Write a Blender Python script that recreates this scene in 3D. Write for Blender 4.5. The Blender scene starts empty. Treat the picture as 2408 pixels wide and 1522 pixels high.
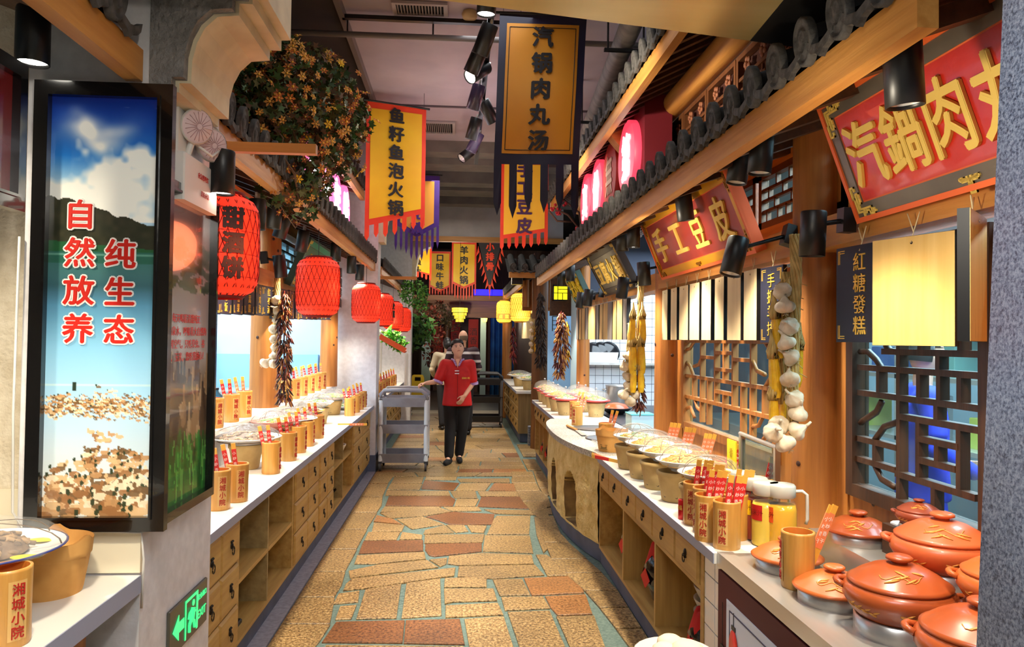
import bpy, bmesh, math, random
import numpy as np
from mathutils import Matrix, Vector
R = random.Random(7)
PI = math.pi
SC = bpy.context.scene
COL = SC.collection

# ---------------------------------------------------------------- camera, world, lights, exposure
cam = bpy.data.cameras.new('camera')
cam.sensor_width = 36.0
cam.lens = 1740.0 / 2408.0 * 36.0
cam.clip_start = 0.02
co = bpy.data.objects.new('camera', cam)
COL.objects.link(co)
co.matrix_world = Matrix.Translation((0, 0, 1.6)) @ Matrix.Rotation(-math.radians(4.126), 4, 'Z') @ Matrix.Rotation(math.radians(91.236), 4, 'X') @ Matrix.Rotation(math.radians(0.7), 4, 'Z')
SC.camera = co
SC.view_settings.view_transform = 'Standard'
SC.view_settings.look = 'None'
SC.view_settings.gamma = 1.0
SC.view_settings.use_curve_mapping = False
SC.view_settings.exposure = 0.72
SC.cycles.use_denoising = True
SC.cycles.max_bounces = 6
SC.cycles.diffuse_bounces = 3
SC.cycles.glossy_bounces = 3
SC.cycles.transmission_bounces = 4
SC.cycles.transparent_max_bounces = 12
SC.cycles.caustics_reflective = False
SC.cycles.caustics_refractive = False
SC.cycles.sample_clamp_indirect = 6.0
w = bpy.data.worlds.new('world'); SC.world = w; w.use_nodes = True
w.node_tree.nodes['Background'].inputs[0].default_value = (0.42, 0.45, 0.5, 1)
w.node_tree.nodes['Background'].inputs[1].default_value = 0.5
WARM = (1.0, 0.88, 0.68); NEUT = (1.0, 0.93, 0.82); COOL = (0.72, 0.87, 1.0)
def spot(x, y, z, tx, ty, tz, e, col=WARM, ang=75, blend=0.5, rad=0.05):
    l = bpy.data.lights.new('spot_light', 'SPOT'); l.energy = e; l.color = col
    l.spot_size = math.radians(ang); l.spot_blend = blend; l.shadow_soft_size = rad
    o = bpy.data.objects.new('spot_light', l); COL.objects.link(o); o.location = (x, y, z)
    o.rotation_euler = (Vector((tx, ty, tz)) - Vector((x, y, z))).to_track_quat('-Z', 'Y').to_euler()
    return o
def area(x, y, z, sx, sy, e, col=WARM, rot=(0, 0, 0)):
    l = bpy.data.lights.new('area_light', 'AREA'); l.energy = e; l.color = col; l.shape = 'RECTANGLE'; l.size = sx; l.size_y = sy
    o = bpy.data.objects.new('area_light', l); COL.objects.link(o); o.location = (x, y, z); o.rotation_euler = rot
    return o
def point(x, y, z, e, col=WARM, rad=0.1):
    l = bpy.data.lights.new('point_light', 'POINT'); l.energy = e; l.color = col; l.shadow_soft_size = rad
    o = bpy.data.objects.new('point_light', l); COL.objects.link(o); o.location = (x, y, z)
    return o
for y in (3.5, 4.6, 5.8, 7.0, 8.2):                     # track spots over the left counter
    spot(-1.12, y, 2.3, -1.28, y + 0.05, 0.8, 92, WARM, 92, 0.5)
for y in (9.8, 11.2, 12.6):
    spot(-1.12, y, 2.3, -1.28, y, 0.8, 75, WARM, 92, 0.5)
for y in (2.2, 3.3, 4.3, 5.4, 6.6, 7.9, 9.2):           # track spots over the right counter
    spot(1.1, y, 2.26, 1.2, y + 0.05, 0.8, 50 if y < 3 else 84, WARM, 92 if y > 3 else 74, 0.5)
for y in (11.6, 13.2):
    spot(0.95, y, 2.28, 1.15, y, 0.8, 40, WARM, 95, 0.6)
spot(-0.85, 1.55, 2.1, -1.15, 1.9, 0.85, 45, WARM, 100, 0.6)
for y, e in ((3.6, 90), (4.9, 150), (6.6, 180), (8.2, 50), (10.6, 190), (13.0, 140)):        # ceiling track aimed at the floor
    spot(0.15, y - 0.4, 3.75, 0.0, y, 0.0, e, (1.0, 0.95, 0.86), 29, 0.45, 0.08)
# spots washing the hanging signs and the upper woodwork on the right
for x, y, z, tx, ty, tz, e in ((0.75, 1.9, 1.9, 1.35, 2.0, 2.25, 8), (0.95, 4.1, 2.0, 1.35, 4.2, 2.25, 10), (0.95, 6.3, 2.0, 1.35, 6.4, 2.25, 6)):
    spot(x, y, z, tx, ty, tz, e, WARM, 110, 0.8)
for y in (4.2, 6.5):
    spot(0.2, y, 3.0, 1.6, y + 0.5, 2.95, 75, WARM, 80, 0.8)
spot(0.35, 6.0, 3.3, -1.0, 5.0, 2.8, 34, WARM, 60, 0.8)          # flowering vine
spot(0.3, 0.9, 3.3, -0.9, 2.6, 2.7, 14, NEUT, 60, 0.8)           # pillar bracket
spot(0.1, 0.2, 2.4, -1.1, 2.4, 1.6, 26, NEUT, 60, 0.8)           # light board
spot(0.2, 5.2, 1.9, -0.6, 7.2, 3.2, 26, WARM, 60, 0.8)           # nearest yellow banner
spot(0.2, 7.4, 1.9, 0.7, 9.0, 3.2, 40, WARM, 60, 0.8)
spot(0.0, 12.5, 1.9, 0.0, 17.0, 3.1, 220, WARM, 60, 0.8)
area(-2.6, 6.6, 2.7, 1.2, 4.0, 170, COOL)
area(2.6, 7.0, 2.75, 1.4, 4.0, 110, COOL)
area(2.6, 3.0, 2.75, 1.4, 2.6, 330, COOL)
area(-2.2, 11.5, 2.6, 1.2, 3.0, 30, NEUT)
area(2.4, 12.0, 2.6, 1.2, 4.0, 40, COOL)
point(-0.9, 18.9, 1.6, 7, WARM, 0.2)  # lamp added to brighten the yellow floor sign
spot(0.75, 17.6, 3.2, 0.4, 19.0, 2.7, 20, (0.02, 0.02, 1.0), 80, 0.6)
point(0.2, 7.0, 3.3, 9, (0.95, 0.85, 0.95), 0.5)  # fill light added high in the aisle
FILL_TINT = (0.90, 0.95, 1.0)
area(0.1, 0.75, 2.55, 1.0, 0.7, 17, FILL_TINT)                         # unseen fill lamp added over the viewer
area(0.25, 4.4, 3.9, 0.5, 5.0, 15, FILL_TINT); area(0.0, 11.0, 3.8, 0.8, 3.5, 22, NEUT)  # area fills added under the ceiling to lift the aisle
spot(-1.9, 1.9, 2.6, -1.2, 2.1, 0.85, 60, WARM, 90, 0.6)
spot(1.05, 1.55, 2.27, 1.25, 2.0, 0.8, 42, WARM, 100, 0.6)

# ---------------------------------------------------------------- materials
MATS = {}
def S(c):  # sRGB 0-255 -> linear rgba
    f = lambda v: (v / 255 / 12.92) if v / 255 <= 0.04045 else ((v / 255 + 0.055) / 1.055) ** 2.4
    return (f(c[0]), f(c[1]), f(c[2]), 1.0)
def mat(name, col, rough=0.6, metal=0.0, col2=None, nscale=8.0, stretch=(1, 1, 1), bump=0.0, bscale=None, emis=0.0, ecol=None, coat=0.0, trans=0.0, alpha=1.0, ramp=(0.35, 0.65), detail=4.0, sub=0.0):
    if name in MATS: return MATS[name]
    m = bpy.data.materials.new(name); m.use_nodes = True
    nt = m.node_tree; b = nt.nodes['Principled BSDF']; c = S(col)
    b.inputs['Base Color'].default_value = c; b.inputs['Roughness'].default_value = rough; b.inputs['Metallic'].default_value = metal
    b.inputs['Coat Weight'].default_value = coat; b.inputs['Transmission Weight'].default_value = trans; b.inputs['Alpha'].default_value = alpha
    if emis:
        b.inputs['Emission Color'].default_value = S(ecol or col); b.inputs['Emission Strength'].default_value = emis
    if col2 or bump:
        tc = nt.nodes.new('ShaderNodeTexCoord'); mp = nt.nodes.new('ShaderNodeMapping'); mp.inputs['Scale'].default_value = stretch
        nt.links.new(tc.outputs['Object'], mp.inputs[0])
        n = nt.nodes.new('ShaderNodeTexNoise'); n.inputs['Scale'].default_value = nscale; n.inputs['Detail'].default_value = detail
        nt.links.new(mp.outputs[0], n.inputs['Vector'])
        if col2:
            r = nt.nodes.new('ShaderNodeValToRGB'); r.color_ramp.elements[0].position = ramp[0]; r.color_ramp.elements[1].position = ramp[1]
            r.color_ramp.elements[0].color = c; r.color_ramp.elements[1].color = S(col2)
            nt.links.new(n.outputs['Fac'], r.inputs[0]); nt.links.new(r.outputs[0], b.inputs['Base Color'])
        if bump:
            bp = nt.nodes.new('ShaderNodeBump'); bp.inputs['Strength'].default_value = bump; bp.inputs['Distance'].default_value = 0.02
            nb = n
            if bscale:
                nb = nt.nodes.new('ShaderNodeTexNoise'); nb.inputs['Scale'].default_value = bscale; nb.inputs['Detail'].default_value = 3
                nt.links.new(mp.outputs[0], nb.inputs['Vector'])
            nt.links.new(nb.outputs['Fac'], bp.inputs['Height']); nt.links.new(bp.outputs[0], b.inputs['Normal'])
    MATS[name] = m; return m
def wood(name, c1, c2, axis=1, rough=0.5, scale=30, coat=0.0):
    st = [1, 1, 1]; st[axis] = 0.06
    return mat(name, c1, rough, 0, c2, scale, tuple(st), 0.15, coat=coat, ramp=(0.3, 0.7))
def seethrough(name, tint, gloss=0.12, rough=0.05, clear=0.85, bump=0.0):
    """thin glass or film: part transparent, part glossy, a little white diffuse"""
    if name in MATS: return MATS[name]
    m = bpy.data.materials.new(name); m.use_nodes = True; nt = m.node_tree; nt.nodes.clear()
    out = nt.nodes.new('ShaderNodeOutputMaterial'); t = nt.nodes.new('ShaderNodeBsdfTransparent'); t.inputs[0].default_value = S(tint)
    g = nt.nodes.new('ShaderNodeBsdfPrincipled'); g.inputs['Base Color'].default_value = S(tint); g.inputs['Roughness'].default_value = rough
    g.inputs['Specular IOR Level'].default_value = 0.9
    x = nt.nodes.new('ShaderNodeMixShader'); x.inputs[0].default_value = 1 - clear
    nt.links.new(t.outputs[0], x.inputs[1]); nt.links.new(g.outputs[0], x.inputs[2]); nt.links.new(x.outputs[0], out.inputs[0])
    if bump:
        n = nt.nodes.new('ShaderNodeTexNoise'); n.inputs['Scale'].default_value = 25; tc = nt.nodes.new('ShaderNodeTexCoord'); nt.links.new(tc.outputs['Object'], n.inputs['Vector'])
        bp = nt.nodes.new('ShaderNodeBump'); bp.inputs['Strength'].default_value = bump; bp.inputs['Distance'].default_value = 0.02
        nt.links.new(n.outputs['Fac'], bp.inputs['Height']); nt.links.new(bp.outputs[0], g.inputs['Normal'])
    MATS[name] = m; return m
def granite(name, a, b_, c_, scale, rough=0.35, bump=0.0):
    if name in MATS: return MATS[name]
    m = bpy.data.materials.new(name); m.use_nodes = True; nt = m.node_tree; p = nt.nodes['Principled BSDF']; p.inputs['Roughness'].default_value = rough
    tc = nt.nodes.new('ShaderNodeTexCoord'); n = nt.nodes.new('ShaderNodeTexNoise'); n.inputs['Scale'].default_value = scale; n.inputs['Detail'].default_value = 6; n.inputs['Roughness'].default_value = 0.75
    nt.links.new(tc.outputs['Object'], n.inputs['Vector'])
    r = nt.nodes.new('ShaderNodeValToRGB'); e = r.color_ramp.elements
    e[0].position = 0.38; e[0].color = S(a); e[1].position = 0.6; e[1].color = S(c_); k = e.new(0.49); k.color = S(b_)
    nt.links.new(n.outputs['Fac'], r.inputs[0])
    n2 = nt.nodes.new('ShaderNodeTexNoise'); n2.inputs['Scale'].default_value = 2.2; nt.links.new(tc.outputs['Object'], n2.inputs['Vector'])
    mx = nt.nodes.new('ShaderNodeMixRGB'); mx.blend_type = 'MULTIPLY'; mx.inputs[0].default_value = 0.5
    r2 = nt.nodes.new('ShaderNodeValToRGB'); r2.color_ramp.elements[0].position = 0.3; r2.color_ramp.elements[0].color = (0.45, 0.45, 0.45, 1); r2.color_ramp.elements[1].position = 0.6
    nt.links.new(n2.outputs['Fac'], r2.inputs[0]); nt.links.new(r.outputs[0], mx.inputs[1]); nt.links.new(r2.outputs[0], mx.inputs[2]); nt.links.new(mx.outputs[0], p.inputs['Base Color'])
    if bump:
        bp = nt.nodes.new('ShaderNodeBump'); bp.inputs['Strength'].default_value = bump; bp.inputs['Distance'].default_value = 0.01
        nt.links.new(n.outputs['Fac'], bp.inputs['Height']); nt.links.new(bp.outputs[0], p.inputs['Normal'])
    MATS[name] = m; return m
def vcol(name, rough=0.25, coat=0.3, emis=0.0):
    if name in MATS: return MATS[name]
    m = bpy.data.materials.new(name); m.use_nodes = True; nt = m.node_tree; p = nt.nodes['Principled BSDF']
    a = nt.nodes.new('ShaderNodeVertexColor'); a.layer_name = 'print'; nt.links.new(a.outputs[0], p.inputs['Base Color'])
    p.inputs['Roughness'].default_value = rough; p.inputs['Coat Weight'].default_value = coat
    if emis:
        nt.links.new(a.outputs[0], p.inputs['Emission Color']); p.inputs['Emission Strength'].default_value = emis
    MATS[name] = m; return m

black = mat('black_lacquer', (14, 13, 14), 0.18, coat=0.5)
blackm = mat('black_metal', (16, 15, 17), 0.38)
white = mat('white_quartz', (238, 234, 226), 0.25, coat=0.2)
edgeshade = mat('counter_edge_shade', (150, 156, 178), 0.5)  # blue grey puts the slab side's shading into the colour
plaster = mat('warm_plaster', (226, 216, 196), 0.85, 0, (205, 192, 168), 14, bump=0.35, bscale=60)
plasterg = mat('grey_plaster', (150, 148, 146), 0.9, 0, (120, 118, 116), 9, bump=0.8, bscale=55)
smoothp = mat('smooth_cream_paint', (228, 214, 180), 0.7, 0, (205, 190, 158), 6)
whitep = mat('white_wall_paint', (226, 224, 226), 0.75, 0, (212, 210, 212), 20, bump=0.12)
plinthm = mat('blue_grey_plinth', (92, 100, 122), 0.6, 0, (76, 82, 100), 5)
kerbm = mat('kerb_strip', (150, 150, 162), 0.7, 0, (130, 130, 140), 40)
pineY = wood('pine_along', (206, 146, 72), (178, 116, 48), 1)
pineX = wood('pine_across', (206, 146, 72), (178, 116, 48), 0)
pineZ = wood('pine_upright', (184, 120, 54), (148, 88, 34), 2)
darkY = wood('dark_timber_along', (84, 50, 24), (58, 34, 16), 1)
darkZ = wood('dark_timber_upright', (92, 54, 26), (62, 36, 18), 2)
oakY = wood('oak_cabinet', (196, 160, 92), (168, 130, 66), 1)
oakZ = wood('oak_cabinet_upright', (200, 164, 96), (170, 134, 72), 2)
oakin = wood('oak_cabinet_inside', (172, 150, 100), (146, 124, 80), 1)
bamboo = wood('bamboo_skin', (214, 160, 78), (186, 128, 52), 2, 0.4, 40, 0.2)
bamboolabel = wood('bamboo_shaved_patch', (226, 184, 112), (208, 160, 88), 2, 0.5, 40)
bambooin = mat('bamboo_inside', (196, 112, 34), 0.6)
redink = mat('red_ink', (176, 34, 24), 0.5)
blackink = mat('black_ink', (24, 18, 20), 0.5)
gold = mat('gold_leaf', (236, 190, 74), 0.32, 0.55)
goldflat = mat('gold_paint', (232, 196, 92), 0.5, 0.15)
steel = mat('brushed_steel', (214, 210, 204), 0.3, 0.65, (186, 180, 172), 6, (1, 0.1, 1))
steeldk = mat('dark_steel', (120, 118, 116), 0.35, 0.9)
clay = mat('terracotta_clay', (184, 88, 42), 0.3, 0, (164, 72, 32), 5, coat=0.15)
claydk = mat('brown_clay', (150, 66, 36), 0.42, 0, (132, 56, 32), 5, coat=0.15)
claygold = mat('clay_gold_incision', (222, 150, 62), 0.45)
kraft = mat('kraft_clay_stove', (206, 176, 118), 0.85, 0, (190, 158, 100), 12, bump=0.1)
porc = mat('white_porcelain', (240, 240, 238), 0.15, coat=0.5)
film = seethrough('cling_film', (250, 250, 250), rough=0.08, clear=0.9, bump=0.6)
dome_m = seethrough('clear_plastic_dome', (250, 248, 244), rough=0.06, clear=0.9)
glass = seethrough('window_glass', (206, 224, 226), rough=0.05, clear=0.9)
redcloth = mat('red_cloth', (206, 30, 22), 0.8, 0, (176, 20, 16), 6)
stoneslate = mat('grey_clay_tile', (82, 79, 76), 0.85, 0, (50, 48, 46), 26, bump=0.5)
slatedk = mat('dark_roof_tile', (30, 29, 30), 0.9, 0, (20, 19, 20), 20, bump=0.3)
ribbonblue = mat('navy_satin', (20, 12, 48), 0.45, 0, (15, 9, 38), 4)
purplem = mat('purple_satin', (84, 40, 158), 0.45, 0, (64, 26, 134), 4)
orangem = mat('orange_red_satin', (240, 66, 20), 0.5, 0, (224, 48, 14), 4)
yellowm = mat('yellow_satin', (244, 196, 14), 0.5, 0, (232, 174, 6), 2.2)
amberm = mat('amber_satin', (208, 136, 14), 0.5, 0, (196, 122, 8), 2.2)

# ---------------------------------------------------------------- mesh building
class MB:
    def __init__(s): s.v = []; s.f = []; s.mi = []; s.sm = []; s.T = None; s.k = 0
    def add(s, vs, fs, smooth=False, k=None):
        n = len(s.v)
        if s.T is not None: vs = [tuple(s.T @ Vector(p)) for p in vs]
        s.v.extend(vs); k = s.k if k is None else k
        for f in fs: s.f.append(tuple(i + n for i in f)); s.mi.append(k); s.sm.append(smooth)
        return s
    def box(s, x0, x1, y0, y1, z0, z1, k=None):
        return s.add([(x0, y0, z0), (x1, y0, z0), (x1, y1, z0), (x0, y1, z0), (x0, y0, z1), (x1, y0, z1), (x1, y1, z1), (x0, y1, z1)],
                     [(0, 3, 2, 1), (4, 5, 6, 7), (0, 1, 5, 4), (1, 2, 6, 5), (2, 3, 7, 6), (3, 0, 4, 7)], False, k)
    def bbox(s, x0, x1, y0, y1, z0, z1, c=0.005, k=None):   # box with chamfered upright corners and top
        pts = [(x0 + c, y0), (x1 - c, y0), (x1, y0 + c), (x1, y1 - c), (x1 - c, y1), (x0 + c, y1), (x0, y1 - c), (x0, y0 + c)]
        ins = [(x0 + 2 * c, y0 + c), (x1 - 2 * c, y0 + c), (x1 - c, y0 + 2 * c), (x1 - c, y1 - 2 * c), (x1 - 2 * c, y1 - c), (x0 + 2 * c, y1 - c), (x0 + c, y1 - 2 * c), (x0 + c, y0 + 2 * c)]
        vs = [(a, b, z0) for a, b in pts] + [(a, b, z1 - c) for a, b in pts] + [(a, b, z1) for a, b in ins]
        fs = [tuple(reversed(range(8))), tuple(range(16, 24))]
        for r in (0, 8):
            for i in range(8): j = (i + 1) % 8; fs.append((r + i, r + j, r + 8 + j, r + 8 + i))
        return s.add(vs, fs, False, k)
    def lathe(s, prof, n=24, cx=0, cy=0, cz=0, sx=1, sy=1, k=None, smooth=True, cap0=True, cap1=True, a0=0, a1=2 * PI):
        full = abs(a1 - a0 - 2 * PI) < 1e-6; m = n if full else n + 1; vs = []
        for r, z in prof:
            for i in range(m):
                a = a0 + (a1 - a0) * i / n; vs.append((cx + r * sx * math.cos(a), cy + r * sy * math.sin(a), cz + z))
        fs = []
        for q in range(len(prof) - 1):
            for i in range(n):
                j = (i + 1) % m; fs.append((q * m + i, q * m + j, (q + 1) * m + j, (q + 1) * m + i))
        s.add(vs, fs, smooth, k)
        if full and cap0 and prof[0][0] > 1e-6: s.add(vs[:m], [tuple(reversed(range(m)))], False, k)
        if full and cap1 and prof[-1][0] > 1e-6: s.add(vs[-m:], [tuple(range(m))], False, k)
        return s
    def cyl(s, p, q, r, r2=None, n=12, k=None, smooth=True):
        p = Vector(p); q = Vector(q); r2 = r if r2 is None else r2; d = q - p; m = Matrix.Translation(p) @ d.to_track_quat('Z', 'Y').to_matrix().to_4x4(); L = d.length
        old = s.T; s.T = m if old is None else old @ m
        s.lathe([(r, 0), (r2, L)], n, k=k, smooth=smooth); s.T = old; return s
    def tube(s, pts, r, n=8, k=None, closed=False):
        pts = [Vector(p) for p in pts]; L = len(pts); vs = []; fs = []; up = Vector((0.03, 0.11, 1)).normalized()
        for i, p in enumerate(pts):
            if closed: t = pts[(i + 1) % L] - pts[i - 1]
            else: t = pts[min(i + 1, L - 1)] - pts[max(i - 1, 0)]
            t.normalize(); a = t.cross(up)
            if a.length < 0.05: a = t.cross(Vector((1, 0, 0)))
            a.normalize(); b = t.cross(a); rr = r[i] if isinstance(r, (list, tuple)) else r
            for j in range(n):
                th = 2 * PI * j / n; vs.append(tuple(p + a * math.cos(th) * rr + b * math.sin(th) * rr))
        for i in range(L if closed else L - 1):
            for j in range(n):
                a0 = i * n + j; a1 = i * n + (j + 1) % n; b0 = ((i + 1) % L) * n + j; b1 = ((i + 1) % L) * n + (j + 1) % n
                fs.append((a0, a1, b1, b0))
        if not closed: fs.append(tuple(reversed(range(n)))); fs.append(tuple(range((L - 1) * n, L * n)))
        return s.add(vs, fs, True, k)
    def prism(s, poly, h0, h1, axis='z', k=None, smooth=False):
        """polygon extruded along axis; poly gives the other two coordinates in x,y,z order"""
        n = len(poly)
        def p3(a, b, h): return (a, b, h) if axis == 'z' else ((a, h, b) if axis == 'y' else (h, a, b))
        vs = [p3(a, b, h0) for a, b in poly] + [p3(a, b, h1) for a, b in poly]
        s.add(vs, [tuple(reversed(range(n))), tuple(range(n, 2 * n))], False, k)
        return s.add(vs, [(i, (i + 1) % n, n + (i + 1) % n, n + i) for i in range(n)], smooth, k)
    def sphere(s, c, r, n=12, m=8, sz=1.0, k=None):
        return s.lathe([(max(1e-4, r * math.sin(PI * i / m)), -r * sz * math.cos(PI * i / m)) for i in range(m + 1)], n, c[0], c[1], c[2], k=k, cap0=False, cap1=False)
    def grid(s, fn, nu, nv, k=None, smooth=True):
        vs = [fn(i / nu, j / nv) for j in range(nv + 1) for i in range(nu + 1)]
        fs = [(j * (nu + 1) + i, j * (nu + 1) + i + 1, (j + 1) * (nu + 1) + i + 1, (j + 1) * (nu + 1) + i) for j in range(nv) for i in range(nu)]
        return s.add(vs, fs, smooth, k)
    def text(s, body, T, size, depth=0.003, off=0.02, vert=True, k=None, step=1.12, res=3, sx=1.0):
        """body as solid letters in the local xy plane of T (z towards the reader), centred on the origin"""
        chars = list(body) if vert else [body]; n = len(chars)
        for i, ch in enumerate(chars):
            if not ch.strip(): continue
            vs, fs, w_, h_ = glyph(ch, 0.0, res)
            oy = ((n - 1) / 2 - i) * step if vert else 0
            d = depth / size
            M_ = T @ Matrix.Scale(size, 4)
            old = s.T; s.T = M_ if old is None else old @ M_
            for q, (dx, dy) in enumerate(((0, 0),) if off < 0.012 else ((0, 0), (off, 0), (-off, 0), (0, off * .8), (0, -off * .8)) if off < 0.05 else [(off * math.cos(a * PI / 5), off * math.sin(a * PI / 5)) for a in range(10)]):
                s.add([((x + dx) * sx, y + dy + oy, z * (d + q * 0.00022 / size)) for x, y, z in vs], fs, False, k)
            s.T = old
        return s
    def mesh(s, name, mats):
        me = bpy.data.meshes.new(name); me.from_pydata(s.v, [], s.f)
        for m in (mats if isinstance(mats, (list, tuple)) else [mats]): me.materials.append(m)
        me.polygons.foreach_set('material_index', s.mi); me.polygons.foreach_set('use_smooth', s.sm); me.update(); return me
GL = {}
def glyph(ch, off, res):
    key = (ch, off, res)
    if key in GL: return GL[key]
    c = bpy.data.curves.new('lettering', 'FONT'); c.body = ch; c.extrude = 0.5; c.offset = off; c.resolution_u = res
    o = bpy.data.objects.new('lettering', c); COL.objects.link(o)
    me = bpy.data.meshes.new_from_object(o.evaluated_get(bpy.context.evaluated_depsgraph_get()))
    v = np.empty(len(me.vertices) * 3); me.vertices.foreach_get('co', v); v = v.reshape(-1, 3)
    mn, mx = v.min(0), v.max(0); cx = (mn[0] + mx[0]) / 2; cy = 0.38 if len(ch) == 1 and ord(ch) > 500 else (mn[1] + mx[1]) / 2
    vs = [(float(a - cx), float(b - cy), float(z + 0.5)) for a, b, z in v]; fs = [tuple(p.vertices) for p in me.polygons]
    bpy.data.objects.remove(o); bpy.data.curves.remove(c); bpy.data.meshes.remove(me)
    GL[key] = (vs, fs, mx[0] - mn[0], mx[1] - mn[1]); return GL[key]
def face(loc, normal, up=(0, 0, 1)):
    """matrix whose z looks along normal, y along up"""
    z = Vector(normal).normalized(); y = Vector(up); y = (y - z * y.dot(z)).normalized(); x = y.cross(z)
    m = Matrix((x, y, z)).transposed().to_4x4(); m.translation = Vector(loc); return m

# ---------------------------------------------------------------- objects
def tag(o, label=None, cat=None, group=None, kind=None):
    if label: o['label'] = label
    if cat: o['category'] = cat
    if group: o['group'] = group
    if kind: o['kind'] = kind
    return o
def empty(name, label, cat, loc=(0, 0, 0), rz=0.0, group=None, kind=None):
    o = bpy.data.objects.new(name, None); COL.objects.link(o); o.location = loc; o.rotation_euler = (0, 0, rz); o.empty_display_size = 0.1
    return tag(o, label, cat, group, kind)
def obj(name, mb, mats, parent=None, loc=None, label=None, cat=None, group=None, kind=None):
    me = mb if isinstance(mb, bpy.types.Mesh) else mb.mesh(name, mats)
    o = bpy.data.objects.new(name, me); COL.objects.link(o)
    if parent: o.parent = parent
    if loc: o.location = loc
    return tag(o, label, cat, group, kind)
def struct(name, mb, mats, parent=None, label=None): return obj(name, mb, mats, parent, label=label, kind='structure')
def kids(o): return KID.get(o.name, None) or [c for c in o.children]
KID = {}
def dup(root, loc=None, rz=None, label=None, group=None, scale=None, tilt=None):
    r = root.copy(); COL.objects.link(r)
    if loc: r.location = loc
    if rz is not None: r.rotation_euler = (0, 0, rz)
    if tilt: r.rotation_euler = tilt
    if scale: r.scale = scale if isinstance(scale, (tuple, list)) else (scale,) * 3
    if label: r['label'] = label
    if group: r['group'] = group
    for ch in list(root.children):
        c = ch.copy(); COL.objects.link(c); c.parent = r
        for g in list(ch.children):
            d = g.copy(); COL.objects.link(d); d.parent = c
    return r
def B(x0, x1, y0, y1, z0, z1): return MB().box(x0, x1, y0, y1, z0, z1)
ORD = ['nearest', 'second', 'third', 'fourth', 'fifth', 'sixth', 'seventh', 'eighth', 'ninth', 'tenth', 'eleventh', 'twelfth', 'thirteenth', 'fourteenth', 'fifteenth', 'sixteenth']
def nth(i, of): return (('nearest %s to the camera' if i == 0 else ORD[i] + ' %s from the camera') % of)
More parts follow.
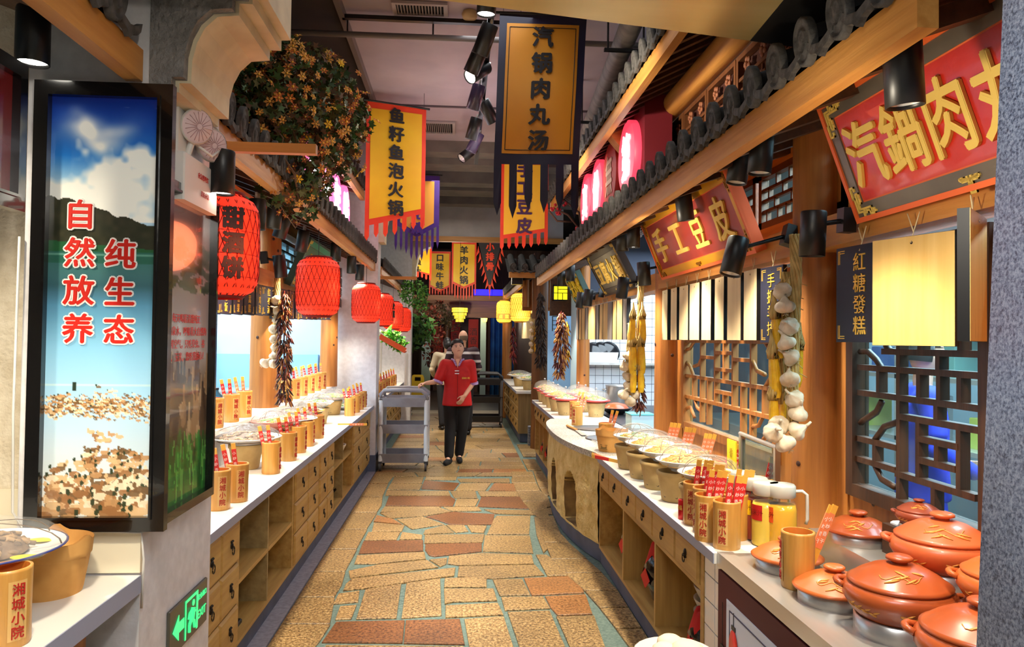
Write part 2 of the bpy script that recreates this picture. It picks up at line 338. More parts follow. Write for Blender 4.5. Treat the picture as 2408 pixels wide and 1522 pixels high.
# ================================================================ SETTING
grout = mat('teal_grout', (78, 98, 92), 0.8, 0, (104, 122, 112), 60)
stone_a = granite('floor_stone_sand', (70, 50, 28), (148, 116, 70), (196, 164, 112), 62, 0.42)
stone_b = granite('floor_stone_buff', (64, 46, 28), (136, 106, 64), (184, 154, 104), 62, 0.42)
stone_o = granite('floor_stone_orange', (80, 50, 24), (150, 98, 50), (182, 130, 78), 60, 0.42)
stone_r = granite('floor_stone_rust', (62, 38, 20), (118, 72, 36), (148, 98, 56), 60, 0.42)
floor = struct('floor', B(-5, 5, 0, 16.6, -0.08, -0.008), grout)
STONES = [('',[(-0.716,8.645),(-0.375,8.643),(-0.381,8.265),(-0.72,8.252)]),('',[(-0.352,8.66),(0.008,8.658),(-0.008,8.443),(-0.359,8.462)]),('',[(0.008,8.527),(0.609,8.54),(0.599,8.288),(0.04,8.326)]),('r',[(-0.365,8.429),(0.032,8.277),(-0.028,7.878),(-0.373,7.956)]),('',[(0.047,8.261),(0.385,8.274),(0.307,7.859),(-0.013,7.878)]),('o',[(0.416,8.258),(0.838,8.213),(0.822,7.831),(0.337,7.859)]),('',[(-0.725,8.22),(-0.371,8.225),(-0.387,7.919),(-0.728,7.923)]),('',[(-0.732,7.886),(-0.08,7.842),(-0.055,7.61),(-0.721,7.633)]),('',[(-0.065,7.842),(0.202,7.839),(0.215,7.491),(-0.019,7.495)]),('',[(0.224,7.824),(0.805,7.809),(0.808,7.55),(0.246,7.578)]),('r',[(-0.682,7.592),(-0.062,7.596),(-0.004,7.429),(-0.03,7.136),(-0.676,7.171)]),('',[(0.003,7.462),(0.229,7.458),(0.186,7.144),(-0.017,7.136)]),('r',[(0.253,7.551),(0.858,7.549),(0.832,7.014),(0.717,7.004),(0.199,7.114)]),('',[(-0.68,7.136),(-0.137,7.114),(-0.292,6.977),(-0.695,6.9)]),('',[(-0.124,7.102),(0.212,7.108),(0.24,6.938),(-0.029,6.926)]),('',[(0.262,6.995),(0.699,6.958),(0.732,6.762),(0.36,6.824)]),('',[(-0.698,6.873),(-0.15,7.079),(-0.035,6.915),(-0.294,6.745),(-0.59,6.667)]),('o',[(-0.715,6.791),(-0.543,6.63),(-0.462,6.453),(-0.72,6.558)]),('r',[(-0.029,6.904),(0.353,6.808),(0.316,6.425),(-0.049,6.434),(-0.163,6.596),(-0.274,6.718)]),('',[(-0.524,6.63),(-0.293,6.724),(-0.098,6.445),(-0.367,6.285)]),('',[(-0.709,6.518),(-0.436,6.428),(-0.444,6.218),(-0.694,6.224)]),('',[(-0.086,6.42),(0.072,6.416),(0.106,6.205),(0.0,6.162)]),('',[(-0.259,6.259),(-0.092,6.42),(-0.012,6.162),(-0.265,6.125)]),('',[(0.096,6.416),(0.266,6.388),(0.233,6.156),(0.129,6.181)]),('',[(0.369,6.742),(0.677,6.736),(0.604,6.102),(0.255,6.111),(0.338,6.637)]),('',[(-0.72,6.203),(-0.454,6.196),(-0.469,5.959),(-0.722,5.945)]),('',[(-0.442,6.196),(-0.27,6.103),(-0.269,5.975),(-0.447,5.967)]),('',[(-0.253,6.107),(0.238,6.112),(0.212,5.867),(-0.246,5.851)]),('r',[(-0.725,5.925),(-0.256,5.945),(-0.242,5.646),(-0.718,5.587)]),('r',[(-0.235,5.831),(0.206,5.851),(0.199,5.618),(-0.153,5.498),(-0.195,5.528),(-0.233,5.676)]),('',[(0.236,6.077),(0.605,6.058),(0.584,5.559),(0.204,5.618)]),('',[(-0.723,5.544),(-0.231,5.62),(-0.212,5.44),(-0.556,5.333),(-0.715,5.338)]),('',[(-0.049,5.506),(0.203,5.581),(0.569,5.516),(0.562,5.297),(0.023,5.281),(-0.057,5.317)]),('',[(-0.731,5.178),(-0.544,5.316),(-0.201,5.416),(-0.115,5.237),(-0.7,5.027)]),('',[(0.023,5.259),(0.57,5.274),(0.608,5.042),(0.249,4.98),(0.014,5.032)]),('',[(-0.191,5.423),(-0.059,5.464),(-0.062,5.317),(-0.105,5.253)]),('',[(-0.71,4.913),(-0.688,5.012),(0.003,5.227),(-0.005,5.048),(-0.081,5.021),(-0.571,4.812),(-0.708,4.778)]),('',[(-0.726,4.726),(-0.601,4.774),(-0.583,4.571),(-0.73,4.541)]),('',[(-0.569,4.799),(-0.349,4.9),(-0.331,4.3),(-0.559,4.298)]),('',[(-0.318,4.913),(-0.099,4.998),(-0.075,4.333),(-0.303,4.299)]),('',[(-0.071,5.005),(0.213,5.011),(0.205,4.812),(-0.072,4.822)]),('',[(-0.072,4.795),(0.249,4.783),(0.261,4.564),(-0.011,4.55),(-0.062,4.516)]),('',[(0.249,4.965),(0.448,4.973),(0.474,4.657),(0.278,4.651)]),('o',[(0.459,4.987),(0.838,5.019),(0.819,4.683),(0.478,4.651)]),('',[(0.286,4.625),(0.551,4.628),(0.57,4.421),(0.294,4.397)]),('o',[(0.56,4.628),(0.823,4.657),(0.807,4.321),(0.597,4.307),(0.571,4.432)]),('',[(-0.057,4.492),(0.263,4.527),(0.285,4.33),(-0.054,4.3)]),('',[(-0.682,4.504),(-0.585,4.524),(-0.586,4.299),(-0.676,4.292)]),('r',[(-0.667,4.26),(-0.281,4.266),(-0.27,3.952),(-0.695,3.979)]),('r',[(-0.277,4.266),(0.031,4.275),(0.056,3.92),(-0.266,3.948)]),('',[(0.055,4.274),(0.284,4.308),(0.312,3.821),(0.081,3.831)]),('',[(0.309,4.374),(0.561,4.387),(0.581,3.81),(0.341,3.82)]),('',[(0.586,4.292),(0.811,4.298),(0.785,3.801),(0.603,3.809)]),('',[(-0.666,3.942),(0.052,3.894),(0.065,3.699),(-0.698,3.733)]),('',[(0.624,5.011),(0.635,5.026),(0.835,5.034),(0.675,5.52),(0.596,5.522)]),('',[(0.66,6.079),(0.704,6.682),(0.884,6.731),(0.866,6.052),(0.658,5.557)]),('',[(0.745,6.761),(0.844,7.002),(0.907,7.071),(0.884,6.786)]),('',[(0.833,7.794),(0.944,7.779),(0.911,7.101),(0.843,7.043),(0.873,7.549)]),('',[(0.731,8.636),(0.88,8.635),(0.867,8.27),(0.614,8.272),(0.628,8.54)]),('',[(-0.958,8.964),(-0.706,8.963),(-0.734,8.58),(-0.754,8.26),(-0.962,8.262)]),('',[(-0.958,8.23),(-0.746,8.228),(-0.744,7.868),(-0.743,7.566),(-0.962,7.569)]),('',[(-0.959,7.542),(-0.736,7.539),(-0.708,7.19),(-0.725,6.895),(-0.962,6.9)]),('',[(-0.959,6.878),(-0.719,6.873),(-0.73,6.558),(-0.743,6.289),(-0.963,6.295)]),('',[(-0.96,6.276),(-0.737,6.271),(-0.742,5.967),(-0.747,5.706),(-0.963,5.712)]),('',[(-0.96,5.697),(-0.742,5.691),(-0.745,5.406),(-0.751,5.161),(-0.963,5.168)]),('',[(-0.961,5.155),(-0.746,5.148),(-0.729,4.886),(-0.741,4.661),(-0.963,4.669)]),('',[(-0.961,4.659),(-0.736,4.651),(-0.711,4.425),(-0.693,4.228),(-0.963,4.239)]),('',[(-0.962,4.231),(-0.689,4.22),(-0.705,3.998),(-0.733,3.806),(-0.964,3.816)])]
import itertools
SN = itertools.count()
def stone_mesh(poly, name='stone'):
    lift = len(floor.children) * 0.000025 if False else next(SN) * 0.00002
    n = len(poly); cx = sum(p[0] for p in poly) / n; cy = sum(p[1] for p in poly) / n
    ar = sum(poly[i][0] * poly[(i + 1) % n][1] - poly[(i + 1) % n][0] * poly[i][1] for i in range(n))
    if ar < 0: poly = poly[::-1]
    def ring(d, z):
        o = []
        for x, y in poly:
            L = math.hypot(x - cx, y - cy); f = max(0.2, 1 - d / L); o.append((cx + (x - cx) * f, cy + (y - cy) * f, z + lift))
        return o
    m = MB(); a = ring(0.001, -0.02); b = ring(0.002, -0.003); c = ring(0.006, 0.0)
    m.add(a + b + c, [tuple(range(2 * n, 3 * n))] + [(r + i, r + (i + 1) % n, r + n + (i + 1) % n, r + n + i) for r in (0, n) for i in range(n)])
    return m
def put_stone(poly, m): obj('stone', stone_mesh(poly), m, floor)
for c, poly in STONES:
    put_stone(poly, stone_r if c == 'r' else stone_o if c == 'o' else R.choice((stone_a, stone_b)))
def rows(x0, x1, y0, y1, hmin, hmax, wmin, wmax, rust=0.12):
    y = y0
    while y < y1 - 0.05:
        h = min(R.uniform(hmin, hmax), y1 - y); x = x0; sk0 = 0
        while x < x1 - 0.05:
            wd = R.uniform(wmin, wmax)
            if x + wd > x1 - 0.15: wd = x1 - x
            sk = R.uniform(-0.05, 0.05) if x + wd < x1 - 0.01 else 0; t = R.uniform(-0.03, 0.03)
            q = R.random(); m = stone_r if q < rust * 0.5 else stone_o if q < rust else R.choice((stone_a, stone_b))
            put_stone([(x + sk0 + 0.007, y), (x + wd + sk - 0.007, y), (x + wd - sk - 0.007, y + h - 0.014), (x - sk0 + 0.007, y + h - 0.014)], m)
            x += wd; sk0 = sk
        y += h
rows(-0.96, 0.86, 8.68, 16.5, 0.22, 0.42, 0.3, 0.75)
rows(0.9, 1.5, 10.1, 11.3, 0.3, 0.4, 0.3, 0.5, 0)
rows(-0.96, 0.95, 1.6, 3.72, 0.3, 0.5, 0.4, 0.8)
def strip(x0f, x1f, y0, y1):
    y = y0
    while y < y1 - 0.1:
        h = R.uniform(0.28, 0.5); e = min(y + h, y1); a, b, c, d = x0f(y), x1f(y), x1f(e), x0f(e)
        if b - a > 0.06 and c - d > 0.06: put_stone([(a, y), (b, y), (c, e - 0.012), (d, e - 0.012)], R.choice((stone_b, stone_b, stone_a)))
        y = e
def lerp(tab): return lambda y: float(np.interp(y, [t[0] for t in tab], [t[1] for t in tab]))
rx0 = lerp([(3.6, 0.93), (4.3, 0.88), (4.7, 0.83), (5.0, 0.76), (5.4, 0.70), (6.0, 0.70), (6.6, 0.74), (7.2, 0.66), (8.0, 0.62), (9.05, 0.66)])
rx1 = lerp([(3.6, 1.04), (5.2, 1.04), (5.6, 0.93), (6.0, 0.87), (6.5, 0.84), (7.1, 0.85), (7.6, 1.0), (7.8, 1.04), (9.9, 1.04)])
strip(rx0, lambda y: min(rx1(y), rx0(y) + 0.26), 3.4, 9.02)
strip(lambda y: rx0(y) + 0.27, rx1, 7.6, 9.02)
strip(lambda y: 0.87, rx1, 9.06, 9.9)
darkfl = mat('dark_floor_tile', (66, 60, 56), 0.35, 0, (48, 44, 42), 3)
far = struct('floor', B(-5, 5, 16.6, 30, -0.08, 0.0), darkfl); far.name = 'floor_back'
struct('trim_1', B(-1.0, 1.0, 15.9, 16.6, -0.02, 0.004), mat('threshold_stone', (190, 176, 150), 0.5, 0, (168, 154, 128), 10))
struct('trim_2', B(-1.06, -0.965, 2.0, 8.95, -0.01, 0.008), kerbm)
# ceiling
ceilm = mat('mauve_grey_ceiling', (184, 170, 174), 0.85, 0, (174, 160, 166), 3)
ceild = mat('dark_ceiling', (58, 46, 40), 0.9, 0, (44, 34, 30), 3)
ceilb = mat('soot_black', (12, 11, 12), 0.95)
struct('ceiling', B(-0.86, 3.6, -0.5, 8.95, 4.0, 4.1), ceilm)
struct('ceiling_side', B(-5, -0.9, -0.5, 14, 3.96, 4.1), ceild)
struct('trim_3', B(-0.9, -0.86, -0.5, 8.95, 3.93, 4.1), mat('ceiling_edge_strip', (122, 110, 104), 0.5, 0.3))
struct('ceiling_back', B(-5, 5, 8.95, 30, 4.75, 4.85), ceilb)
cb = MB()
for y, d, z in ((8.95, 0.28, 3.86), (9.75, 0.4, 3.9), (10.9, 0.3, 3.9), (11.7, 0.5, 3.95), (12.6, 0.3, 3.9)):
    o = struct('ceiling_beam', B(-0.88, 3.0, y, y + d, z, 4.2), mat('grey_beam', (122, 112, 104), 0.85, 0, (104, 96, 90), 4))
    o['kind'] = 'structure'
bk = struct('wall_bulkhead', B(-0.88, 1.9, 13.5, 13.7, 3.42, 4.75), mat('bulkhead_panel', (196, 190, 186), 0.6, 0, (178, 172, 168), 3))
struct('trim_4', B(-0.88, 1.9, 13.44, 13.5, 3.36, 3.46), pineX)
# seam lines of the ceiling boards
sm_ = MB()
for x in (0.42, 1.7): sm_.box(x, x + 0.006, 0, 8.9, 3.996, 4.0)
for y in (3.1, 7.6): sm_.box(-0.86, 3.0, y, y + 0.03, 3.985, 4.0)
struct('trim_5', sm_, mat('ceiling_seam', (92, 80, 84), 0.8))
# walls of the shell
struct('wall_left', B(-4.3, -4.2, -0.5, 30, 0, 4.8), mat('pale_blue_wall', (176, 208, 226), 0.6))
struct('wall_right', B(4.6, 4.7, -0.5, 30, 0, 4.8), mat('blue_grey_wall', (196, 216, 228), 0.6))
struct('wall_back', B(-5, 5, 26, 26.1, 0, 4.8), darkZ)
struct('wall_behind_camera', B(-5, 5, -0.6, -0.5, 0, 4.8), plaster)
kitw = mat('kitchen_blue_panel', (186, 218, 238), 0.35, 0, (176, 210, 232), 1.5)
struct('wall_kitchen_left', B(-4.2, -1.62, 9.0, 9.08, 0, 4.0), kitw)
struct('wall_kitchen_near', B(-4.2, -1.35, 2.75, 2.85, 0, 4.0), plaster)
struct('wall_left_upper', B(-1.75, -1.68, 3.06, 8.95, 2.5, 3.96), darkY)
# poster pillar and its stepped bracket
pl = MB(); pl.box(-1.35, -0.98, 2.4, 3.06, 0, 4.1)
pil = struct('pillar_left', pl, whitep)
struct('trim_6', B(-1.353, -0.978, 2.394, 2.41, 0.86, 1.0), mat('cream_tile', (232, 222, 196), 0.25, coat=0.3), )
brp = [(-0.985, 2.38), (-0.905, 2.38), (-0.905, 2.41), (-0.868, 2.41), (-0.866, 2.485), (-0.852, 2.543), (-0.828, 2.592), (-0.789, 2.63), (-0.722, 2.637), (-0.722, 2.676), (-0.68, 2.676), (-0.68, 2.715), (-0.646, 2.717), (-0.646, 4.0), (-0.985, 4.0)]
struct('pillar_bracket', MB().prism(brp, 2.43, 2.82, 'y'), smoothp)
struct('pillar_bracket_face', MB().prism([(a - (0.012 if a > -0.98 else 0), b + 0.008) for a, b in brp], 2.395, 2.43, 'y'), plasterg)
# second and third white pillars on the left
def wp(name, x0, x1, y0, y1, z1): return struct(name, B(x0, x1, y0, y1, 0.0, z1), whitep)
wp('pillar_left_middle', -1.62, -0.975, 8.95, 9.25, 4.0)
struct('baseboard_left', B(-1.63, -0.965, 8.94, 9.26, 0.0, 0.2), plinthm)
wp('pillar_left_back', -1.9, -0.87, 13.75, 14.1, 4.7)
for nm, x, y in (('pillar_bracket_middle', -0.975, 8.95), ('pillar_bracket_back', -0.87, 13.75)):
    q = [(x, 2.75), (x + 0.07, 2.75), (x + 0.07, 2.9), (x + 0.11, 3.1), (x + 0.2, 3.25), (x + 0.33, 3.3), (x + 0.33, 3.45), (x + 0.4, 3.45), (x + 0.4, 4.0), (x, 4.0)]
    struct(nm, MB().prism(q, y, y + 0.28, 'y'), smoothp)
# stone pillar at the right edge
gp = MB(); gp.add([(0.90, 0.6, 0), (1.75, 0.6, 0), (1.75, 1.3, 0), (0.905, 1.3, 0), (1.0, 0.6, 4), (1.75, 0.6, 4), (1.75, 1.3, 4), (1.085, 1.3, 4)],
                  [(0, 3, 2, 1), (4, 5, 6, 7), (0, 1, 5, 4), (1, 2, 6, 5), (2, 3, 7, 6), (3, 0, 4, 7)])
struct('pillar_right', gp, granite('blue_grey_granite', (50, 58, 76), (116, 128, 148), (160, 168, 182), 140, 0.3))
# gilded header over the camera
gm = mat('brushed_gold_panel', (226, 204, 146), 0.25, 0.45, (208, 184, 122), 2, (0.3, 3, 1))
hd = MB(); hd.prism([(-0.25, 2.14), (0.95, 2.37), (0.88, 1.2), (0.80, 0.2), (-0.9, 0.2), (-0.9, 2.0)], 2.6, 3.4)
struct('header_gold', hd, gm)
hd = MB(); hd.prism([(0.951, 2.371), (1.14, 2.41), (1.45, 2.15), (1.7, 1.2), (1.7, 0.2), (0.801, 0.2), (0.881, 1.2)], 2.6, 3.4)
struct('header_shade', hd, mat('header_shade_black', (10, 9, 9), 0.5))  # black stretch stands in for the gold header fading into shade
# ================================================================ STALL WOODWORK
def X(s, xf, a): return xf - s * a           # a metres behind the front plane of a stall facing s (+1 = left stall)
def bx(m, s, xf, a0, a1, y0, y1, z0, z1, k=None):
    p, q = sorted((X(s, xf, a0), X(s, xf, a1))); return m.box(p, q, y0, y1, z0, z1, k)
pull_metal = mat('antique_bronze', (44, 38, 32), 0.4, 0.7)
pull_mesh = {}
def pull(s):
    if s not in pull_mesh:
        m = MB(); m.T = Matrix.Rotation(s * PI / 2, 4, 'Y')
        m.lathe([(0.017, 0), (0.017, 0.003), (0.010, 0.007), (0.004, 0.009)], 10)
        for q in range(3): m.sphere(((-0.018), (q - 1) * 0.010, 0.003), 0.006, 6, 4)
        m.T = None
        m.tube([(s * 0.010, 0.015 * math.sin(a), -0.012 + 0.019 * (math.cos(a) - 0.6)) for a in [2 * PI * i / 14 for i in range(14)]], 0.0026, 5, closed=True)
        pull_mesh[s] = m.mesh('ring_pull', pull_metal)
    return pull_mesh[s]
def drawer(par, s, xf, y0, y1, z0, z1, double=False):
    m = MB(); g = 0.004; y0 += g; y1 -= g; z0 += g; z1 -= g; c = 0.012
    a, b = X(s, xf, -0.004), X(s, xf, -0.014); back = X(s, xf, 0.02)
    m.add([(back, y0, z0), (back, y1, z0), (back, y1, z1), (back, y0, z1), (a, y0, z0), (a, y1, z0), (a, y1, z1), (a, y0, z1), (b, y0 + c, z0 + c), (b, y1 - c, z0 + c), (b, y1 - c, z1 - c), (b, y0 + c, z1 - c)],
          [(8, 9, 10, 11) if s > 0 else (11, 10, 9, 8)] + [(i, (i + 1) % 4, 4 + (i + 1) % 4, 4 + i) for i in range(4)] + [(4 + i, 4 + (i + 1) % 4, 8 + (i + 1) % 4, 8 + i) for i in range(4)])
    d = obj('drawer', m, oakY, par)
    obj('ring_pull', pull(s), None, d, (b, (y0 + y1) / 2, (z0 + z1) / 2 + 0.012))
    return d
def drawer_cabinet(s, xf, y0, y1, cols, rws, label, z0=0.11, z1=0.745, cat='cabinet', depth=0.42, group=None):
    t = empty('drawer_cabinet', label, cat, (0, 0, 0), 0, group)
    m = MB(); bx(m, s, xf, 0.0, depth, y0 + 0.001, y0 + 0.02, z0, z1); bx(m, s, xf, 0, depth, y1 - 0.02, y1 - 0.001, z0, z1)
    bx(m, s, xf, 0.0, depth, y0 + 0.02, y1 - 0.02, z0, z0 + 0.02); bx(m, s, xf, 0, depth, y0 + 0.02, y1 - 0.02, z1 - 0.02, z1)
    bx(m, s, xf, 0.022, depth, y0 + 0.02, y1 - 0.02, z0 + 0.02, z1 - 0.02)
    dy = (y1 - y0 - 0.04) / cols; dz = (z1 - z0 - 0.04) / rws
    for i in range(1, rws): bx(m, s, xf, 0.0, 0.03, y0 + 0.02, y1 - 0.02, z0 + 0.02 + i * dz - 0.004, z0 + 0.02 + i * dz + 0.004)
    obj('carcass', m, oakY, t)
    for i in range(cols):
        for j in range(rws): drawer(t, s, xf, y0 + 0.02 + i * dy, y0 + 0.02 + (i + 1) * dy, z0 + 0.02 + j * dz, z0 + 0.02 + (j + 1) * dz)
    return t
def open_shelves(s, xf, y0, y1, divs, shelfz, label, z0=0.11, z1=0.745, depth=0.42, topdrawers=0):
    t = empty('open_shelf_unit', label, 'cabinet')
    m = MB(); bx(m, s, xf, 0, depth, y0 + 0.001, y0 + 0.018, z0, z1); bx(m, s, xf, 0, depth, y1 - 0.018, y1 - 0.001, z0, z1)
    bx(m, s, xf, 0, depth, y0 + 0.018, y1 - 0.018, z0, z0 + 0.02); bx(m, s, xf, 0, depth, y0 + 0.018, y1 - 0.018, z1 - 0.018, z1)
    obj('carcass', m, oakY, t)
    m = MB(); bx(m, s, xf, depth - 0.01, depth, y0 + 0.018, y1 - 0.018, z0 + 0.02, z1 - 0.018); obj('back_panel', m, oakin, t)
    for d in divs: m = MB(); bx(m, s, xf, 0.004, depth - 0.01, d - 0.009, d + 0.009, z0 + 0.02, z1 - 0.018); obj('divider', m, oakin, t)
    for z in shelfz:
        m = MB(); ys = [y0 + 0.018] + [q for d in divs for q in (d - 0.009, d + 0.009)] + [y1 - 0.018]
        for a, b in zip(ys[::2], ys[1::2]): bx(m, s, xf, 0.002, depth - 0.01, a, b, z, z + 0.022)
        obj('shelf', m, oakY, t)
    return t
# left stall under-counter row
LX = -1.04
struct('baseboard_plinth_left', B(-1.5, -1.06, 3.07, 8.94, 0, 0.11), plinthm)
drawer_cabinet(1, LX, 3.07, 3.66, 2, 3, 'oak cabinet of six small drawers nearest the poster pillar, under left counter')
open_shelves(1, LX, 3.66, 4.84, [4.24], [0.40], 'open oak shelf unit with a middle divider between the two left drawer cabinets')
drawer_cabinet(1, LX, 4.84, 5.68, 2, 3, 'oak six-drawer cabinet beyond the open shelves under the left counter')
drawer_cabinet(1, LX, 5.69, 6.36, 2, 3, 'third oak six-drawer cabinet from the poster pillar under the left counter')
open_shelves(1, LX, 6.36, 7.50, [6.92], [0.46], 'far open oak shelf unit with jars and a bowl under the left counter')
drawer_cabinet(1, LX, 7.50, 8.9, 2, 3, 'last oak drawer cabinet before the white pillar under the left counter')
def counter(name, s, xe, y0, y1, z0, z1, depth, label, cat='counter'):
    t = empty(name, label, cat)
    m = MB(); bx(m, s, xe, 0.004, depth, y0, y1, z0, z1); obj('worktop', m, white, t)
    m = MB(); bx(m, s, xe, 0, 0.004, y0, y1, z0, z1); obj('edge_shade', m, edgeshade, t, label='front edge coloured blue grey for shade')
    return t
counter('counter', 1, -0.995, 3.062, 8.945, 0.75, 0.79, 0.47, 'long white quartz counter of the left stall behind the poster pillar')
struct('trim_7', B(-1.52, -1.465, 3.07, 8.94, 0.0, 1.0), whitep)
t = empty('back_ledge', 'raised white serving ledge behind the left counter', 'shelf')
obj('ledge_top', B(-1.95, -1.44, 3.07, 8.94, 1.0, 1.03), white, t)
obj('ledge_back', B(-1.95, -1.93, 3.07, 8.94, 0.0, 1.0), whitep, t)
# near-left counter
t = empty('counter', 'white counter at the lower left in front of the framed poster', 'counter')
q = [(-0.976, 1.2), (-0.976, 2.39), (-1.36, 2.39), (-1.36, 2.74), (-3.2, 2.74), (-3.2, 1.2)]
obj('worktop', MB().prism(q, 0.80, 0.854), white, t)
obj('edge_shade', B(-0.976, -0.972, 1.2, 2.39, 0.80, 0.854), edgeshade, t, label='front edge coloured blue grey for shade')
t = empty('cabinet', 'orange wood cabinet under the near left counter', 'cabinet')
obj('side_panel', B(-1.12, -1.09, 1.2, 2.3, 0.0, 0.80), pineZ, t); obj('end_panel', B(-2.6, -1.12, 2.27, 2.3, 0, 0.8), pineZ, t)
obj('body', B(-2.6, -1.12, 1.2, 2.27, 0, 0.8), oakZ, t)
struct('trim_8', B(-3.0, -1.36, 2.735, 2.75, 0.855, 1.05), mat('cream_tile', (232, 222, 196), 0.25))

# ---- tiled eaves
def cover_tile(s):
    m = MB(); sl = 0.36; n = 9
    m.T = Matrix.Rotation(0, 4, 'Z')
    ax = Vector((-s, 0, sl)).normalized(); up = Vector((s * sl, 0, 1)).normalized()
    def pt(a, th, r): # a along slope
        return tuple(ax * a + Vector((0, 1, 0)) * (r * math.cos(th)) + up * (r * math.sin(th)))
    vs = [pt(a, PI * i / n, 0.05) for a in (0.01, 0.72) for i in range(n + 1)]
    m.add(vs, [(i, i + 1, n + 2 + i, n + 1 + i) for i in range(n)], True, 1)
    # carved round end disc, tipped a little
    d = MB(); M_ = face((0.006 * s, 0, 0.012), (s, 0, -0.12))
    m.T = M_; m.lathe([(0.058, -0.022), (0.058, 0.0), (0.051, 0.004), (0.047, -0.002), (0.030, -0.002), (0.027, 0.004), (0.023, -0.001), (0.012, 0.004), (0.0001, 0.006)], 18, sx=0.9, sy=1.22, k=0)
    m.T = None; return m.mesh('cover_tile', [stoneslate, slatedk])
def drip_tile(s):
    m = MB(); n = 8; sl = 0.36
    ax = Vector((-s, 0, sl)).normalized()
    def pt(a, t, dz=0): y = (t - 0.5) * 0.16; return tuple(ax * a + Vector((0, y, -0.035 + 0.05 * abs(t - 0.5) ** 2 * 4 * 0.6 + dz)))
    vs = [pt(a, i / n) for a in (-0.01, 0.72) for i in range(n + 1)]
    m.add(vs, [(i, n + 1 + i, n + 2 + i, i + 1) for i in range(n)], True, 1)
    out = [(-0.08, 0.0), (-0.07, -0.03), (-0.045, -0.05), (-0.02, -0.056), (0, -0.072), (0.02, -0.056), (0.045, -0.05), (0.07, -0.03), (0.08, 0.0), (0.04, -0.024), (0, -0.034), (-0.04, -0.024)]
    m.T = Matrix.Translation((0.012 * s, 0, 0.002)); m.prism([(y, z) for y, z in out], -0.012, 0.006, 'x', k=0); m.T = None
    return m.mesh('drip_tile', [stoneslate, slatedk])
TILES = {s: (cover_tile(s), drip_tile(s)) for s in (1, -1)}
def eave(s, xe, zl, y0, y1, label, raft=0.3, depth=0.62, step=0.19, bh=0.1, sl=0.36):
    t = empty('tiled_eave', label, 'roof')
    m = MB(); bx(m, s, xe, 0, 0.05, y0, y1, zl, zl + bh); obj('fascia_beam', m, pineY, t)
    n = int((y1 - y0) / step)
    for i in range(n):
        y = y0 + step * (i + 0.5)
        obj('cover_tile', TILES[s][0], None, t, (X(s, xe, -0.03), y, zl + bh + 0.045)); obj('drip_tile', TILES[s][1], None, t, (X(s, xe, -0.01), y + step / 2, zl + bh + 0.05))
    m = MB(); a0, a1 = 0.03, depth
    P0 = [(X(s, xe, a0), zl + bh - 0.02), (X(s, xe, a1), zl + bh - 0.02 + sl * (a1 - a0)), (X(s, xe, a1), zl + bh + sl * (a1 - a0)), (X(s, xe, a0), zl + bh)]
    vs = [(x, y, z) for y in (y0, y1) for x, z in P0]
    m.add(vs, [(0, 1, 2, 3), (7, 6, 5, 4), (0, 4, 5, 1), (1, 5, 6, 2), (2, 6, 7, 3), (3, 7, 4, 0)]); obj('roof_board', m, darkY, t)
    k = int((y1 - y0) / raft); rm = MB(); P1 = [(X(s, xe, 0.05), zl + bh - 0.075), (X(s, xe, a1), zl + bh - 0.075 + sl * (a1 - 0.05)), (X(s, xe, a1), zl + bh - 0.022 + sl * (a1 - 0.05)), (X(s, xe, 0.05), zl + bh - 0.022)]
    rm.prism(P1, -0.025, 0.025, 'y'); rme = rm.mesh('rafter', darkY)
    for i in range(k): obj('rafter', rme, None, t, (0, y0 + raft * (i + 0.5), 0))
    return t
eave(-1, 1.0, 2.30, 1.55, 9.5, 'grey tiled lower eave on a pine beam above the right counter')
eave(-1, 1.1, 3.18, 2.7, 9.0, 'grey tiled upper eave over the dark lattice storey on the right', 0.16, 0.5, sl=0.5)
eave(1, -1.0, 2.395, 3.07, 8.9, 'grey tiled eave on a pine beam above the left counter, behind the vine')
eave(1, -1.1, 3.18, 3.1, 8.6, 'shadowed upper tiled eave above the round pink lightboxes on the left', 0.3, 0.5)
eave(1, -1.0, 2.395, 0.9, 2.385, 'short tiled eave at the upper left corner in front of the white pillar')
eave(1, -1.0, 2.42, 9.6, 13.6, 'tiled eave of the farther left stall, past the white pillar')
eave(-1, 0.95, 2.42, 11.3, 15.5, 'tiled eave of the farthest right stall behind the yellow lanterns')
# cross eave facing the viewer at the start of the far right stall
t = empty('tiled_eave', 'dark tiled cross eave facing the aisle above the yellow lanterns', 'roof')
obj('fascia_beam', B(0.72, 1.7, 10.7, 10.76, 2.5, 2.58), pineX, t)
for i in range(6):
    for k, nm in ((0, 'cover_tile'), (1, 'drip_tile')):
        o = obj(nm, TILES[1][k], None, t, (0.78 + 0.17 * i + 0.085 * k, 10.68, 2.63)); o.rotation_euler = (0, 0, -PI / 2)
m = MB(); m.add([(0.7, 10.72, 2.58), (1.7, 10.72, 2.58), (1.7, 11.4, 2.85), (0.7, 11.4, 2.85)], [(0, 1, 2, 3)]); obj('roof_board', m, slatedk, t)
# outlooker beam end on the left
for x0, y, lab in ((-1.1, 3.1, 'short square pine beam end sticking out below the vine'), (-1.05, 9.65, 'short pine beam end on the farther left stall')):
    obj('beam_end', B(x0, x0 + 0.5, y, y + 0.04, 2.36, 2.4), pineX, label=lab, cat='beam')

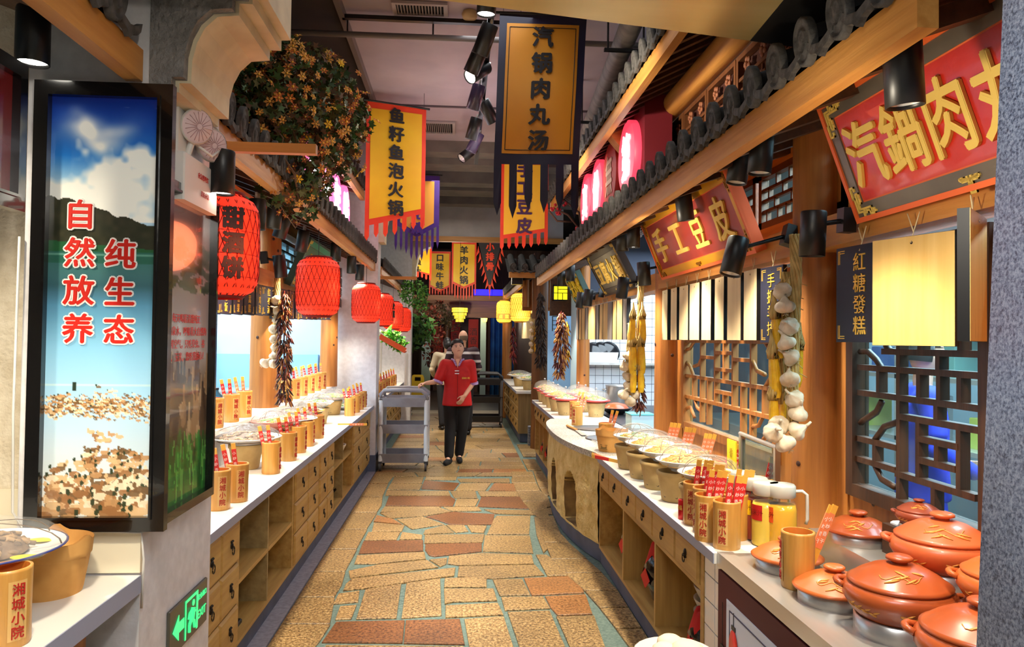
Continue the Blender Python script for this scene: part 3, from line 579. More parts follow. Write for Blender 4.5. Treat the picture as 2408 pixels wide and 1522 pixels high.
# ---- posts, rails, upper storeys
def round_post(name, x, y, r, z0, z1, label, m=None):
    mb = MB(); prof = [(r * 1.02, 0), (r, 0.4), (r * 0.985, (z1 - z0) * 0.5), (r, z1 - z0)]
    mb.lathe(prof, 20); o = struct(name, mb, m or pineZ, label=label); o.location = (x, y, z0)
    kn = MB()
    for i in range(4):
        a = R.uniform(PI * 0.9, PI * 1.7) if x > 0 else R.uniform(-PI * 0.6, PI * 0.1); z = R.uniform(0.2, 1.4)
        kn.T = face((r * 0.99 * math.cos(a), r * 0.99 * math.sin(a), z), (math.cos(a), math.sin(a), 0)); kn.lathe([(0.013, 0), (0.011, 0.003), (0.0001, 0.002)], 8)
    kn.T = None; obj('knot', kn, mat('wood_knot', (62, 30, 12), 0.6), o)
    return o
round_post('column_wood', 1.565, 3.13, 0.105, 0.75, 2.62, 'round pine post between the two lattice windows')
round_post('column_wood', 1.56, 5.42, 0.10, 0.75, 2.62, 'round pine post hung with corn beside the tiled alcove')
round_post('column_wood', 1.52, 8.95, 0.08, 0.7, 2.6, 'slim pine post at the far side of the tiled alcove')
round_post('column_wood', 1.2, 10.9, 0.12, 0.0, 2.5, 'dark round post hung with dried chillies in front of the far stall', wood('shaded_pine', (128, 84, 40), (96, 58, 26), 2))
round_post('column_wood', -1.56, 6.12, 0.115, 1.03, 2.62, 'round pine post hung with garlic on the left stall')
round_post('column_wood', -1.50, 8.74, 0.10, 1.03, 2.62, 'pine post standing against the white pillar of the left stall')
round_post('column_wood', 1.0, 15.2, 0.1, 0.0, 2.6, 'far orange post beyond the yellow lanterns')
struct('trim_9', B(1.60, 1.68, 2.94, 3.06, 0.85, 2.62), pineZ)
struct('trim_10', B(1.60, 1.68, 5.2, 5.32, 0.85, 2.62), pineZ)
struct('beam_right', B(1.47, 1.6, 1.2, 9.0, 1.985, 2.11), pineY)
struct('beam_left', B(-1.58, -1.47, 3.07, 8.94, 1.985, 2.11), pineY)
struct('beam_right_top', B(1.5, 1.62, 1.2, 9.3, 2.55, 2.68), pineY)
struct('beam_left_top', B(-1.62, -1.5, 3.07, 8.94, 2.5, 2.62), pineY)
up = struct('wall_right_upper', B(1.62, 1.66, 5.7, 9.4, 2.68, 4.0), wood('deep_red_timber', (104, 44, 26), (74, 28, 18), 2))
struct('beam_right_high', MB().cyl((1.52, 2.7, 3.30), (1.52, 9.4, 3.30), 0.085, n=18), pineY)
struct('beam_right_strut', MB().prism([(1.12, 3.28), (1.55, 3.3), (1.58, 2.75)], 5.72, 5.86, 'y'), pineX)
struct('column_upper', B(1.5, 1.62, 5.6, 5.7, 2.68, 3.25), darkZ)
# dark lattice panels of the upper storey
lat_m = wood('lattice_brown', (120, 72, 38), (90, 52, 26), 2)
ochre = mat('ochre_panel', (202, 150, 50), 0.6); carve = mat('carved_floret', (150, 92, 62), 0.6)
def bars(par, name, lst, m):
    for args in lst: obj(name, B(*args), m, par)
for i in range(6):
    y0 = 2.6 + i * 0.5; y1 = y0 + 0.49
    t = empty('lattice_screen', 'dark lattice panel with carved florets, %s of six in the upper storey' % (ORD[i]), 'screen')
    m = MB(); m.box(1.56, 1.6, y0, y0 + 0.03, 2.68, 3.22).box(1.56, 1.6, y1 - 0.03, y1, 2.68, 3.22).box(1.56, 1.6, y0 + 0.03, y1 - 0.03, 3.19, 3.22).box(1.56, 1.6, y0 + 0.03, y1 - 0.03, 2.68, 2.72).box(1.565, 1.6, y0 + 0.03, y1 - 0.03, 3.07, 3.09)
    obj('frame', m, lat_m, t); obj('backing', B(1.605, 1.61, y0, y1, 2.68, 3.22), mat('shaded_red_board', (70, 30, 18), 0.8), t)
    obj('inset_panel', B(1.59, 1.6, y0 + 0.17, y1 - 0.17, 2.72, 2.98), ochre, t)
    bars(t, 'bar', [(1.575, 1.59, y0 + 0.03 + 0.043 * j, y0 + 0.04 + 0.043 * j, 2.72, 3.07) for j in (1, 2, 3, 7, 8, 9)] + [(1.575, 1.59, y0 + 0.03, y1 - 0.03, 3.02, 3.035), (1.575, 1.59, y0 + 0.14, y1 - 0.14, 2.99, 3.0)], lat_m)
    for q in (0.14, 0.35):
        f = MB()
        for a in range(5): f.T = face((1.57, y0 + q + 0.028 * math.cos(a * 1.257), 3.14 + 0.028 * math.sin(a * 1.257)), (-1, 0, 0)); f.sphere((0, 0, 0), 0.018, 7, 5, 0.5)
        f.T = face((1.565, y0 + q, 3.14), (-1, 0, 0)); f.sphere((0, 0, 0), 0.014, 7, 5); f.T = None; obj('floret', f, carve, t)
# clerestory lattices under the lower eave, right and left
def clerestory(n, x, y0, y1, z0, z1, fm, pane=True, seed=0):
    t = struct('window_%d' % n, MB().box(x, x + 0.04, y0, y0 + 0.04, z0, z1).box(x, x + 0.04, y1 - 0.04, y1, z0, z1).box(x, x + 0.04, y0, y1, z0, z0 + 0.035).box(x, x + 0.04, y0, y1, z1 - 0.035, z1), fm)
    L = y1 - y0 - 0.08; Hh = z1 - z0 - 0.07; a, b = y0 + 0.04, z0 + 0.035
    rr = random.Random(seed); hs = [0, 0.25, 0.5, 0.75, 1]
    for i, h in enumerate(hs[1:-1]): obj('lattice_bar', B(x + 0.008, x + 0.03, a, a + L, b + Hh * h - 0.008, b + Hh * h + 0.008), fm, t)
    for r_ in range(4):
        for f in ((0.18, 0.42, 0.62, 0.9), (0.3, 0.7), (0.12, 0.5, 0.85), (0.35, 0.66))[r_]:
            obj('lattice_bar', B(x + 0.008, x + 0.03, a + L * f - 0.008, a + L * f + 0.008, b + Hh * hs[r_], b + Hh * hs[r_ + 1]), fm, t)
    if pane: obj('pane', B(x + 0.032, x + 0.036, a, a + L, b, b + Hh), glass, t)
fz = wood('lattice_timber', (120, 72, 32), (88, 50, 22), 1)
clerestory(1, 1.6, 3.3, 3.86, 2.2, 2.5, fz); clerestory(2, 1.6, 3.9, 4.6, 2.2, 2.5, fz); clerestory(3, 1.6, 4.64, 5.3, 2.2, 2.5, fz); clerestory(4, 1.6, 2.2, 3.0, 2.2, 2.5, fz)
clerestory(5, -1.62, 3.2, 4.4, 2.14, 2.48, darkY); clerestory(6, -1.62, 4.6, 5.9, 2.14, 2.48, darkY); clerestory(7, -1.62, 6.3, 7.4, 2.14, 2.48, darkY); clerestory(8, -1.62, 7.5, 8.6, 2.14, 2.48, darkY)
struct('trim_11', MB().box(1.6, 1.64, 1.2, 5.4, 2.11, 2.2).box(1.6, 1.64, 1.2, 5.4, 2.5, 2.56), pineY)
# large lattice windows with curved corner pieces
wfr = wood('window_timber_dark', (76, 46, 24), (50, 30, 16), 2); wfl = wood('window_timber_warm', (172, 108, 46), (132, 78, 30), 2)
def win(n, x, y0, y1, z0, z1, H, V, C, m, bw=0.011, fr=0.05):
    t = struct('window_%d' % n, MB().box(x - 0.02, x + 0.05, y0, y0 + fr, z0, z1).box(x - 0.02, x + 0.05, y1 - fr, y1, z0, z1).box(x - 0.02, x + 0.05, y0 + fr, y1 - fr, z0, z0 + fr).box(x - 0.02, x + 0.05, y0 + fr, y1 - fr, z1 - fr, z1), m)
    for z, a, b in H: obj('lattice_bar', B(x - 0.006, x + 0.028, min(a, b), max(a, b), z - bw, z + bw), m, t)
    for y, a, b in V: obj('lattice_bar', B(x - 0.004, x + 0.03, y - bw, y + bw, a, b), m, t)
    for c in C:
        pts = []
        for i in range(len(c) - 1):
            for q in range(3): f = q / 3; pts.append((x + 0.008, c[i][0] * (1 - f) + c[i + 1][0] * f, c[i][1] * (1 - f) + c[i + 1][1] * f))
        pts.append((x + 0.008, c[-1][0], c[-1][1])); obj('curved_bar', MB().tube(pts, bw * 1.15, 6), m, t)
    obj('pane', B(x + 0.034, x + 0.038, y0 + fr, y1 - fr, z0 + fr, z1 - fr), glass, t)
H2 = [(1.572, 2.69, 2.141), (1.506, 2.859, 2.141), (1.405, 2.859, 2.153), (1.338, 2.575, 2.17), (1.222, 2.868, 2.595), (1.273, 2.469, 2.262), (1.14, 2.873, 2.604), (1.2, 2.473, 2.275), (1.128, 2.603, 2.183), (1.75, 2.86, 2.15), (1.66, 2.5, 2.15), (1.86, 2.6, 2.15)]
V2 = [(2.587, 1.02, 1.92), (2.717, 1.405, 1.506), (2.743, 1.14, 1.222), (2.462, 1.572, 1.66), (2.255, 1.572, 1.75), (2.365, 1.506, 1.572), (2.469, 1.405, 1.506), (2.361, 1.405, 1.506), (2.259, 1.405, 1.506), (2.375, 1.338, 1.405), (2.473, 1.128, 1.338), (2.262, 1.128, 1.338), (2.372, 1.2, 1.273), (2.389, 1.04, 1.128), (2.38, 1.66, 1.86)]
C2 = [[(2.86, 1.568), (2.801, 1.569), (2.744, 1.539), (2.699, 1.5)], [(2.708, 1.382), (2.744, 1.338), (2.858, 1.284)], [(2.596, 1.318), (2.69, 1.288), (2.762, 1.222)], [(2.752, 1.131), (2.707, 1.088), (2.62, 1.075)], [(2.882, 1.033), (2.818, 1.025), (2.752, 0.982)], [(2.681, 1.596), (2.655, 1.576), (2.604, 1.57)]]
win(9, 1.6, 2.1, 2.92, 0.99, 1.97, H2, V2, C2, wfr)
gy = lambda f: 3.62 + f * 1.5
gz = lambda f: 1.07 + f * 0.86
H1 = [(gz(f), gy(a), gy(b)) for f, a, b in ((0.17, 0, 1), (0.34, 0, 1), (0.26, 0.4, 0.6), (0.5, 0.22, 0.4), (0.5, 0.6, 0.78), (0.42, 0.4, 0.6), (0.54, 0.4, 0.6), (0.62, 0, 1), (0.71, 0.22, 0.78), (0.8, 0, 1), (0.9, 0.22, 0.78))]
V1 = [(gy(f), gz(a), gz(b)) for f, a, b in ((0.11, 0.17, 0.34), (0.22, 0, 1), (0.4, 0.17, 0.8), (0.5, 0, 0.26), (0.31, 0.62, 0.95), (0.69, 0.62, 0.95), (0.31, 0, 0.34), (0.69, 0, 0.34), (0.6, 0.17, 0.8), (0.78, 0, 1), (0.89, 0.17, 0.34), (0.5, 0.34, 0.62), (0.11, 0.62, 0.8), (0.89, 0.62, 0.8), (0.5, 0.8, 0.95))]
C1 = [[(gy(a), gz(b)) for a, b in c] for c in (((0, 0.07), (0.06, 0.09), (0.12, 0.02)), ((0.12, 0.17), (0.16, 0.1), (0.22, 0.08)), ((0, 0.45), (0.05, 0.42), (0.11, 0.34)), ((0.22, 0.5), (0.18, 0.44), (0.11, 0.42)), ((1, 0.07), (0.94, 0.09), (0.88, 0.02)), ((0.88, 0.17), (0.84, 0.1), (0.78, 0.08)), ((1, 0.45), (0.95, 0.42), (0.89, 0.34)), ((0.78, 0.5), (0.82, 0.44), (0.89, 0.42)), ((0, 0.55), (0.05, 0.56), (0.11, 0.62)), ((1, 0.55), (0.95, 0.56), (0.89, 0.62)))]
win(10, 1.6, 3.58, 5.16, 0.992, 1.97, H1, V1, C1, wfl)
struct('wall_right_low', MB().box(1.608, 1.66, 1.35, 5.5, 0.0, 0.99).box(1.608, 1.66, 2.9, 3.6, 0.99, 1.97).box(1.608, 1.66, 5.16, 5.22, 0.99, 1.97).box(1.608, 1.66, 1.35, 2.1, 0.99, 1.97), pineZ)
# ---- right stall cabinets
RX = 1.03
struct('baseboard_plinth_right', B(1.045, 1.5, 2.80, 5.3, 0, 0.11), plinthm)
t = empty('drawer_counter_cabinet', 'oak cabinet with a row of single drawers over open bays of red wrapped jars', 'cabinet')
Yd = [3.07, 3.40, 3.80, 4.16, 4.52, 4.92, 5.27]
m = MB(); bx(m, -1, RX, 0, 0.45, 3.03, 3.07, 0.11, 0.745); bx(m, -1, RX, 0, 0.45, 5.27, 5.3, 0.11, 0.745); bx(m, -1, RX, 0.0, 0.45, 3.07, 5.27, 0.11, 0.13); bx(m, -1, RX, 0, 0.45, 3.07, 5.27, 0.555, 0.575); bx(m, -1, RX, 0, 0.45, 3.07, 5.27, 0.735, 0.745)
bx(m, -1, RX, 0.44, 0.45, 3.07, 5.27, 0.13, 0.735); obj('carcass', m, oakY, t)
for a, b in zip(Yd, Yd[1:]): drawer(t, -1, RX, a, b, 0.575, 0.735)
for y in (3.79, 4.53): m = MB(); bx(m, -1, RX, 0, 0.44, y - 0.012, y + 0.012, 0.13, 0.555); obj('divider', m, oakZ, t)
# tiled end pier
tilem = mat('white_glazed_tile', (232, 236, 240), 0.15, coat=0.6); groutd = mat('dark_tile_grout', (40, 48, 66), 0.7)
pier = struct('trim_12', B(1.04, 1.5, 2.81, 3.03, 0.0, 0.745), groutd)
for j in range(7):
    z0 = 0.02 + j * 0.105
    for y0, y1 in ((2.812, 2.905), (2.91, 3.028)): obj('tile', B(1.034, 1.04, y0, y1, z0, min(z0 + 0.1, 0.744)), tilem, pier)
    for x0 in (1.045, 1.15, 1.255, 1.36): obj('tile', B(x0, x0 + 0.1, 2.804, 2.81, z0, min(z0 + 0.1, 0.744)), tilem, pier)
counter('counter', -1, 0.985, 2.79, 5.15, 0.75, 0.79, 0.61, 'white quartz counter of the right stall lined with film-covered bowls')
counter('counter', -1, 1.0, 7.6, 9.95, 0.75, 0.79, 0.6, 'white counter under the row of clear domes at the far end of the right stall')
# bulging clay stove with stone top
curve = [(1.03, 5.31), (1.0, 5.42), (0.955, 5.6), (0.905, 5.9), (0.875, 6.2), (0.865, 6.5), (0.87, 6.8), (0.885, 7.1), (0.92, 7.35), (0.99, 7.58)]
def cur(u):
    f = u * (len(curve) - 1); i = min(int(f), len(curve) - 2); f -= i
    g = lambda j: curve[max(0, min(len(curve) - 1, j))]
    p0, p1, p2, p3 = g(i - 1), g(i), g(i + 1), g(i + 2)
    return tuple(0.5 * (2 * p1[k] + (p2[k] - p0[k]) * f + (2 * p0[k] - 5 * p1[k] + 4 * p2[k] - p3[k]) * f * f + (3 * p1[k] - p0[k] - 3 * p2[k] + p3[k]) * f ** 3) for k in (0, 1))
t = empty('clay_stove', 'bulging ochre clay stove with arched fire holes under a speckled stone top', 'stove')
def stv(u, v):
    x, y = cur(u); z = 0.13 + v * 0.61; d = 0.012 * math.sin(v * PI)
    x -= d; arc = 0
    for yc, hw in ((5.87, 0.15), (6.52, 0.15)):
        dy = abs(y - yc) / hw
        if dy < 1 and 0.16 < z < 0.42 + 0.13 * math.sqrt(max(0, 1 - dy * dy)): arc = 1
    x += 0.16 * arc + 0.0022 * math.sin(y * 31 + z * 17) + 0.0018 * math.sin(z * 53 + y * 11); return (x, y, z)
m = MB(); m.grid(stv, 200, 60)
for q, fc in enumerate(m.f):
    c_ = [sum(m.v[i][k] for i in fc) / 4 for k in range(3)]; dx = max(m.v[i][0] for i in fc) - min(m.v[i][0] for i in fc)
    if c_[0] > cur(max(0, min(1, (q % 200) / 200)))[0] + 0.05: m.mi[q] = 1  # recess faces get a darker ochre that imitates shade
obj('clay_wall', m, [mat('ochre_daub', (228, 208, 146), 0.95, 0, (206, 180, 112), 9, bump=1.0, bscale=26), mat('recess_shade_ochre', (150, 122, 72), 0.95, 0, (90, 68, 38), 6)]).parent = t
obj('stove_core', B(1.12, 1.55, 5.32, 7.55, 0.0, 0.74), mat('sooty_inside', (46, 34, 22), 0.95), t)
N = 40; pts = [cur(i / N) for i in range(N + 1)]
m = MB(); m.prism([(x + 0.02, y) for x, y in pts] + [(1.5, 7.58), (1.5, 5.31)], 0, 0.13); obj('plinth', m, plinthm, t)
topm = granite('speckled_stone_top', (90, 92, 92), (168, 162, 150), (214, 208, 194), 80, 0.45)
m = MB(); m.prism([(x - 0.03, y) for x, y in pts] + [(1.06, 7.585), (1.56, 7.585), (1.56, 5.155), (1.0, 5.155)], 0.7455, 0.79); obj('stone_top', m, topm, t)
# recessed sinks/woks are shallow steel pans let into the top
for y, lab in ((6.05, 'nearer round steel basin set in the stone stove top'), (6.75, 'farther round steel basin set in the stone stove top')):
    m = MB(); m.lathe([(0.21, 0.0), (0.215, 0.008), (0.20, 0.009), (0.185, 0.003), (0.0001, 0.0015)], 28, cap0=False)
    obj('steel_basin', m, steeldk, None, (1.27, y, 0.79), lab, 'basin')
# far part of the right stall: drawers over bays
struct('baseboard_plinth_right_back', B(1.06, 1.5, 7.6, 9.93, 0, 0.11), plinthm)
t = empty('drawer_counter_cabinet', 'oak cabinet with a row of drawers past the clay stove', 'cabinet')
m = MB(); bx(m, -1, 1.045, 0, 0.42, 7.6, 7.63, 0.11, 0.745); bx(m, -1, 1.045, 0, 0.42, 9.9, 9.93, 0.11, 0.745); bx(m, -1, 1.045, 0, 0.42, 7.63, 9.9, 0.11, 0.13); bx(m, -1, 1.045, 0, 0.42, 7.63, 9.9, 0.545, 0.565); bx(m, -1, 1.045, 0.41, 0.42, 7.63, 9.9, 0.13, 0.745)
obj('carcass', m, oakY, t)
for i in range(7): drawer(t, -1, 1.045, 7.63 + i * 0.324, 7.63 + (i + 1) * 0.324, 0.565, 0.742)
for i in range(1, 5): m = MB(); bx(m, -1, 1.045, 0, 0.41, 7.63 + i * 0.45, 7.65 + i * 0.45, 0.13, 0.545); obj('divider', m, oakZ, t)
# farthest right stall
struct('baseboard_far_right', B(0.98, 1.5, 11.55, 15.0, 0, 0.14), plinthm)
t = drawer_cabinet(-1, 0.95, 11.5, 15.0, 6, 3, 'drawer cabinet with a plain grey-brown end panel on the farthest right stall', 0.14, 0.76, depth=0.4)
obj('end_panel', B(0.94, 1.35, 11.47, 11.499, 0.14, 0.76), wood('end_panel_oak', (150, 122, 76), (122, 96, 56), 2), t)
counter('counter', -1, 0.9, 11.44, 15.0, 0.761, 0.8, 0.55, 'white counter with two bowls on the farthest right stall')
# second left stall
struct('baseboard_far_left', B(-1.5, -1.06, 9.27, 13.74, 0, 0.12), plinthm)
drawer_cabinet(1, -1.04, 9.3, 13.7, 9, 3, 'long drawer cabinet under the counter of the farther left stall', 0.12, 0.745)
counter('counter', 1, -0.99, 9.27, 13.74, 0.75, 0.79, 0.5, 'white counter of the farther left stall behind the grey trolley')
# steel cooking counter
t = empty('steel_counter', 'stainless steel counter with two tiers holding clay casseroles', 'counter')
obj('front_tier', B(1.02, 1.36, 1.36, 2.785, 0.73, 0.79), steel, t)
obj('rim', MB().box(1.0, 1.02, 1.36, 2.79, 0.745, 0.796).box(1.02, 1.06, 1.36, 2.79, 0.79, 0.796), steel, t)
obj('back_tier', B(1.36, 1.59, 1.36, 2.785, 0.6, 0.885), steel, t)
obj('body', B(1.06, 1.36, 1.36, 2.78, 0.0, 0.73), steeldk, t)
# alcove with tiled wall
al = struct('wall_alcove', B(1.52, 4.0, 9.25, 9.33, 0.7, 3.0), groutd)
tl = B(0, 0.098, 0, 0.008, 0, 0.098).mesh('tile', tilem)
for i in range(14):
    for j in range(14): obj('tile', tl, None, al, (1.525 + 0.103 * i, 9.242, 0.75 + 0.103 * j))
struct('wall_alcove_side', B(1.52, 1.6, 9.34, 9.95, 0, 2.6), kitw)
struct('wall_doorway', B(1.3, 3.5, 12.3, 12.4, 0, 2.6), mat('blue_lit_wall', (150, 190, 228), 0.6))
# ================================================================ THINGS
# ---------------- lightboxes, banners, boards
def hangsign(name, label, cat, y_far, y_near, xb, zb, xt, zt, build, group=None):
    """board facing the right-hand aisle side; local x runs from its far end to its near end, y up the board, z to the aisle"""
    v = Vector((xt - xb, 0, zt - zb)); h = v.length; v.normalize(); u = Vector((0, -1, 0)); n = u.cross(v)
    M_ = Matrix((u, v, n)).transposed().to_4x4(); M_.translation = Vector((xb, y_far, zb))
    t = empty(name, label, cat, group=group); t.matrix_world = M_; build(t, y_far - y_near, h); return t
def fret(m, cx, cy, sx, sy, r=0.0035, sc=1.0):
    """key-fret corner ornament out of little square bars"""
    pts = [[(0, 0), (0.085, 0), (0.085, 0.022), (0.11, 0.022)], [(0.03, 0), (0.03, 0.02), (0.05, 0.02), (0.05, 0.010)], [(0.06, 0.012), (0.07, 0.012), (0.07, 0.03), (0.1, 0.03), (0.1, 0.012)], [(0, 0), (0, -0.07), (0.02, -0.07), (0.02, -0.055)], [(0, -0.025), (0.02, -0.025), (0.02, -0.045)], [(-0.016, 0.012), (-0.016, -0.05), (-0.026, -0.05), (-0.026, -0.1), (0.0, -0.1), (0.0, -0.085)], [(-0.016, 0.012), (0.022, 0.012), (0.022, 0.03)]]
    for l in pts:
        for (a, b), (c, d) in zip(l, l[1:]):
            x0, x1 = sorted((cx + sx * a * sc, cx + sx * c * sc)); y0, y1 = sorted((cy + sy * b * sc, cy + sy * d * sc))
            m.box(x0 - r, x1 + r, y0 - r, y1 + r, 0, 0.006)
redboard = mat('vermilion_board', (206, 42, 22), 0.38, 0, (186, 30, 16), 5, coat=0.3, bump=0.08, bscale=30)
redboard2 = mat('oxblood_board', (160, 44, 26), 0.38, 0, (140, 34, 20), 5, coat=0.3)
orangeedge = mat('orange_board_edge', (222, 98, 40), 0.5); greyband = mat('pewter_band', (122, 112, 96), 0.35, 0.5, (100, 92, 80), 3)
goldband = mat('gold_band', (222, 160, 24), 0.35, 0.3, (206, 142, 16), 3); olive = mat('olive_grey_board', (110, 104, 84), 0.45, 0, (92, 86, 70), 4)
greenb = mat('jade_green_band', (40, 150, 118), 0.45); greyb = mat('taupe_board', (112, 104, 92), 0.5)
def signboard(chars, field, band, edge, letter, fr, L=None, size=0.25, th=0.045, bw=0.055, ltz=0.010, offx=0.0):
    def f(t, W, h):
        obj('board', MB().box(0, W, 0, h, -th, 0.0).box(bw + 0.015, W - bw - 0.015, bw + 0.015, h - bw - 0.015, -0.001, 0.001, 1), [edge, field], t)
        m = MB(); a = 0.018
        for q in ((a, W - a, a, bw + 0.01), (a, W - a, h - bw - 0.01, h - a), (a, bw + 0.01, bw + 0.01, h - bw - 0.01), (W - bw - 0.01, W - a, bw + 0.01, h - bw - 0.01)): m.box(*q[:2], *q[2:], 0, 0.006)
        obj('inner_band', m, band, t)
        m = MB(); a = 0.0
        for q in ((a, W - a, a, 0.018), (a, W - a, h - 0.018, h), (a, 0.018, 0.018, h - 0.018), (W - 0.018, W, 0.018, h - 0.018)): m.box(*q[:2], *q[2:], -0.001, 0.012)
        obj('outer_moulding', m, edge, t)
        n = len(chars); wd = W - 2 * bw - 0.04; step = wd / n
        for i, ch in enumerate(chars):
            obj('character', MB().text(ch, Matrix.Translation((bw + 0.02 + step * (i + 0.5) + offx, h / 2, 0.002)), size, ltz, 0.022, sx=min(1.0, step / size * 0.95)), letter, t)
        m = MB(); 
        for cx, sx in ((0.045, 1), (W - 0.045, -1)):
            for cy, sy in ((0.045, -1), (h - 0.045, 1)): fret(m, cx, cy, sx, sy, sc=0.8)
        m2 = MB(); fret(m, W * 0.5, 0.03, 1, 1, sc=0.35); fret(m, W * 0.5, 0.03, -1, 1, sc=0.35)
        m.T = None; obj('fret_ornament', m, fr, t, (0, 0, 0.005), kind='stuff')
    return f
hangsign('signboard', 'big vermilion board with raised gold characters, cut off by the granite pillar', 'sign', 2.53, 1.34, 1.42, 2.03, 1.267, 2.443, signboard('汽鍋肉丸湯', redboard, greyband, orangeedge, goldflat, goldflat, size=0.235))
hangsign('signboard', 'dark red board with yellow border reading four gold characters, above the blank wooden plaques', 'sign', 5.06, 3.42, 1.42, 2.03, 1.25, 2.44, signboard('手工豆皮', redboard2, goldband, orangeedge, goldflat, mat('bronze_relief', (176, 112, 12), 0.4, 0.4), size=0.24))
hangsign('signboard', 'olive grey board with gold characters beyond the yellow bordered board', 'sign', 7.07, 5.85, 1.42, 2.03, 1.22, 2.41, signboard('豆腐火鍋', olive, mat('dark_olive_band', (70, 64, 50), 0.5), mat('dark_brown_edge', (52, 36, 24), 0.5), goldflat, goldflat, size=0.22))
hangsign('signboard', 'farthest right signboard, yellow calligraphy on teal under the eave', 'sign', 8.9, 8.0, 1.42, 2.05, 1.27, 2.36, signboard('米粉粥', mat('black_green_board', (40, 56, 48), 0.5), mat('teal_band', (60, 130, 120), 0.5), mat('dark_green_edge', (40, 70, 60), 0.5), mat('bright_yellow_letters', (240, 214, 30), 0.5), goldflat, size=0.22))
def lsign(label, y_near, y_far, chars, field, band, edge, xb=-1.42, xt=-1.25):
    u = Vector((0, 1, 0)); v = Vector((xt - xb, 0, 0.41)); h = v.length; v.normalize(); n = u.cross(v)
    M_ = Matrix((u, v, n)).transposed().to_4x4(); M_.translation = Vector((xb, y_near, 2.03))
    t = empty('signboard', label, 'sign'); t.matrix_world = M_; signboard(chars, field, band, edge, goldflat, goldflat, size=0.22)(t, y_far - y_near, h)
lsign('taupe board with jade green border and gold characters behind the biggest red lantern', 3.4, 4.85, '甜酒粑粑', greyb, greenb, orangeedge)
lsign('jade green board with gold characters above the second red lantern', 6.3, 7.6, '山药湯', mat('jade_board', (30, 116, 84), 0.45), greenb, mat('dark_green_edge2', (30, 70, 60), 0.5))

pinkl = mat('pink_lit_disc', (226, 60, 84), 0.4, emis=0.75); whl = mat('white_lit_letters', (255, 250, 250), 0.4, emis=3.0); drd = mat('deep_crimson_casing', (104, 12, 28), 0.6)
unlit = mat('unlit_red_disc', (176, 42, 34), 0.5)
t = empty('lightbox_row', 'deep crimson box backing the round lit discs on the right', 'lightbox')
obj('casing', B(1.3, 1.5, 5.15, 7.65, 2.62, 3.36), drd, t)
for i, (ch, y) in enumerate(zip('第無份真', (5.5, 6.12, 6.72, 7.32))):
    t = empty('round_lightbox', ['big lit pink disc with white character, nearest on the right upper wall', 'unlit dull red disc with pale character between lit discs on the right', 'lit pink disc just beyond the unlit red one', 'farthest lit pink disc of the right upper row'][i], 'lightbox')
    T_ = face((1.25, y, 2.99), (-1, 0, 0)); m = MB(); m.T = T_; m.lathe([(0.275, -0.05), (0.275, 0.0), (0.27, 0.004)], 36); m.T = None
    obj('disc', m, unlit if i == 1 else pinkl, t); m = MB(); m.text(ch, face((1.244, y, 2.99), (-1, 0, 0)), 0.36, 0.004, 0.02 if i == 1 else 0.035, sx=0.75); obj('lettering', m, mat('pale_letters', (226, 190, 160), 0.5) if i == 1 else whl, t)
t = empty('lightbox_row', 'deep crimson box backing the glaring discs above the left eave', 'lightbox')
obj('casing', B(-1.5, -1.3, 6.05, 8.6, 2.62, 3.36), drd, t)
pinkh = mat('hot_pink_disc', (250, 110, 170), 0.4, emis=1.0)
for i, (ch, y) in enumerate(zip('烟火年味', (6.4, 7.0, 7.6, 8.2))):
    t = empty('round_lightbox', ORD[i].replace('nearest', 'first') + ' glaring pink and white disc behind the flowering vine', 'lightbox')
    m = MB(); m.T = face((-1.25, y, 2.99), (1, 0, 0)); m.lathe([(0.275, -0.05), (0.275, 0.0), (0.27, 0.004)], 36); m.T = None; obj('disc', m, pinkh, t)
    m = MB(); m.text(ch, face((-1.244, y, 2.99), (1, 0, 0)), 0.42, 0.004, 0.05, sx=0.9); obj('lettering', m, whl, t)

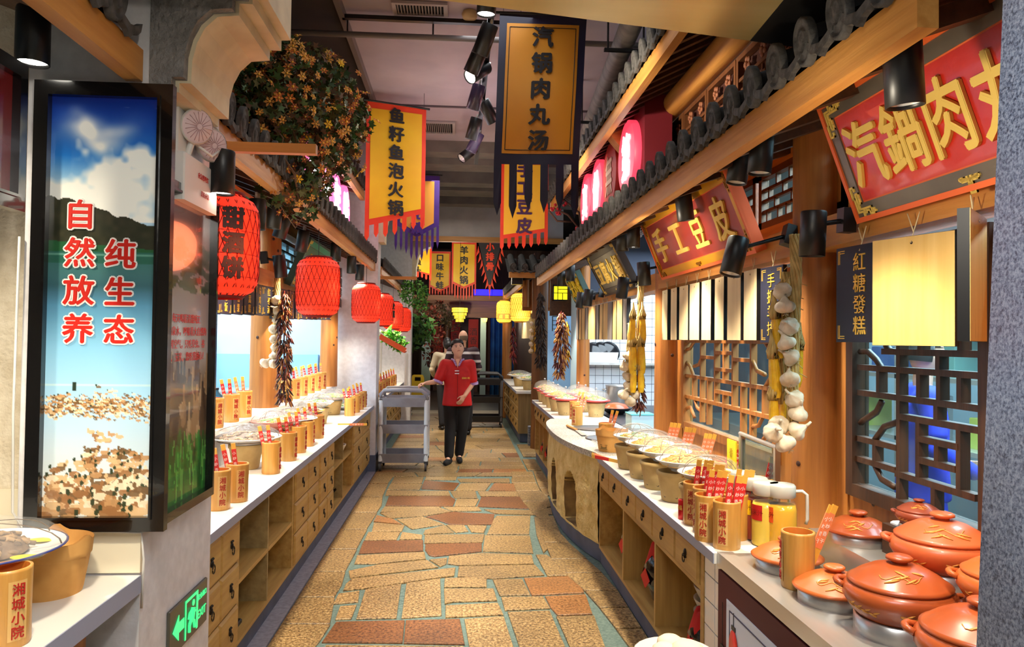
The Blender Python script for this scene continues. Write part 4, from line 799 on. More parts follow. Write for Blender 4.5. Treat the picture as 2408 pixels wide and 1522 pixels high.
def banner(label, tl, tr, br, bl, body, edge_m, field_m, ink, tsize, top=0.06, side=0.07, bot=0.05, point=0.0, tabs=7, tablen=0.12, tabm=None, hem=None, yoff=0.0, line=False, txt_v=0.5, tabw=0.5, step=1.15):
    tl, tr, br, bl = map(Vector, (tl, tr, br, bl)); W = (tr - tl).length; Hh = ((tl - bl).length + (tr - br).length) / 2
    t = empty('hanging_banner', label, 'banner'); u = (tr - tl).normalized(); nrm = u.cross(Vector((0, 0, 1))).normalized()
    if nrm.y > 0: nrm = -nrm
    ph = R.uniform(0, 6)
    def pos(a, b, d=0.0):
        p = (tl * (1 - a) + tr * a) * (1 - b) + (bl * (1 - a) + br * a) * b
        return tuple(p + nrm * (d + 0.007 * math.sin(7 * a + ph) * min(1, b * 2) + 0.004 * math.sin(11 * b + 3 * a)))
    def patch(a0, a1, b0, b1f, d, mm, name, nu=10, nv=16, kk=None):
        m = MB(); m.grid(lambda i, j: pos(a0 + (a1 - a0) * i, b0 + (b1f(a0 + (a1 - a0) * i) - b0) * j, d), nu, nv); return obj(name, m, mm, t)
    pf = lambda a: 1 - point * abs(2 * a - 1)
    patch(0, 1, 0, pf, 0, edge_m, 'border_cloth')
    patch(side, 1 - side, top, lambda a: (1 - point * abs(2 * a - 1)) - bot, 0.004, field_m, 'field_cloth')
    if line:
        m = MB(); e = 0.035; c = [(side + e, top + e * .7), (1 - side - e, top + e * .7), (1 - side - e, 1 - bot - e * .7), (side + e, 1 - bot - e * .7)]
        for i in range(4):
            a, b = c[i], c[(i + 1) % 4]; m.tube([pos(a[0] + (b[0] - a[0]) * q / 8, a[1] + (b[1] - a[1]) * q / 8, 0.006) for q in range(9)], 0.0028, 4)
        obj('printed_line', m, ink, t)
    m = MB(); tm = Vector(pos(0.5, txt_v, 0.012)); vd = ((tl - bl).normalized() + (tr - br).normalized()).normalized()
    M_ = Matrix((u, vd, nrm)).transposed().to_4x4(); M_.translation = tm; 
    for i, ch in enumerate(body):
        q = M_ @ Matrix.Translation((0, ((len(body) - 1) / 2 - i) * step * tsize, 0)); obj('character', MB().text(ch, q, tsize, 0.003, 0.04), ink, t)
    for i in range(tabs):
        a = (i + 0.5 * tabw) / (tabs - 1 + tabw) if tabs > 1 else 0.5; hw = tabw * 0.5 / (tabs - 1 + tabw); b = pf(a) - 0.005
        p0, p1 = pos(a - hw, b), pos(a + hw, b); m = MB(); dz = tablen * R.uniform(0.9, 1.1); q = tablen * 0.25
        m.add([p0, p1, (p1[0], p1[1], p1[2] - dz + q), ((p0[0] + p1[0]) / 2, p0[1], p0[2] - dz), (p0[0], p0[1], p0[2] - dz + q)], [(0, 1, 2, 3, 4)]); obj('tail', m, tabm or edge_m, t)
    m = MB(); a, b = Vector(pos(-0.06, 0)), Vector(pos(1.06, 0)); m.cyl(a, b, 0.011, n=8); obj('rod', m, blackm, t)
    m = MB()
    for a in (0.04, 0.96): p = pos(a, 0); m.cyl(p, (p[0], p[1], 4.0 if p[1] < 8.9 else 4.76), 0.0018, n=4)
    obj('string', m, blackm, t); return t
def C4(y, x0, x1, zt0, zt1, zb1, zb0, dy=0.0, dx0=0, dx1=0): return (x0, y, zt0), (x1, y + dy, zt1), (x1 + dx1, y + dy, zb1), (x0 + dx0, y, zb0)
banner('red bordered yellow banner with six black characters, nearest on the left of the aisle', *C4(7.1, -0.905, -0.345, 3.87, 3.85, 2.82, 2.66, 0.15), '鱼籽鱼泡火锅', orangem, yellowm, blackink, 0.155, tabs=7, tablen=0.14)
banner('purple shield-shaped banner with yellow field hanging behind the nearest yellow one', *C4(10.3, -0.90, -0.29, 3.88, 3.87, 3.0, 3.0), '清炖花藕', purplem, mat('apricot_satin', (250, 176, 70), 0.5), purplem, 0.18, side=0.12, top=0.1, bot=0.08, point=0.2, tabs=9, tablen=0.34)
banner('large navy bordered amber banner with long navy tails, right of the aisle', *C4(5.2, 0.262, 0.895, 3.92, 3.95, 2.86, 2.84, 0.05, -0.03, -0.05), '汽锅肉丸汤', ribbonblue, amberm, blackink, 0.155, side=0.085, top=0.07, bot=0.07, tabs=6, tablen=0.36, line=True, tabw=0.5, step=1.2)
banner('orange bordered yellow banner partly hidden behind the navy tails', *C4(9.0, 0.49, 1.075, 3.8, 3.8, 2.93, 2.82), '手工豆皮', orangem, mat('warm_yellow_satin', (250, 190, 40), 0.5), mat('violet_ink', (70, 30, 80), 0.5), 0.2, tabs=7, tablen=0.15)
banner('far red edged yellow banner below the purple shield banner', *C4(16.0, -1.18, -0.6, 3.7, 3.6, 2.95, 3.1), '剁椒鱼头', orangem, yellowm, blackink, 0.15, tabs=7, tablen=0.12)
banner('far pointed yellow banner with orange fringe beside the purple tails', *C4(17.8, -0.72, -0.21, 3.7, 3.7, 2.72, 2.72), '口味牛蛙', orangem, yellowm, blackink, 0.19, point=0.14, tabs=8, tablen=0.28)
banner('far centre pointed yellow banner with flame edged orange sides', *C4(17.2, -0.18, 0.39, 3.88, 3.86, 2.76, 2.76), '羊肉火锅', orangem, yellowm, blackink, 0.2, point=0.12, tabs=9, tablen=0.3)
# triangular banner
t = empty('hanging_banner', 'black triangular pennant with orange characters and flame edges', 'banner')
m = MB(); m.add([(0.42, 17.0, 3.86), (0.97, 17.0, 3.86), (0.7, 17.0, 2.78)], [(0, 2, 1)]); obj('border_cloth', m, mat('black_satin', (30, 22, 30), 0.5), t)
m = MB()
for i in range(6):
    f = i / 6; z = 3.75 - 0.9 * f
    for sx in (-1, 1): x = 0.7 + sx * 0.275 * (1 - f * 0.95); m.add([(x, 16.995, z), (x - sx * 0.03, 16.995, z - 0.15), (x + sx * 0.05, 16.995, z - 0.26), (x + sx * 0.015, 16.995, z - 0.1)], [(0, 1, 2, 3)])
m.add([(0.67, 16.995, 2.85), (0.73, 16.995, 2.85), (0.7, 16.995, 2.5)], [(0, 1, 2)]); obj('flame_edge', m, orangem, t)
m = MB(); m.text('小排骨', face((0.7, 16.98, 3.5), (0, -1, 0)), 0.2, 0.003, 0.04); obj('lettering', m, orangem, t)
m = MB(); m.cyl((0.4, 17, 3.86), (1.0, 17, 3.86), 0.011, n=8); obj('rod', m, blackm, t)

# ---------------- lanterns
def lantern(body_m, net_m, h=0.42, r=0.158, txt=None, ink=None, label='', loc=(0, 0, 0), rz=0, patch=None, cord=2.39):
    t = empty('woven_lantern', label, 'lantern', loc, rz)
    pr = [(0.62, 0), (0.66, 0.012), (0.86, 0.055), (0.97, 0.13), (1.0, 0.25), (1.01, 0.5), (1.0, 0.75), (0.96, 0.87), (0.84, 0.945), (0.64, 0.985), (0.6, 1.0)]
    prof = [(r * a, h * (b - 0.5)) for a, b in pr]
    rf = lambda z: float(np.interp(z, [p[1] for p in prof], [p[0] for p in prof]))
    obj('shade', MB().lathe(prof, 32, cap0=False, cap1=True), body_m, t)
    m = MB()
    for d in (1, -1):
        for k in range(26):
            pts = []
            for q in range(13):
                z = h * (q / 12 - 0.5) * 0.99; a = 2 * PI * k / 26 + d * 0.95 * q / 12; rr = rf(z) + 0.001; pts.append((rr * math.cos(a), rr * math.sin(a), z))
            m.tube(pts, 0.002, 3)
    for f in (0.18, 0.4, 0.62, 0.84): z = h * (f - 0.5); m.tube([(rf(z) * math.cos(a), rf(z) * math.sin(a), z) for a in [2 * PI * i / 24 for i in range(24)]], 0.0022, 3, closed=True)
    obj('woven_net', m, net_m, t)
    m = MB(); m.lathe([(r * 0.6, h * 0.5), (r * 0.64, h * 0.5 + 0.008), (r * 0.6, h * 0.5 + 0.014)], 24, cap0=False, cap1=False); obj('rim_hoop', m, net_m, t); m = MB().lathe([(r * 0.6, -h * 0.5 - 0.01), (r * 0.66, -h * 0.5), (r * 0.62, -h * 0.5 + 0.006)], 24, cap0=False, cap1=False); obj('rim_hoop', m, net_m, t)
    if txt:
        m = MB(); n = len(txt); s_ = min(0.095, h * 0.7 / n / 1.1)
        for i, ch in enumerate(txt): z = ((n - 1) / 2 - i) * s_ * 1.12; rr = rf(z) + 0.004; m.text(ch, face((rr, 0, z), (1, 0, 0)), s_, 0.003, 0.05)
        obj('lettering', m, ink or blackink, t)
    if patch:
        m = MB(); rr = r + 0.004
        m.grid(lambda a, b: (rr * math.cos((a - 0.5) * 1.9), rr * math.sin((a - 0.5) * 1.9), -h * 0.36 + b * h * 0.26), 12, 2); obj('label_band', m, mat('ochre_band', (206, 150, 60), 0.6, emis=0.4), t)
        m = MB()
        for i, ch in enumerate(patch): a = (i - (len(patch) - 1) / 2) * 0.75; m.text(ch, face(((rr + .003) * math.cos(a), (rr + .003) * math.sin(a), -h * 0.23), (math.cos(a), math.sin(a), 0)), 0.085, 0.003, 0.02)
        obj('lettering', m, mat('glowing_yellow_letters', (250, 230, 70), 0.5, emis=0.9), t)
    z1 = cord - loc[2]; m = MB().cyl((0, 0, h * 0.45), (0, 0, z1), 0.003, n=5); obj('cord', m, blackm, t)
    return t
rl = mat('red_lantern_paper', (236, 52, 26), 0.6, emis=0.55); rn = mat('dark_red_net', (120, 8, 8), 0.6)
yl = mat('yellow_lantern_rattan', (246, 206, 70), 0.6, emis=0.75); yn = mat('brown_rattan_net', (176, 120, 20), 0.6)
LL = [(-1.0, 3.16, 1.975, '甜酒饼', -0.95, 'biggest red lantern with black characters beside the framed poster'), (-1.03, 5.5, 1.966, '剁椒羊脑', 0.0, 'second red lantern, net slumped on one side, before the white pillar'), (-1.02, 8.25, 1.98, None, 0, 'third red lantern hanging against the white pillar'),
      (-1.02, 9.9, 1.97, '火锅', -0.2, 'fourth red lantern half hidden behind the third'), (-1.02, 11.6, 1.95, None, 0, 'fifth red lantern in the line on the left'), (-1.01, 13.4, 1.93, None, 0, 'farthest and smallest red lantern on the left')]
for x, y, z, tx, rz, lab in LL: lantern(rl, rn, txt=tx, label=lab, loc=(x, y, z), rz=rz, cord=2.4 if y < 9 else 2.43)
m = lantern(yl, yn, 0.46, 0.165, None, None, 'larger yellow rattan lantern hanging at the far right', (1.0, 12.0, 2.12), 0, cord=2.45)
lantern(yl, yn, 0.44, 0.16, None, None, 'smaller yellow lantern with a character band, behind the larger one', (0.92, 15.0, 2.16), -PI / 2 - 0.1, '点菜', 2.45)
for x, y, z in ((-0.8, 2.98, 1.95), (-0.83, 5.4, 1.95), (-0.8, 8.2, 1.95)): point(x, y, z, 1.6, (1, 0.2, 0.08), 0.1)
# tiered lattice lamp far down the aisle
t = empty('tiered_lamp', 'tiered yellow lattice lamp far down the aisle', 'lamp', (0.02, 16.0, 2.12)); m = MB()
for r_, z0, z1 in ((0.17, 0.05, 0.15), (0.15, -0.02, 0.045), (0.12, -0.09, -0.03), (0.09, -0.16, -0.1)): m.lathe([(r_, z0), (r_, z1)], 14)
obj('shade', m, mat('yellow_lamp_panel', (250, 214, 60), 0.6, emis=1.1), t)
m = MB()
for r_, z0, z1 in ((0.172, 0.05, 0.15), (0.152, -0.02, 0.045), (0.122, -0.09, -0.03), (0.092, -0.16, -0.1)):
    for z in (z0, (z0 + z1) / 2, z1): m.tube([(r_ * math.cos(a), r_ * math.sin(a), z) for a in [2 * PI * i / 14 for i in range(14)]], 0.004, 4, closed=True)
    for i in range(7): a = 2 * PI * i / 7; m.cyl((r_ * math.cos(a), r_ * math.sin(a), z0), (r_ * math.cos(a), r_ * math.sin(a), z1), 0.004, n=4)
obj('lattice_frame', m, blackm, t); obj('cord', MB().cyl((0, 0, 0.1), (0, 0, 2.64), 0.004, n=5), blackm, t)

# ---------------- hanging plaques
plaqwood = wood('plaque_bare_wood', (232, 212, 168), (216, 192, 144), 2, 0.6, 30); plaqnavy = mat('plaque_navy_lacquer', (16, 20, 38), 0.5)
def plaque(loc, w_, h, rz, face_black, chars, label, th=0.018, group=None, cordtop=2.02, wood_m=None, sz=0.07):
    """local x = width, local -y faces the reader; origin at the top middle"""
    t = empty('hanging_plaque', label, 'plaque', loc, rz, group)
    fm = plaqnavy if face_black else (wood_m or plaqwood)
    m = MB(); m.box(-w_ / 2, w_ / 2, -th / 2, th / 2, -h, 0, 0); m.box(-w_ / 2 + 0.001, w_ / 2 - 0.001, -th / 2 - 0.0012, -th / 2, -h + 0.001, -0.001, 1)
    obj('board', m, [blackm, fm], t)
    if face_black:
        m = MB(); d = -th / 2 - 0.0013
        for sx in (-1, 1):
            for zz, sz_ in ((-0.012, -1), (-h + 0.012, 1)):
                for k in (0, 0.008): m.box(*sorted((sx * (w_ / 2 - 0.012 - k), sx * (w_ / 2 - 0.05))), d - 0.001, d, *sorted((zz + sz_ * k, zz + sz_ * (k + 0.003)))); m.box(*sorted((sx * (w_ / 2 - 0.012 - k), sx * (w_ / 2 - 0.015 - k))), d - 0.001, d, *sorted((zz, zz + sz_ * 0.05)))
        obj('corner_ornament', m, gold, t)
        if chars:
            m = MB(); m.text(chars, face((0, d, -h / 2), (0, -1, 0)), sz, 0.003, 0.01, step=1.06); obj('lettering', m, gold, t)
    else:
        m = MB(); m.T = face((0, -th / 2 - 0.0013, -0.022), (0, -1, 0)); m.lathe([(0.005, 0), (0.004, 0.0006)], 8); m.T = None; obj('hole', m, blackm, t)
    dz = cordtop - loc[2]; m = MB(); m.tube([(0, -th / 2 - 0.003, -0.022), (0, 0, 0.012), (-0.022, 0, dz)], 0.0022, 4); m.tube([(0, 0, 0.012), (0.022, 0, dz)], 0.0022, 4); obj('cord', m, mat('twine', (226, 206, 160), 0.9), t)
    return t
plaque((1.44, 2.55, 1.955), 0.27, 0.35, -PI / 2 + 0.12, True, '紅糖發糕', 'navy plaque with four gold characters beside the granite pillar', sz=0.072)
plaque((1.44, 2.25, 1.945), 0.29, 0.35, -PI / 2 + 0.35, False, None, 'blank honey-coloured wood plaque next to the navy lettered one', wood_m=wood('honey_wood', (222, 184, 112), (210, 168, 92), 2))
plaque((1.44, 1.98, 1.97), 0.24, 0.36, 0.77, False, None, 'thin black-edged plaque turned nearly edge-on at the granite pillar', th=0.03, wood_m=wood('honey_wood', (222, 184, 112), (210, 168, 92), 2))
ys = [3.58 + i * 0.218 for i in range(8)]
for i, y in enumerate(ys): plaque((1.46, y, 1.96), 0.168, 0.35, -PI / 2 + R.uniform(-0.06, 0.06), False, None, th=0.032, label= ('blank pale wood plaque, %s in the row under the yellow bordered board' % (ORD[i])).replace('nearest', 'nearest one'), group='blank plaques over the middle lattice window')
plaque((1.44, 3.3, 1.95), 0.2, 0.35, -PI / 2 + 0.1, True, '手抓羊排', 'navy plaque with gold characters half hidden by the garlic string')
pw2 = wood('plaque_tan_wood', (204, 170, 110), (186, 150, 92), 2, 0.6, 30)
for i in range(13): plaque((1.46, 6.35 + i * 0.215, 1.97), 0.165, 0.36, -PI / 2 + R.uniform(-0.05, 0.08), False, None, th=0.035, label='tan wood plaque, %s in the row above the tiled alcove' % ORD[i], group='tan plaques above the tiled alcove', wood_m=pw2 if i % 3 else mat('grey_plaque', (120, 112, 108), 0.6))
ltx = ['酸豆角', '糯米饭', '百香果', '藜蒿腊', '乌鸡汤', '红枣汤', '四季豆', '小炒肉', '渣米酱', '銀行豆腐', '豆皮大', '松花蛋', '油豆腐', '千張', '香干', '茶葉蛋']
for i in range(16): plaque((-1.47, 4.5 + i * 0.262, 1.955 + 0.006 * i), 0.24, 0.225 if i < 6 else 0.25, PI / 2 + R.uniform(-0.12, 0.05), True, ltx[i], 'navy plaque with gold writing, %s in the row over the left counter' % ORD[i], group='lettered plaques over the left counter', sz=0.062, cordtop=2.03)
for i in range(9): plaque((1.2, 12.3 + i * 0.18, 1.98), 0.15, 0.36, -PI / 2 + 0.2, False, None, 'small striped plaque, %s in the row behind the yellow lanterns' % ORD[i], group='plaques behind the yellow lanterns', cordtop=2.05)
struct('beam_far_right', B(1.15, 1.3, 11.3, 15.0, 2.02, 2.12), pineY)

# ---------------- spotlights
reflm = mat('reflector', (236, 234, 230), 0.3, 0.4, emis=0.0); litm = mat('lit_lamp_face', (255, 250, 238), 0.4, emis=6.0)
def spotlight(loc, rot, label, lit=True, L=0.165, r=0.046, arm=None, m_=None, group=None):
    t = empty('spotlight', label, 'spotlight', loc, 0, group); t.rotation_euler = rot
    m = MB(); m.lathe([(r * 0.96, 0.0), (r, -0.006), (r, -L), (r * 0.93, -L), (r * 0.9, -L + 0.012)], 24, cap1=False); obj('housing', m, m_ or blackm, t)
    m = MB(); m.lathe([(r * 0.9, -L + 0.01), (r * 0.6, -L + 0.03), (0.001, -L + 0.035)], 24, cap0=False); obj('lamp_face', m, litm if lit else reflm, t)
    if arm:
        Ri = Matrix.Rotation(0, 4, 'Z') @ t.rotation_euler.to_matrix().to_4x4(); a = Ri.inverted() @ Vector(arm)
        m = MB(); m.cyl((0, 0, -0.05), a, 0.009, n=8); m.T = Matrix.Translation(a); m.box(-0.02, 0.03, -0.025, 0.025, -0.045, 0.045); m.T = None; obj('arm', m, blackm, t)
    else: obj('mount', MB().box(-0.006, 0.006, -0.03, 0.03, 0.0, 0.035), steel, t)
    return t
SP = [((-1.28, 2.29, 2.57), (0.0, 0, 0), 'large black spotlight with lit end at the upper left corner', True, None), ((-0.9, 2.86, 2.30), (0, 0, 0), 'black spotlight with lit end beside the emergency light', True, None),
      ((-1.1, 4.1, 2.345), (0, 0, 0), 'nearer of two black spotlights below the left eave', False, None), ((-1.1, 4.5, 2.41), (0, 0.1, 0), 'farther of two black spotlights below the left eave', False, None),
      ((-1.1, 6.67, 2.44), (0, 0, 0), 'black spotlight with lit end above the second red lantern', True, None), ((-1.05, 7.3, 2.39), (0, 0, 0), 'small black spotlight before the white pillar', False, None), ((-1.05, 7.9, 2.37), (0, 0, 0), 'last small black spotlight at the white pillar', False, None),
      ((-1.33, 5.55, 2.2), (0.1, -0.12, 0), 'black spotlight on a wall arm above the garlic string', False, (-0.11, 0.0, -0.02)), ((-1.2, 5.8, 2.42), (0, 0.15, 0), 'brown reflecting spotlight between the left post and eave', False, None), ((-1.2, 5.2, 2.44), (0, 0.3, 0), 'black spotlight high behind the left eave beam', True, None),
      ((1.095, 1.76, 2.36), (0.05, -0.09, 0), 'large black spotlight in front of the big vermilion board', False, None), ((1.2, 3.92, 2.42), (0.05, -0.15, 0), 'black spotlight in front of the yellow bordered red board', True, None), ((1.19, 2.83, 2.43), (0, 0.09, 0), 'black spotlight beside the clerestory lattice', False, None),
      ((1.25, 3.2, 2.47), (0, 0.16, 0), 'bronze-lit spotlight beside the black one at the clerestory lattice', False, None), ((1.3, 2.63, 2.085), (0.03, 0.03, 0), 'black spotlight on an arm at the near round post', False, (0.12, 0, -0.03)), ((1.21, 3.13, 2.05), (-0.1, 0.27, 0), 'tilted black spotlight on an arm under the yellow bordered board', False, (0.22, 0.0, 0.02)),
      ((1.3, 5.16, 2.16), (0.0, -0.08, 0), 'black spotlight with lit end above the corn string', True, (0.12, 0, -0.03)), ((1.2, 5.04, 2.41), (0, 0, 0), 'black spotlight with lit end behind the eave at the olive board', True, None), ((1.2, 5.38, 2.43), (0, 0, 0), 'brown spotlight next to the lit one at the olive board', False, None),
      ((1.3, 5.77, 2.1), (0.0, 0.12, 0), 'black spotlight hanging below the olive board', False, (0.12, 0, -0.03)), ((1.3, 7.34, 2.11), (0, 0.1, 0), 'black spotlight with pale end past the olive board', True, (0.12, 0, -0.03)), ((1.3, 7.8, 2.11), (0, 0.1, 0), 'black spotlight next to the pale one past the olive board', False, (0.12, 0, -0.03)),
      ((1.15, 8.3, 2.38), (0, 0, 0), 'small lit spotlight before the yellow lattice window', True, None), ((1.15, 7.6, 2.38), (0, 0, 0), 'small dark spotlight before the yellow lattice window', True, None)]
for loc, rot, lab, lit, arm in SP: spotlight(loc, rot, lab, lit, arm=arm)
t = empty('track_rail', 'black ceiling track rail running beside the large navy banner', 'rail'); obj('rail', B(0.16, 0.2, 3.0, 8.7, 3.66, 3.7), blackm, t); obj('hanger', MB().box(0.175, 0.185, 3.5, 3.51, 3.7, 4.0).box(0.175, 0.185, 6.2, 6.21, 3.7, 4.0).box(0.175, 0.185, 8.2, 8.21, 3.7, 4.0), blackm, t)
for i, (y, a, b) in enumerate(((3.75, 0.15, 0.1), (4.15, 0.1, 0.05), (4.75, 0.5, 0.4), (5.1, 0.7, 0.5), (5.5, -0.9, 0.9), (5.9, 0.4, 0.3), (6.3, 0.6, -0.6), (6.8, 0.3, 0.3), (7.3, 0.2, 0.5), (7.9, -0.6, 0.9))):
    spotlight((0.18 - 0.04 * (i % 2), y, 3.64), (a * 0.6, b * 0.9, 0), 'black ceiling track spotlight, %s along the rail' % ORD[i], i in (0, 1, 4), L=0.2, r=0.055, group='spotlights on the ceiling track', m_=mat('violet_grey_housing', (62, 50, 76), 0.3) if i in (5, 8) else blackm)

# ---------------- ceiling services
def vent(x0, x1, y0, y1, label):
    t = empty('ceiling_vent', label, 'vent'); z = 3.995
    obj('frame', MB().box(x0, x1, y0, y0 + 0.03, z - 0.02, z).box(x0, x1, y1 - 0.03, y1, z - 0.02, z).box(x0, x0 + 0.03, y0 + 0.03, y1 - 0.03, z - 0.02, z).box(x1 - 0.03, x1, y0 + 0.03, y1 - 0.03, z - 0.02, z), mat('vent_frame', (176, 164, 160), 0.5), t)
    obj('backing', B(x0 + 0.03, x1 - 0.03, y0 + 0.03, y1 - 0.03, z - 0.004, z - 0.001), ceilb, t)
    n = int((x1 - x0 - 0.06) / 0.022)
    sl = B(-0.003, 0.006, y0 + 0.03, y1 - 0.03, z - 0.016, z - 0.006).mesh('slat', mat('vent_slat', (150, 138, 130), 0.5))
    for i in range(n): obj('slat', sl, None, t, (x0 + 0.04 + i * 0.022, 0, 0))
vent(-0.51, -0.11, 5.24, 5.46, 'rectangular louvred ceiling vent at the top edge of the view'); vent(-0.5, -0.07, 8.14, 8.6, 'louvred ceiling vent just right of the nearest yellow banner')
pipem = mat('painted_pipe', (122, 112, 108), 0.45, 0.2)
t = empty('sprinkler_pipe', 'thin grey pipe crossing the ceiling above the banners', 'pipe'); obj('pipe', MB().cyl((-1.6, 5.5, 3.84), (2.2, 5.5, 3.85), 0.022, n=12), pipem, t); obj('hanger', MB().cyl((-0.22, 5.5, 3.85), (-0.22, 5.5, 4.0), 0.006, n=6).cyl((-0.85, 5.5, 3.85), (-0.85, 5.5, 3.97), 0.006, n=6), blackm, t)
t = empty('cable_tray', 'dark metal channel next to the ceiling pipe', 'channel'); obj('channel', B(-0.88, 0.3, 5.42, 5.46, 3.93, 3.96), blackm, t)
t = empty('duct_pipe', 'fat grey duct pipe at the ceiling right of the navy banner', 'pipe'); m = MB().cyl((1.09, 4.4, 3.7), (1.35, 8.6, 3.7), 0.075, n=20); obj('pipe', m, mat('taped_duct', (112, 104, 98), 0.6, 0, (84, 78, 74), 5, (1, 3, 1), bump=0.3), t)
for y in (5.0, 6.7): x = 1.09 + (y - 4.4) * 0.062; m = MB(); m.box(x - 0.15, x + 0.15, y, y + 0.03, 3.6, 3.62).box(x - 0.13, x - 0.12, y, y + 0.02, 3.62, 4.0).box(x + 0.12, x + 0.13, y, y + 0.02, 3.62, 4.0); obj('bracket', m, blackm, t)
m = MB(); m.lathe([(0.05, 0), (0.06, -0.02), (0.05, -0.05), (0.001, -0.055)], 16); obj('smoke_detector', m, mat('aged_ivory', (206, 176, 120), 0.5), None, (0.05, 5.38, 3.998), 'round ivory smoke detector beside the track spotlights', 'detector')

# ---------------- posters and signs on the left pillar
def poster1():
    nx, ny = 110, 430; u = (np.arange(nx + 1) / nx)[None, :] * np.ones((ny + 1, 1)); v = (np.arange(ny + 1) / ny)[:, None] * np.ones((1, nx + 1))  # v 0 = top
    rs = np.random.RandomState(3)
    def noise(fx, fy, seed):
        g = np.random.RandomState(seed).rand(int(fy) + 3, int(fx) + 3); a = u * fx; b = v * fy; i = a.astype(int); j = b.astype(int); fa = a - i; fb = b - j; fa = fa * fa * (3 - 2 * fa); fb = fb * fb * (3 - 2 * fb)
        return (g[j, i] * (1 - fa) + g[j, i + 1] * fa) * (1 - fb) + (g[j + 1, i] * (1 - fa) + g[j + 1, i + 1] * fa) * fb
    fb_ = lambda s, k=1: noise(3 * k, 12 * k, s) * 0.5 + noise(7 * k, 26 * k, s + 1) * 0.3 + noise(16 * k, 60 * k, s + 2) * 0.2
    def mix(c, d, m): m = np.clip(m, 0, 1)[..., None]; return c * (1 - m) + np.array(d) * m
    stops = [(0, (12, 34, 110)), (0.06, (18, 62, 150)), (0.14, (36, 112, 190)), (0.2, (150, 190, 214)), (0.3, (176, 206, 222)), (0.45, (60, 100, 110)), (0.5, (90, 150, 180)), (0.6, (130, 186, 214)), (0.72, (160, 200, 222)), (0.82, (186, 208, 220)), (1, (206, 214, 214))]
    c = np.stack([np.interp(v, [s[0] for s in stops], [s[1][k] for s in stops]) for k in range(3)], -1)
    cl = fb_(10); cloud = np.clip((cl + 0.28 * np.clip((v - 0.08) / 0.12, 0, 1) + 0.15 * (u - 0.4) - 0.58) * 5, 0, 1) * (v < 0.3) * (v > 0.02)
    blob = np.exp(-(((u - 0.42) / 0.26) ** 2 + ((v - 0.085 + 0.02 * np.sin(u * 9)) / 0.035) ** 2)); cloud = np.maximum(cloud, np.clip(blob * 1.3 * (0.6 + 0.7 * noise(9, 40, 5)), 0, 1)) * (v < 0.33)
    c = mix(c, (240, 236, 222), cloud * 0.95)
    hill = 0.232 + 0.075 * u + 0.006 * noise(24, 3, 8) + 0.004 * np.sin(u * 23)
    m = (v > hill) & (v < 0.395); c = mix(c, (44, 46, 34), m * 1.0); c = mix(c, (70, 66, 48), m * noise(18, 70, 31) * 0.6)
    m = (v > 0.345 + 0.02 * u) & (v < 0.4); c = mix(c, (38, 92, 54), m * 0.9)
    m = (v >= 0.37) & (v < 0.47); c = mix(c, (44, 96, 84), m * np.clip(1 - (v - 0.37) / 0.1, 0, 1))
    c = mix(c, (120, 172, 150), ((v > 0.375) & (v < 0.381)) * 0.6)
    c = mix(c, (206, 222, 210), ((v > 0.688) & (v < 0.692)) * 0.5)
    c = mix(c, (250, 236, 210), (v > 0.76) * np.clip((v - 0.8) * 3 * (1 - u * 0.4), 0, 0.5))
    # a far figure and the flock on the water
    c = mix(c, (40, 52, 40), (np.abs(u - 0.27) < 0.016) & (v > 0.682) & (v < 0.704))
    rg = np.random.RandomState(12)
    def duck(x, y, s, col, head):
        nonlocal c
        e = (((u - x) / s) ** 2 + ((v - y) / (s * 0.13)) ** 2) < 1; c = mix(c, col, e * 0.9)
        e = (((u - x + s * head) / (s * 0.28)) ** 2 + ((v - y + s * 0.17) / (s * 0.10)) ** 2) < 1; c = mix(c, col if rg.rand() < 0.6 else (50, 60, 40), e * 0.95)
    pal = [(186, 140, 92), (214, 176, 128), (150, 104, 64), (236, 214, 180), (110, 82, 52)]
    for _ in range(420): duck(rg.rand(), 0.735 + 0.018 * rg.randn() * 0.8 + 0.004, 0.015 + 0.01 * rg.rand(), pal[rg.randint(5)], 1)
    for _ in range(40): duck(rg.rand() * 0.6 + 0.4, 0.76 + 0.01 * rg.randn(), 0.014, pal[rg.randint(5)], 1)
    for _ in range(9): duck(0.4 + 0.6 * rg.rand(), 0.80 + 0.03 * rg.rand(), 0.035, pal[rg.randint(3)], 0.8)
    for y in np.linspace(0.85, 1.0, 22):
        for _ in range(11): x = rg.rand(); (duck(x, y + 0.01 * rg.randn(), 0.04 + 0.25 * (y - 0.85), pal[rg.randint(5)], rg.choice([-1, 1]) * 0.85) if x + 6 * (y - 0.85) > 0.35 else None)
    return nx, ny, np.clip(c, 0, 255)
